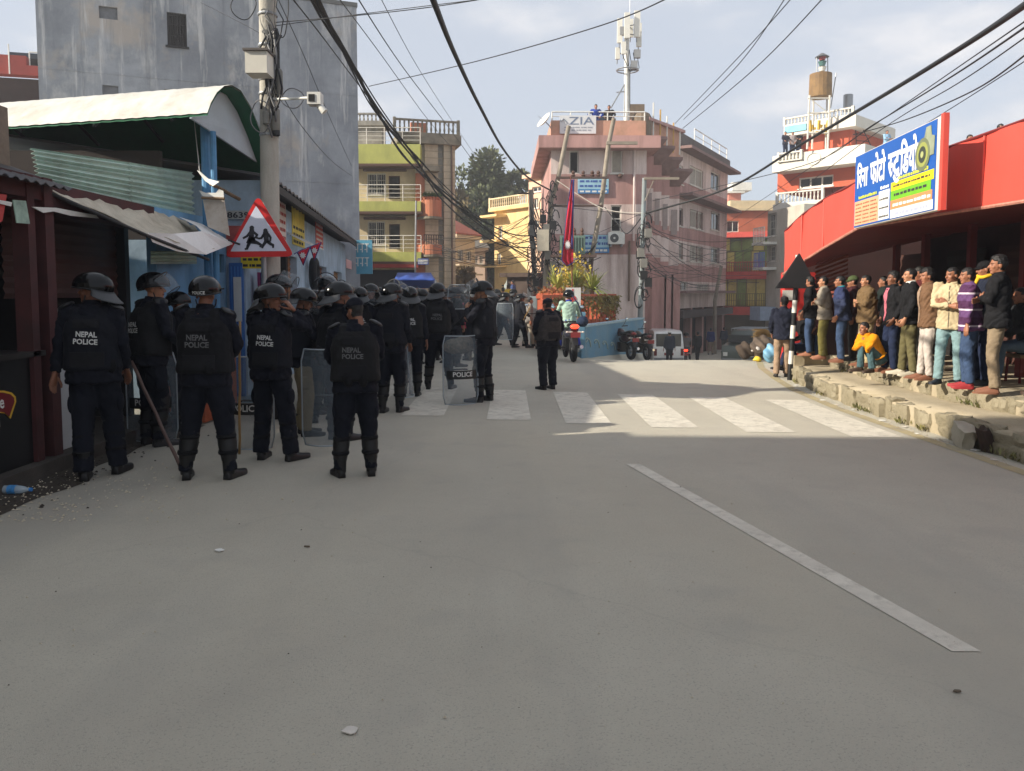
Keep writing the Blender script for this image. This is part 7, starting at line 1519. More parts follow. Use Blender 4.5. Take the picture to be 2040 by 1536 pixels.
cop('p13', 'officer in profile with both hands at his face beside a clear shield', 966, 800, 555, 78, 'phone2', lod=0, head=(6, 4), pl=dict(visor='up', text=None), feet=((-.1, .05, 6), (.11, -.05, 6)), skin=2)
M_camo = mat('camouflage_cloth', (46, 40, 39), .9, .6, 18)
cop('p14', 'lone capped officer with camouflage pack standing on the crossing', 1093, 776, 589, 30, 'belt', lod=1, extra=.01, pl=dict(cap=M_navy, text=None, guards=0, vmat=M_camo), girth=1.2, head=(8, 0))
cop('p15', 'striding officer in plain helmet behind the profile officer', 1003, 690, 580, -78, 'shield', lod=1, feet=((-.08, -.28, 8), (.10, .26, 8)), head=(-8, 0), pl=dict(text=None))
cop('p16', 'officer walking right with a bamboo cane held forward', 1036, 694, 582, -70, 'stick', lod=1, feet=((-.08, -.22, 8), (.10, .2, 8)), head=(-10, 0), pl=dict(visor='up', text=None))
cop('p17', 'officer facing the pale blue shops below the bunting', 690, None, 558, 60, 'belt', D=11.2, lod=1, pl=dict(visor='up', text=None))
cop('p18', 'officer in the crowd looking toward the dark shopfront', 716, None, 566, 10, 'belt', D=11.8, lod=1, pl=dict(visor='down'))
cop('p19', 'officer in the crowd with pale face mask looking back', 742, None, 560, 150, 'belt', D=12.6, lod=1, pl=dict(visor='down', text=None))
cop('p20', 'officer beside the pale blue wall with ringed visor pushed up', 655, None, 545, 170, 'belt', D=11.6, lod=1, pl=dict(visor='up', text=None))
cop('p21', 'officer half hidden behind the folder writer', 622, None, 572, -100, 'belt', D=10.2, lod=1, pl=dict(text=None))
cop('p22', 'officer between the burly officer and the crowd under the blue tarpaulin', 845, None, 572, 20, 'belt', D=15.2, lod=1, pl=dict(visor='down', text=None))
cop('p23', 'officer in the crowd below the blue tarpaulin looking left', 798, None, 566, 80, 'belt', D=15.5, lod=1, pl=dict(text=None))
cop('p24', 'officer at the back of the crowd holding a white shield high', 905, None, 568, -60, 'shield', D=16.5, lod=1, pl=dict(visor='up', text=None))
cop('p25', 'officer far back in the crowd before the terracotta balconies', 862, None, 570, 0, 'belt', D=18, lod=2, pl=dict(visor='up', text=None))
cop('p26', 'officer far back in the crowd before the lime bands', 772, None, 568, 0, 'belt', D=17, lod=2, pl=dict(text=None))
cop('p27', 'officer just behind the stick carrier in the stall shade', 345, None, 575, -80, 'stick', D=8.9, lod=1, pl=dict(guard=0, text=None))
for k, (x_, D_, hd, vz) in enumerate(((700, 13.5, 20, None), (728, 14.5, -40, 'up'), (760, 15.5, 60, 'down'), (785, 19, 0, None), (822, 17, -30, 'up'), (838, 20, 30, None), (868, 20.5, 0, 'down'), (884, 19.5, -50, None), (942, 18, 40, 'up'), (958, 21, -20, None), (664, 10.6, 30, None), (750, 20.5, 10, 'down'), (976, 24, 0, None), (900, 20, 20, 'up'), (916, 23, -30, None), (932, 20.6, 60, None), (950, 25, 0, 'down'), (968, 27, 30, None), (990, 28, -20, None), (870, 25, 0, 'up'), (1020, 27, -60, None))):
    cop('q%d' % k, 'helmeted officer packed into the crowd behind the front rows', x_, None, None, hd, 'belt', D=D_, lod=2 if D_ > 16 else 1, pl=dict(visor=vz, text=None), group='officers packed into the crowd')
# civilians mixed into the crowd
def civ(key, label, px, fy, ty, heading, pose='down', D=None, lod=1, z=None, H=None, **k):
    p, H_ = spot(px, fy, ty, D, z, 0.0); OFF[key] = person(label, p, heading, H or H_, pose, lod, **k); return OFF[key]
J = fab
civ('c1', 'person in teal jacket and mask standing behind the profile officer', 893, None, 582, 170, 'belt', D=17.5, lod=1, top=J('teal', (28, 92, 102)), bottom=J('black', (28, 28, 30)), hair='full')
civ('c2', 'person in pink shawl in the crowd behind the officers', 922, None, 586, 30, 'belt', D=18.5, lod=1, top=J('pink', (196, 60, 92)), bottom=J('black', (28, 28, 30)), hair='long')
civ('c3', 'person in crimson top among the far crowd', 908, None, 588, -20, 'down', D=22, lod=2, top=J('crimson', (176, 38, 60)), bottom=J('black', (28, 28, 30)), hair='long')
civ('c4', 'person in grey shirt and pale trousers walking behind the cane carrier', 1052, 690, 590, -80, 'down', lod=1, top=J('grey_shirt', (128, 124, 120)), bottom=J('pale_khaki', (168, 158, 142)), feet=((-.08, -.15, 8), (.1, .15, 8)))
far = [('person in orange jacket far up the side street', 985, 29, (214, 120, 40)), ('person in dark jacket far up the side street', 1002, 33, (40, 42, 52)), ('person in yellow top far up the side street', 1012, 36, (222, 180, 50)), ('person in maroon coat near the red lattice wall', 1069, 31, (120, 40, 48)), ('person in blue shirt far up the side street', 1022, 40, (70, 90, 140)), ('person in white shirt beside the parked car uphill', 1056, 38, (200, 196, 190))]
for k, (lb, px_, D_, c_) in enumerate(far): civ('f%d' % k, lb, px_, None, None, 20*k, 'down', D=D_, lod=2, H=1.66, top=J('far%d' % k, c_), bottom=J('black', (28, 28, 30)))
# ---- right hand crowd on the ledge
ZL = .455
jn = J('jeans_blue', (58, 76, 106), .3); jd = J('jeans_navy', (30, 40, 66), .15); bk = J('black_top', (22, 22, 25)); ol = J('olive', (98, 92, 62)); be = J('beige', (176, 160, 124))
civ('r1', 'person in navy jacket and tan trousers leaning by the striped sign post', 1556, 752, 588, -20, 'pockets', lod=0, top=J('navy_jacket', (26, 30, 46)), bottom=J('tan', (158, 134, 112)), hair='full', head=(30, 0), feet=((-.1, .0, 8), (.1, .14, 8)), shoes=('shoe', mat('shoe_black', (30, 27, 26), .5)), lean=-2)
civ('r2', 'person in black jacket and rolled jeans standing above the seated person', 1616, None, 570, 62, 'belt', D=13.9, z=ZL, lod=1, top=bk, bottom=jn, shoes=('sandal', SKIN[0]), hair='full')
civ('r3', 'person in grey sweater and olive cargo trousers with folded arms', 1644, None, 562, 72, 'crossed', D=13.2, z=ZL, lod=0, top=J('grey_sweater', (150, 140, 126)), bottom=J('olive_cargo', (112, 104, 56), .25), skin=2, leg_r=1.12, shoes=('sandal', SKIN[0]))
civ('r4', 'person in teal-shouldered blue jacket and blue jeans', 1680, None, 555, 66, 'pockets', D=12.6, z=ZL, lod=0, top=stripes_mat('teal_navy_jacket', [(0, (36, 46, 76)), (.62, (34, 46, 84)), (.74, (30, 140, 150)), (.98, (30, 140, 150))], 2, .60), bottom=jn, shoes=('sandal', SKIN[1]), girth=1.1)
civ('r5', 'broad person in brown jacket and beige trousers with folded arms', 1728, None, 552, 84, 'crossed', D=11.9, z=ZL, lod=0, top=J('brown_jacket', (112, 90, 62)), bottom=be, skin=2, girth=1.2, shoes=('sandal', SKIN[1]), zipc=J('dark_zip', (60, 48, 36)))
civ('r5b', 'person in green cap shading the eyes behind the brown jacket', 1703, None, 560, 70, 'phone', D=12.9, z=ZL, lod=1, top=J('dark_maroon', (60, 26, 30)), bottom=J('black', (28, 28, 30)), cap=J('green_cap', (72, 84, 52)))
civ('r6', 'crouching person in bright yellow shirt with hands at the face', 1746, None, None, 105, 'face', D=11.1, z=ZL, lod=0, H=1.36, top=J('yellow_shirt', (220, 142, 18)), bottom=J('grey_teal_jeans', (72, 98, 104)), pelvis=(0, -.1, .24), lean=34, feet=((-.13, .16, 10), (.13, .2, 10)), shoes=('shoe', mat('shoe_brown', (66, 50, 40), .6)), hem=.07)
civ('r7', 'person in open black jacket over pink shirt and navy jeans', 1780, None, 537, 92, 'pockets', D=11.0, z=ZL, lod=0, top=bk, bottom=jd, shirt=J('pink_shirt', (186, 104, 118)), skin=1, hair='full', shoes=('sandal', SKIN[1]), feet=((-.09, 0, 8), (.11, .05, 8)))
civ('r8', 'person in black hooded top with white collar and olive trousers', 1815, None, 529, 70, 'pockets', D=10.6, z=ZL, lod=0, top=bk, bottom=ol, collar=M_white, skin=2, shoes=('shoe', mat('shoe_pale', (176, 168, 150), .6)), feet=((-.16, -.05, 12), (.16, .08, 14)))
civ('r9', 'person in brown waistcoat and slim white trousers', 1853, None, 530, 80, 'behind', D=10.1, z=ZL, lod=0, top=J('brown_waistcoat', (112, 84, 62)), bottom=J('white_trousers', (190, 180, 172), .15), shirt=J('taupe_shirt', (160, 136, 116)), hair='full', shoes=('sandal', SKIN[1]), leg_r=.9, feet=((-.1, 0, 10), (.12, .06, 12)))
civ('r10', 'person in cream zipped jacket and pale teal jeans with folded arms', 1895, None, 527, 140, 'crossed', D=9.6, z=ZL, lod=0, top=J('cream_jacket', (190, 174, 140), .18), bottom=J('pale_teal_jeans', (128, 156, 160), .25), head=(-30, 0), zipc=J('grey_zip', (96, 88, 76)), girth=1.04, shoes=('shoe', mat('shoe_navy', (28, 32, 44), .6)), feet=((-.13, .0, 14), (.13, .03, 14)))
civ('r11', 'person in purple sweater with white stripes, blue jeans and red shoes', 1937, None, 527, 66, dict(POSES['down'], wL=(-.24, .08, .88)), D=9.2, z=ZL, lod=0, top=stripes_mat('purple_stripe_sweater', [(0, (70, 30, 70)), (.45, (92, 58, 104)), (.86, (204, 192, 204)), (.97, (70, 30, 70))], 2, 5.2), bottom=jn, skin=0, shoes=('shoe', mat('shoe_red', (150, 40, 44), .7)), girth=1.08, head=(14, 4))
civ('r12', 'person in black cap and yellow scarf between the striped sweater and black sweater', 1966, None, 514, 74, 'belt', D=9.55, z=ZL, lod=0, top=J('dark_blue_coat', (30, 36, 52)), bottom=jd, cap=bk, scarf=J('yellow_scarf', (220, 180, 50)), head=(10, 0))
civ('r13', 'sandalled person in black sweater and grey-beige trousers with folded arms', 1990, None, 503, 55, 'crossed', D=8.72, z=ZL, lod=0, top=bk, bottom=J('grey_beige', (138, 122, 100), .15), skin=0, shoes=('sandal', SKIN[1]), leg_r=.95, feet=((-.08, .0, 10), (.10, .0, 10)), hair='full', head=(12, 0))
civ('r14', 'seated person in dark jacket and faded jeans at the back wall', 2042, None, None, 80, 'lap', D=9.8, z=ZL, lod=1, H=1.68, top=J('dark_grey_jacket', (40, 42, 46)), bottom=J('faded_jeans', (96, 116, 136)), pelvis=(0, -.1, .50), lean=14, feet=((-.12, .36, 6), (.12, .4, 6)))
civ('r15', 'person in light blue jeans stepping along the ledge beyond the black sweater', 2098, None, None, 20, 'down', D=8.5, z=ZL, lod=1, H=1.65, top=J('dark_blue_coat', (30, 36, 52)), bottom=J('light_blue_jeans', (130, 164, 200)), shoes=('shoe', mat('shoe_brown', (66, 50, 40))))
civ('r16', 'seated person in navy jeans behind the striped sign post', 1602, None, None, 100, 'lap', D=14.7, z=.12, lod=1, H=1.62, top=bk, bottom=jd, pelvis=(0, -.15, .48), lean=16, feet=((-.12, .34, 6), (.12, .4, 6)))
civ('r17', 'person in dark top with red sneakers behind the grey sweater', 1632, None, 585, 90, 'belt', D=14.6, z=.12, lod=1, top=J('dark_maroon', (60, 26, 30)), bottom=jn, shoes=('shoe', mat('shoe_red', (196, 44, 48))))
civ('r18', 'person in dark clothes in the shade behind the pink shirt', 1795, None, 545, 72, 'belt', D=12.3, z=ZL, lod=1, top=J('black', (28, 28, 30)), bottom=J('black', (28, 28, 30)))
civ('r19', 'person with full dark hair in shade behind the brown waistcoat', 1838, None, 528, 74, 'belt', D=11.4, z=ZL, lod=1, top=J('maroon_top', (84, 36, 36)), bottom=J('grey_trousers', (92, 90, 78)), hair='full')
civ('r20', 'person in dark jacket standing behind the brown jacket', 1762, None, 560, 80, 'belt', D=13.2, z=ZL, lod=1, top=J('dark_green_jacket', (30, 40, 38)), bottom=J('black', (28, 28, 30)))
# chair under the seated person, stool for the other
def stool(label, px_, D_, z, hgt):
    q = P(px_, 600, D_); t = thing('stool', label, 'stool', V(q.x, D_, z)); mb = MB(); mb.box((q.x-.17, D_-.17, z+hgt-.04), (q.x+.17, D_+.17, z+hgt)); mb.build('seat', M_wood, t)
    for dx in (-.14, .14):
        for dy in (-.14, .14): mb = MB(); mb.tube([V(q.x+dx, D_+dy, z), V(q.x+dx*.9, D_+dy*.9, z+hgt-.041)], .018, 6); mb.build('leg', M_redd, t)
stool('low wooden stool under the seated person in dark jacket', 2046, 9.82, ZL, .36); stool('wooden stool under the seated person behind the sign post', 1607, 14.7, .12, .36)
# ---- rooftop watchers
civ('t1', 'person in bright blue jacket leaning on the pink building roof rail', 1183, None, None, 180, 'rail', D=36.55, z=FZ.uv(1190, 276)[1], H=1.66, lod=2, lean=24, top=J('bright_blue', (48, 74, 160)), bottom=jd)
civ('t2', 'person in dark open jacket behind the pink building roof rail', 1211, None, None, 170, 'rail', D=36.9, z=FZ.uv(1190, 274)[1], H=1.66, lod=2, top=bk, bottom=jd, shirt=None)
zr = P(1570, 312, 49).z
for k, (x_, lb, c_) in enumerate(((1557, 'person in navy shirt watching from the white balustrade corner', (34, 38, 56)), (1570, 'person in pale patterned top on the white balustrade terrace', (150, 140, 140)), (1584, 'person in black shirt with folded arms on the white terrace', (30, 30, 34)))):
    civ('b%d' % k, lb, x_, None, None, 190-20*k, ('rail', 'belt', 'crossed')[k], D=49.2, z=zr, H=1.62, lod=2, top=J('terrace%d' % k, c_), bottom=jd)
civ('b3', 'person in light blue shirt with folded arms behind the signboard on the terrace', 1755, None, None, 190, 'crossed', D=45, z=P(1755, 316, 45).z, H=1.64, lod=2, top=J('sky_blue_shirt', (140, 178, 210)), bottom=jd)
civ('b4', 'person in black shirt peering over the red fascia beside the signboard', 1915, None, None, 170, 'belt', D=20, z=P(1915, 266, 20).z-1.66, H=1.66, lod=2, top=bk, bottom=jd)
civ('b5', 'person on the roof with only dark hair showing over the red fascia', 1976, None, None, 190, 'belt', D=20, z=P(1976, 244, 20).z-1.66, H=1.66, lod=2, top=J('black', (28, 28, 30)), bottom=jd)
zroof = min(P(1915, 266, 20).z, P(1976, 244, 20).z)-1.7
rf = thing('roof_terrace_house', 'flat roofed house behind the red arcade carrying two watchers', 'house', (14.5, 22, 0)); mb = MB(); mb.box((10.6, 18.6, 0), (22, 21.2, P(1915, 266, 20).z-1.66-.003)); mb.build('wall', M_cream, rf)
# ---- people down the right hand street
for k, (lb, x_, D_, c_, b_, hd) in enumerate((('person in long dark coat and pale knit cap behind the white van', 1335, 34.5, (44, 50, 62), (40, 40, 48), 0), ('person in black walking past the white van', 1391, 40, (30, 30, 34), (30, 30, 34), 20), ('person in deep blue jacket and pale trousers far down the street', 1417, 47, (30, 44, 110), (150, 130, 112), -30), ('person with dark backpack and white sleeves far down the street', 1443, 50, (36, 44, 66), (78, 80, 76), 0), ('person in brown top at the dark shop openings', 1366, 50, (110, 60, 50), (40, 40, 44), 90), ('person in dark clothes at the dark shop openings', 1352, 46, (40, 36, 40), (40, 40, 44), 120))):
    civ('d%d' % k, lb, x_, None, None, hd, 'down', D=D_, lod=2, H=1.68, top=J('down%d' % k, c_), bottom=J('downb%d' % k, b_), cap=M_white if k == 0 else None, feet=((-.1, -.12, 8), (.1, .12, 8)))
# ================================================================ EQUIPMENT
M_bam = mat('bamboo', (150, 118, 70), .6, .2, 6); M_dst = mat('dark_stick', (92, 70, 62), .6, .2, 6)
def stick(label, a, b, m, r=.014):
    mb = MB(); n = 8; mb.tube([a.lerp(b, k/n)+V(.004*math.sin(k*2), 0, 0) for k in range(n+1)], [r*(1.05 if k % 2 else .95) for k in range(n+1)], 8); o = mb.build('baton_stick', m, None, smooth=True); tag(o, label, 'stick'); return o
stick('long brown stick slanting to the ground beside the stall officers', P(262, 720, 7.6), G(361, 934), M_dst, .016)
stick('upright bamboo cane beside the POLICE-lettered helmet officer', P(478, 640, 7.6), G(477, 905), M_bam, .013)
stick('bamboo cane held forward by the walking officer', P(1056, 612, 19.6), G(1024, 676), M_bam, .018)
def shield(label, c, w_, h_, rz, band=True, tilt=0, curve=.8):
    t = thing('riot_shield', label, 'shield', c, R(rz)); rows = []
    for j in range(9):
        v = j/8; cor = 1-.12*max(0, abs(v-.5)*2-.8)/.2; rows.append([V(w_/2*(2*k/12-1)*cor, -.16*curve*(1-(2*k/12-1)**2)+math.sin(R(tilt))*v*h_, v*h_*math.cos(R(tilt))) for k in range(13)])
    mb = MB(); mb.grid(rows, 0, (0, .004, 0)); mb.build('sheet', M_shield, t, smooth=40, local=True)
    mb = MB(); mb.tube([r_[0] for r_ in rows]+rows[-1]+[r_[-1] for r_ in rows[::-1]]+rows[0][::-1], .008, 5); mb.build('edge', mat('shield_edge', (150, 158, 164), .3), t, smooth=True, local=True)
    if band:
        mb = MB(); mb.grid([[p+V(0, -.008, 0) for p in r_[1:-1]] for r_ in rows[3:5]], 0, (0, .004, 0)); bo = mb.build('black_band', M_guard, t, local=True)
        mb = MB(); put_text(mb, 'POLICE', V(0, -.16*curve-.012+math.sin(R(tilt))*.42*h_, h_*.41), V(1, 0, 0), V(0, 0, 1), .07, w_*.55, .02, center=True); mb.v = [(p[0], p[1]+.16*curve*((2*p[0]/w_)**2), p[2]) for p in mb.v]; mb.build('lettering', M_txt, bo, local=True)
    mb = MB(); mb.tube([V(-.1, .02, h_*.5), V(-.1, .07, h_*.5), V(.1, .07, h_*.5), V(.1, .02, h_*.5)], .012, 6); mb.build('handle', M_guard, t, local=True); return t
q = G(918, 805); shield('clear shield with black band standing before the profile officer', V(q.x, q.y, .005), .52, .98, 20)
q = G(806, 815); shield('long curved clear shield carried edge-on beside the masked officer', V(q.x, q.y, .18), .5, 1.0, 78, False, 4)
q = P(303, 800, 8.3); shield('clear shield resting on the ground behind the stick carrier', V(q.x, q.y, .005), .52, .95, 8)
q = P(488, 850, 7.9); shield('clear shield with black band low beside the bamboo cane', V(q.x+.06, q.y, .005), .5, .95, -4)
q = P(650, 840, 7.6); shield('dull clear shield beside the capped officer', V(q.x, q.y, .1), .46, .95, 10, False)
q = P(985, 670, 20.5); shield('scratched clear shield carried by the striding officer', V(q.x+.28, q.y-.15, .35), .5, .95, -30, False)
q = P(912, 575, 16.2); t_ = shield('white shield lifted above the crowd below the terracotta balcony', V(q.x, q.y-.1, 1.25), .45, .55, 15, False, -25)
q = P(1045, 640, 21); 
# folder held by the writing officer
wr = (OFF['p7'][1]['W'][-1]+OFF['p7'][1]['W'][1])/2; fo = thing('folder', 'black folder with white paper held by the khaki-trousered officer', 'folder', wr+V(.05, -.1, .0), R(20))
mb = MB(); mb.box((-.17, -.12, 0), (.17, .12, .012)); mb.build('cover', M_black, fo, local=True); mb = MB(); mb.box((-.12, -.09, .0125), (.14, .1, .015)); mb.build('paper', M_white, fo, local=True)
# duffel bag held in front of the profile officer
q = P(912, 690, 11.3); bg_ = thing('camouflage_bag', 'camouflage bag slung before the profile officer above the shield', 'bag', q); mb = MB(); mb.ell(q, (.24, .14, .12), 16, 10); mb.ell(q+V(.1, 0, .06), (.14, .12, .1)); me = remesh(mb, .02, 2); a = co_of(me); set_co(me, a-np.array(q)); me.materials.clear(); me.materials.append(mat('camo_bag', (110, 100, 84), .9, .6, 22)); shade(me); obj('sack', me.copy(), bg_)
mb = MB(); mb.tube([q+V(-.2, -.05, .05), q+V(-.05, -.1, .3), q+V(.2, -.02, .55)], .012, 6); mb.build('strap', M_vest, bg_, smooth=True)
# ================================================================ VEHICLES
def copy_tree(o, parent=None):
    c = o.copy(); LINK.append(c); c.parent = parent
    for ch in [x for x in LINK if x.parent is o]: copy_tree(ch, c)
    return c
M_tyre = mat('tyre_rubber', (26, 26, 28)); M_tail = mat('tail_light_lit', (255, 60, 36), .3, 0, emit=2.2); M_tailoff = mat('tail_light', (96, 18, 18), .25, 0); M_plate = mat('plate_red', (132, 44, 46), .5, .1, 20); M_chrome = mat('chrome', (190, 192, 196), .2, .05, metal=1.0)
def wheel(t, c, r, w_, ax=V(1, 0, 0)):
    ax = ax.normalized(); b = V(0, 0, 1); d = ax.cross(b).normalized(); rows = []
    for k in range(24):
        a = 2*PI*k/24; rd = d*math.cos(a)+b*math.sin(a); rows.append([c+rd*(r-w_*.5)+rd*w_*.5*math.cos(q)+ax*w_*.5*math.sin(q) for q in np.linspace(0, 2*PI, 8, False)])
    mb = MB(); mb.rings(rows+[rows[0]], False); wh = mb.build('wheel', M_tyre, t, smooth=True, local=True)
    mb = MB(); mb.tube([c-ax*w_*.3, c+ax*w_*.3], .05, 10)
    for k in range(5):
        a = 2*PI*k/5; rd = d*math.cos(a)+b*math.sin(a); mb.tube([c, c+rd*(r-w_*.9)], .015, 5)
    mb.tube([c+(d*math.cos(a)+b*math.sin(a))*(r-w_*.95) for a in np.linspace(0, 2*PI, 21)], .016, 5); mb.build('rim', M_steel, wh, local=True); return wh
def motorcycle(label, pos, rz, col, lit=False, lean=0, group=None, scooter=False):
    t = thing('motorcycle', label, 'motorcycle', pos, R(rz), group); mc = mat('bike_paint_%d_%d_%d' % col, col, .3, .08, coat=.4)
    wheel(t, V(0, .66, .29), .29, .10); wheel(t, V(0, -.62, .29), .29, .13)
    def part(nm, m, fn, smooth=True): mb = MB(); fn(mb); return mb.build(nm, m, t, smooth=40 if smooth else False, local=True)
    part('frame', M_black, lambda m: (m.tube([V(0, .5, .8), V(0, .1, .55), V(0, -.3, .5), V(0, -.62, .3)], .035, 8), m.box((-.12, -.15, .22), (.12, .25, .52))))
    part('fork', M_chrome, lambda m: [m.tube([V(s*.07, .66, .29), V(s*.07, .46, .92)], .022, 8) for s in (-1, 1)])
    part('fuel_tank', mc, lambda m: m.ell((0, .2, .82), (.14, .27, .14), 14, 9))
    part('side_panel', mc, lambda m: (m.ell((0, -.25, .66), (.13, .3, .13), 14, 9), m.ell((0, -.58, .80), (.10, .22, .08), 14, 8)))
    part('seat', mat('seat_black', (24, 24, 26), .6), lambda m: m.tube([V(0, .02, .82), V(0, -.25, .80), V(0, -.55, .87), V(0, -.72, .88)], [(.11, .05), (.14, .055), (.12, .05), (.07, .04)], 12))
    part('handlebar', M_black, lambda m: m.tube([V(-.36, .34, 1.02), V(-.2, .46, 1.0), V(.2, .46, 1.0), V(.36, .34, 1.02)], .017, 7))
    part('headlamp', M_chrome, lambda m: m.ell((0, .58, .90), (.11, .09, .11)))
    for s in (-1, 1):
        mir = part('mirror', M_black, lambda m: (m.tube([V(s*.24, .44, 1.0), V(s*.33, .40, 1.2)], .008, 5), m.ell((s*.35, .40, 1.24), (.065, .015, .04))))
        mb = MB(); mb.ell((s*.35, .386, 1.24), (.055, .006, .033)); mb.build('mirror_glass', mat('mirror_glass', (190, 210, 224), .05, 0, metal=.9), mir, local=True, smooth=True)
    part('rear_fender', M_black, lambda m: m.slab([V(-.07, -.72, .78), V(.07, -.72, .78), V(.06, -.96, .42), V(-.06, -.96, .42)], (0, .02, .01)), False)
    tl = part('tail_light', M_tail if lit else M_tailoff, lambda m: m.ell((0, -.80, .82), (.10, .05, .055)))
    part('number_plate', M_plate, lambda m: m.box((-.11, -.945, .58), (.11, -.93, .70)), False)
    for s in (-1, 1): part('indicator', mat('indicator_pale', (226, 214, 200), .3), lambda m: (m.tube([V(s*.06, -.86, .70), V(s*.16, -.86, .70)], .012, 6), m.ell((s*.18, -.86, .70), (.03, .025, .02))))
    part('exhaust', M_chrome, lambda m: m.tube([V(.1, .1, .28), V(.14, -.3, .30), V(.16, -.8, .36)], [.025, .05, .045], 10)); part('mudguard', mc, lambda m: m.tube([V(0, .66+.31*math.cos(a), .29+.33*math.sin(a)) for a in np.linspace(.2, 2.6, 9)], [(.06, .012)]*9, 8))
    part('foot_peg', M_black, lambda m: m.tube([V(-.22, -.1, .3), V(.22, -.1, .3)], .016, 6)); return t
q = G(1139, 722); MBP = q
motorcycle('moving motorcycle with glowing red tail light carrying the rider in mint jacket', V(q.x, q.y+.7, 0), 4, (40, 40, 46), True)
OFF['rider'] = person('rider in mint jacket, blue trousers and dark helmet on the moving motorcycle', V(q.x+.0, q.y+.45, .0), 4, 1.68, 'bike', 1, top=fab('mint', (158, 186, 170)), bottom=fab('royal_blue', (34, 52, 150)), pelvis=(0, 0, .90), lean=10, feet=((-.24, .22, 6, .27), (.24, .22, 6, .27)), knee=(.0, 1, .2), shoes=('shoe', mat('shoe_black', (30, 27, 26))), police=dict(vest=0, guards=0, guard=0), collar=fab('royal_blue', (34, 52, 150)), hem=-.12)
mbx = MB(); c_ = V(q.x+.27, q.y+.28, .92); mbx.ell(c_, (.13, .17, .13)); sb_ = mbx.build('shoulder_bag', fab('navy_bag', (32, 46, 70)), None, smooth=True); tag(sb_, 'dark blue shoulder bag at the motorcycle rider side', 'bag')
mbx = MB(); mbx.tube([c_+V(0, .05, .1), c_+V(-.1, 0, .4), c_+V(-.25, .12, .62)], .015, 5); mbx.build('strap', fab('navy_bag', (32, 46, 70)), sb_)
p_ = P(1242, 700, 24.0); motorcycle('parked maroon motorcycle leaning by the blue mural wall', V(p_.x, 24.3, gz((p_.x, 24.3))), 18, (58, 20, 22))
p_ = P(1277, 700, 26.0); motorcycle('parked bronze motorcycle between the blue wall and white van', V(p_.x, 26.3, gz((p_.x, 26.3))), 14, (84, 66, 50))
p_ = P(1368, 700, 37.0); motorcycle('motorcycle with lit tail light ridden past the white van', V(p_.x, 37.6, gz((p_.x, 37.6))), -6, (40, 40, 46), True)
OFF['rider2'] = person('rider in grey jacket on the motorcycle passing the white van', V(p_.x, 37.2, gz((p_.x, 37.2))), -6, 1.68, 'bike', 2, top=fab('grey_rider', (98, 94, 92)), bottom=fab('black', (28, 28, 30)), pelvis=(0, 0, .90), lean=12, feet=((-.24, .22, 6, .27), (.24, .22, 6, .27)), police=dict(vest=0, guards=0, guard=0))
p_ = P(1468, 700, 46.0); motorcycle('dark motorcycle far down the street by the jeep', V(p_.x, 46, gz((p_.x, 46))), 170, (40, 40, 46))
p_ = P(1080, 690, 20.5); motorcycle('white motorcycle half hidden behind the lone capped officer', V(p_.x, 20.8, 0), 8, (196, 196, 194))
for k, (x_, D_) in enumerate(((1000, 38), (1012, 42), (1046, 31))): p_ = P(x_, 600, D_); motorcycle(('motorcycle uphill near the orange jacket', 'motorcycle uphill near the yellow top', 'motorcycle beside the grey metal cabinet')[k], V(p_.x, D_, gz((p_.x, D_))), 180+10*k, (50, 50, 60))
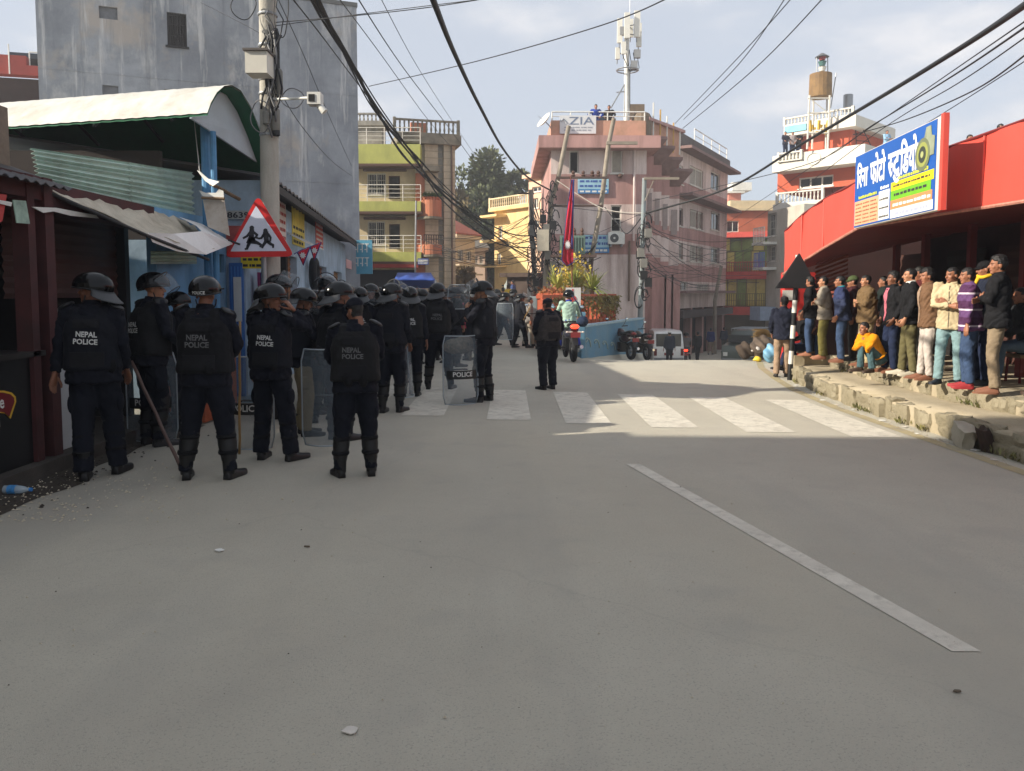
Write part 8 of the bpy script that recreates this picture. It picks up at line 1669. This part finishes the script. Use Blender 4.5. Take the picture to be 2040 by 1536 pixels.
def car(name, label, pos, rz, L, W, H, prof, col, glassz, kind='van', rack=False):
    """prof: side outline (y forward, z), local metres"""
    t = thing(name, label, 'van' if kind == 'van' else 'car', pos, R(rz)); m = mat(name+'_paint', col, .32, .05, 2, coat=.4, dirt=tuple(int(c*.75) for c in col), dirtamt=.4)
    rs = []
    for sx in (-1, -.96, -.8, 0, .8, .96, 1):
        sh = {1: .90, .96: .97}.get(abs(sx), 1.0); rs.append([V(sx*W/2*(1-.10*max(0, (z-.9*glassz)/max(.01, H-glassz))), y*(.985 if abs(sx) == 1 else 1), z if abs(sx) < .96 else (z*.985+.008)) for y, z in prof])
    mb = MB(); mb.rings(rs); mb.build('body', m, t, smooth=35, local=True)
    yb = min(p[0] for p in prof); yf = max(p[0] for p in prof)
    def bxp(nm, m_, a, b): mb = MB(); mb.box(a, b); return mb.build(nm, m_, t, local=True)
    gw = W*.40
    bxp('rear_window', M_glass, (-gw, yb+.035 if kind == 'van' else yb-.02, glassz+.05), (gw, yb+.10, H-.16))
    bxp('windscreen', M_glass, (-gw, yf-.75 if kind == 'van' else yf-1.4, glassz+.08), (gw, yf-.60, H-.18))
    for s in (-1, 1):
        for k in range(2): bxp('side_window', M_glass, (s*W*.465-.012, yb+.35+L*.3*k, glassz+.05), (s*W*.465+.012, yb+.25+L*.3*(k+1), H-.2))
        bxp('tail_light', M_tailoff, (s*W*.43-.07, yb-.015, .62), (s*W*.43+.07, yb+.05, .95)); bxp('headlight', M_white, (s*W*.38-.1, yf-.06, .6), (s*W*.38+.1, yf+.012, .78))
        for y in (yb+L*.2, yf-L*.2): wheel(t, V(s*(W/2-.09), y, .30), .30, .17)
    bxp('rear_bumper', mat('bumper_grey', (120, 122, 124), .6), (-W*.47, yb-.07, .32), (W*.47, yb+.04, .52)); bxp('number_plate', M_plate if kind == 'van' else M_white, (-.22, yb-.03, .64), (.22, yb-.01, .76))
    bxp('front_bumper', mat('bumper_grey', (120, 122, 124)), (-W*.47, yf-.04, .3), (W*.47, yf+.07, .5))
    if rack:
        mb = MB()
        for s in (-1, 1): mb.tube([V(s*W*.4, yb+.3, H+.1), V(s*W*.4, yf-1.2, H+.1)], .02, 6)
        for k in range(5): y = yb+.3+(yf-1.5-yb)*k/4; mb.tube([V(-W*.4, y, H+.1), V(W*.4, y, H+.1)], .018, 6); mb.tube([V(-W*.4, y, H-.02), V(-W*.4, y, H+.1)], .015, 5); mb.tube([V(W*.4, y, H-.02), V(W*.4, y, H+.1)], .015, 5)
        mb.build('roof_rack', M_steel, t, local=True)
    return t
vanp = [(-1.65, .30), (-1.68, .6), (-1.66, .95), (-1.58, 1.5), (-1.48, 1.76), (-1.2, 1.82), (.7, 1.82), (1.0, 1.74), (1.45, 1.1), (1.62, .85), (1.65, .5), (1.6, .30)]
p_ = P(1329, 690, 36.5); car('van', 'small white van seen from behind going downhill', V(p_.x, 38.2, gz((p_.x, 38.2))), 3, 3.3, 1.5, 1.82, vanp, (236, 235, 232), .98)
jeep = [(-1.9, .4), (-1.95, .8), (-1.92, 1.1), (-1.85, 1.6), (-1.7, 1.74), (.3, 1.74), (.75, 1.2), (1.75, 1.08), (1.85, .8), (1.85, .42)]
p_ = P(1497, 680, 37); car('jeep', 'dark green jeep with roof rack parked facing the street', V(p_.x, 37.5, gz((p_.x, 37.5))), 150, 3.8, 1.65, 1.74, jeep, (74, 84, 76), 1.15, 'car', True)
sedan = [(-2.0, .35), (-2.05, .7), (-1.95, .95), (-1.3, 1.0), (-.8, 1.45), (.4, 1.48), (1.1, 1.0), (2.0, .85), (2.08, .6), (2.02, .35)]
p_ = P(1036, 585, 50); car('hatchback_car', 'pale car parked uphill at the end of the side street', V(p_.x, 50, gz((p_.x, 50))), 175, 4, 1.65, 1.48, sedan, (176, 190, 188), .98, 'car')
p_ = P(830, 600, 31)
# blue tarpaulin canopy on posts
tp_ = thing('blue_tarpaulin_canopy', 'blue tarpaulin canopy stretched behind the crowd of officers', 'canopy', V(P(828, 560, 27).x, 27.5, 0))
a, b, c, d = P(785, 558, 26.5), P(868, 558, 26.5), P(858, 543, 29), P(792, 543, 29); rows = [[a.lerp(b, s/12).lerp(d.lerp(c, s/12), v/5)+V(0, 0, -.05*math.sin(s*1.3)*math.sin(v/5*PI)) for s in range(13)] for v in range(6)]
mb = MB(); mb.grid(rows, 0, (0, 0, -.02)); mb.build('tarpaulin', mat('tarp_blue', (40, 72, 150), .6, .12, 3), tp_, smooth=True)
for e in (a, b, c, d): mb = MB(); mb.tube([V(e.x, e.y, gz(e)), e], .03, 6); mb.build('post', M_steel, tp_)
mb = MB(); mb.slab([V(a.x, a.y, a.z-.01), V(b.x, b.y, b.z-.01), V(b.x, b.y, b.z-.28), V(a.x, a.y, a.z-.28)], (0, .01, 0)); mb.build('valance', mat('tarp_navy', (26, 40, 84), .7), tp_)
# ================================================================ SMALL THINGS
def bottle(label, loc, M_=None):
    t = thing('water_bottle', label, 'bottle', loc); M_ = M_ or Matrix.Identity(4)
    mb = MB(); mb.lathe([(.034, 0), (.036, .01), (.034, .06), (.036, .12), (.034, .17), (.026, .21), (.014, .235), (.014, .25)], (0, 0, 0), 14, M=M_); mb.build('flask', clear_mat('pet_plastic', (206, 222, 232), .45, .1), t, smooth=40, local=True)
    mb = MB(); mb.lathe([(.0365, .085), (.0368, .15)], (0, 0, 0), 14, M=M_, caps=False); mb.build('wrapper', mat('bottle_label_blue', (70, 140, 200), .5, .3, 30), t, smooth=True, local=True)
    mb = MB(); mb.lathe([(.016, .25), (.016, .268)], (0, 0, 0), 12, M=M_); mb.build('cap', mat('bottle_cap_blue', (60, 130, 200), .5), t, local=True)
q = XP(62, 718, X0-.02); bottle('water bottle with blue label standing on the stall counter', V(q.x-.05, q.y, 1.101))
q = G(22, 985); bottle('crushed water bottle with blue label lying in the gutter', V(q.x-.1, q.y, .04), Matrix.Rotation(R(90), 4, 'Y') @ Matrix.Rotation(R(0), 4, 'Z'))
# luggage heap by the far ledge end
q = G(1532, 722); q = V(q.x, q.y, gz(q))
def sack(label, c, r, m, seed, nm='sack', cat='sack'):
    mb = MB(); mb.ell(c+V(0, 0, r[2]*.9), r, 16, 10); mb.ell(c+V(0, 0, r[2]*1.8), (r[0]*.35, r[1]*.35, r[2]*.3)); me = remesh(mb, .022, 2); a = co_of(me); a = a+no_of(me)*(.024*np.sin(a[:, 0]*26+a[:, 2]*19+seed)+.022*np.sin(a[:, 1]*21-a[:, 2]*17+seed))[:, None]; lo = a[:, 2].min(); a[:, 2] -= lo-c.z; set_co(me, a-np.array(c)); me = me.copy(); me.materials.clear(); me.materials.append(m); shade(me); o = obj(nm, me, None, c); tag(o, label, cat); return o
sack('blue plastic sack standing at the kerb beside the luggage heap', V(q.x-.02, q.y-.15, q.z), (.16, .15, .18), mat('blue_sack', (110, 160, 190), .5, .15, 6), 1)
sack('grey bundle on top of the kerbside luggage heap', V(q.x+.0, q.y+.5, q.z+.0), (.3, .26, .26), fab('bundle_grey', (96, 84, 74), .5), 2)
sack('dark bundle at the street side of the luggage heap', V(q.x-.35, q.y+.6, q.z), (.22, .2, .2), fab('bundle_dark', (70, 60, 52), .4), 3)
sack('small yellow bag in the luggage heap', V(q.x-.25, q.y+.15, q.z), (.09, .06, .045), mat('yellow_bag', (220, 190, 50), .5, .1), 4)
sack('white bag in the luggage heap', V(q.x-.18, q.y+.38, q.z+.18), (.13, .1, .07), mat('white_bag', (196, 190, 184), .6, .1), 5)
bm_t = thing('straw_brooms', 'bundle of straw brooms lying on the luggage heap', 'broom', V(q.x, q.y+.55, q.z+.55))
mb = MB()
for k in range(110):
    r2 = random.Random(k); a = V(q.x+.25, q.y+.6, q.z+.58)+V(0, r2.uniform(-.06, .06), r2.uniform(-.05, .05)); b = a+V(-.36+r2.uniform(-.08, .08), r2.uniform(-.12, .12), r2.uniform(-.04, .12)); mb.tube([a, a.lerp(b, .5)+V(0, 0, .05), b], .006, 3)
tag(mb.build('bristles', mat('straw', (142, 116, 74), .8, .2), bm_t), kind='stuff')
mb = MB(); mb.tube([V(q.x+.24, q.y+.6, q.z+.58), V(q.x+.42, q.y+.6, q.z+.52)], .04, 7); mb.build('grip', M_wood, bm_t)
# litter
def bit(label, px_, py_, r, m, h=.01, seed=0, nm='litter', asp=.8):
    q = G(px_, py_); r2 = random.Random(seed); n_ = 9; mb = MB(); mb.slab([V(q.x+r*math.cos(2*PI*k/n_)*r2.uniform(.7, 1.1), q.y+r*asp*math.sin(2*PI*k/n_)*r2.uniform(.7, 1.1), .005) for k in range(n_)], (0, 0, h)); tag(mb.build(nm, m), label, 'litter')
bit('flat pale paper scrap lying on the near road', 698, 1458, .034, mat('paper_scrap', (196, 190, 180), .8, .1), .004, 1, 'paper_scrap')
bit('thin white wrapper below the capped officer', 437, 1098, .03, M_white, .006, 2, 'paper_scrap'); bit('dry leaf crumpled right of the lane line', 1907, 1380, .018, mat('dry_leaf', (96, 84, 70), .9), .006, 3, 'dry_leaf', .5); bit('dark twig scrap in mid road', 612, 1091, .022, mat('dry_leaf', (60, 50, 42)), .008, 4, 'dry_leaf', .3)
rr = np.random.RandomState(12); mb = MB(); mb2 = MB()
def crumb(mbx, x, y, r): 
    z = .005; mbx.add([(x-r, y-r*.6, z), (x+r, y-r*.4, z), (x+r*.4, y+r, z), (x, y, z+r*.9)], [(0, 1, 3), (1, 2, 3), (2, 0, 3)])
for k in range(420):
    x = -4.05+abs(rr.normal(0, .75)); y = 5.3+abs(rr.normal(0, 1.0)); crumb(mb, x, y, rr.uniform(.003, .012))
for k in range(260): crumb(mb, rr.uniform(-4, 4.5), 2.0+abs(rr.normal(0, 4)), rr.uniform(.002, .008))
for k in range(160): yy = rr.uniform(5.5, 14); crumb(mb, kerb_y(yy)-.05-abs(rr.normal(0, .12)), yy, rr.uniform(.004, .016))
tag(mb.build('gravel', mat('pale_grit', (190, 180, 158), .9, .2)), 'pale grit and crumbs scattered on the road', 'grit', kind='stuff')
for k in range(90): crumb(mb2, rr.uniform(-4, 4.5), 2.2+abs(rr.normal(0, 4)), rr.uniform(.002, .006))
for k in range(200): crumb(mb2, -4.05+abs(rr.normal(0, .25)), rr.uniform(5.2, 9), rr.uniform(.006, .02))
tag(mb2.build('gravel', mat('dark_grit', (58, 52, 46), .9, .2)), 'dark grit and leaf bits scattered on the road', 'grit', kind='stuff')
wd = MB()
for k in range(14):
    r3 = random.Random(k+90); yy = r3.uniform(6.2, 13.6); bx_ = V(kerb_y(yy)+(.0 if k % 3 else .7), yy, .0 if k % 3 else .25); mb = leaves(26, lambda r: (bx_+V(r.normal(0, .03), r.normal(0, .06), abs(r.normal(0, .02))), V(r.normal(-.2, .5), r.normal(0, .5), 1)), .07, k+40, .3); wd.add(mb.v, mb.f)
tag(wd.build('weeds', leafmat('dry_weed', (120, 112, 66), (96, 100, 56))), 'tufts of dry weed along the foot of the stone ledge', 'weeds', kind='stuff')
for k in range(16):
    yy = 6.4+k*.45; xx = kerb_y(yy)-.06-.05*(k % 3); mb = MB(); r_ = .012+.008*(k % 4); mb.slab([V(xx+r_*math.cos(a)*(1+.4*(j % 2)), yy+r_*1.4*math.sin(a), .006) for j, a in enumerate(np.linspace(0, 2*PI, 6, False))], (0, 0, .004)); tag(mb.build('wrapper', M_white if k % 2 else MATS['paper_scrap']), 'pale wrapper scrap lying along the right kerb', 'litter', 'wrappers along the kerb')
# dirty gutter strip beside the stalls
mb = MB(); rows = [[V(-4.05, y, .006), V(-3.75+.1*math.sin(y*2.3)+.05*math.sin(y*6.1), y, .005)] for y in np.linspace(4.8, 9.2, 40)]; mb.grid(rows); tag(mb.build('gutter', mat('gutter_dirt', (62, 55, 46), .95, .35, 8, .4, 40)), kind='structure')
# ================================================================ HAZE
hm = bpy.data.materials.new('haze_air'); hm.use_nodes = True; ht = hm.node_tree; ht.nodes.clear(); ho_ = ht.nodes.new('ShaderNodeOutputMaterial'); hv_ = ht.nodes.new('ShaderNodeVolumePrincipled')
hv_.inputs['Color'].default_value = (.86, .88, .92, 1); hv_.inputs['Density'].default_value = .0022; hv_.inputs['Anisotropy'].default_value = .2; ht.links.new(hv_.outputs[0], ho_.inputs['Volume'])
mb = MB(); mb.box((-60, -45, -6), (60, 100, 22)); hz = mb.build('haze', hm); tag(hz, kind='stuff')
link_all()
if _tmpo is not None:
    bpy.data.objects.remove(_tmpo)
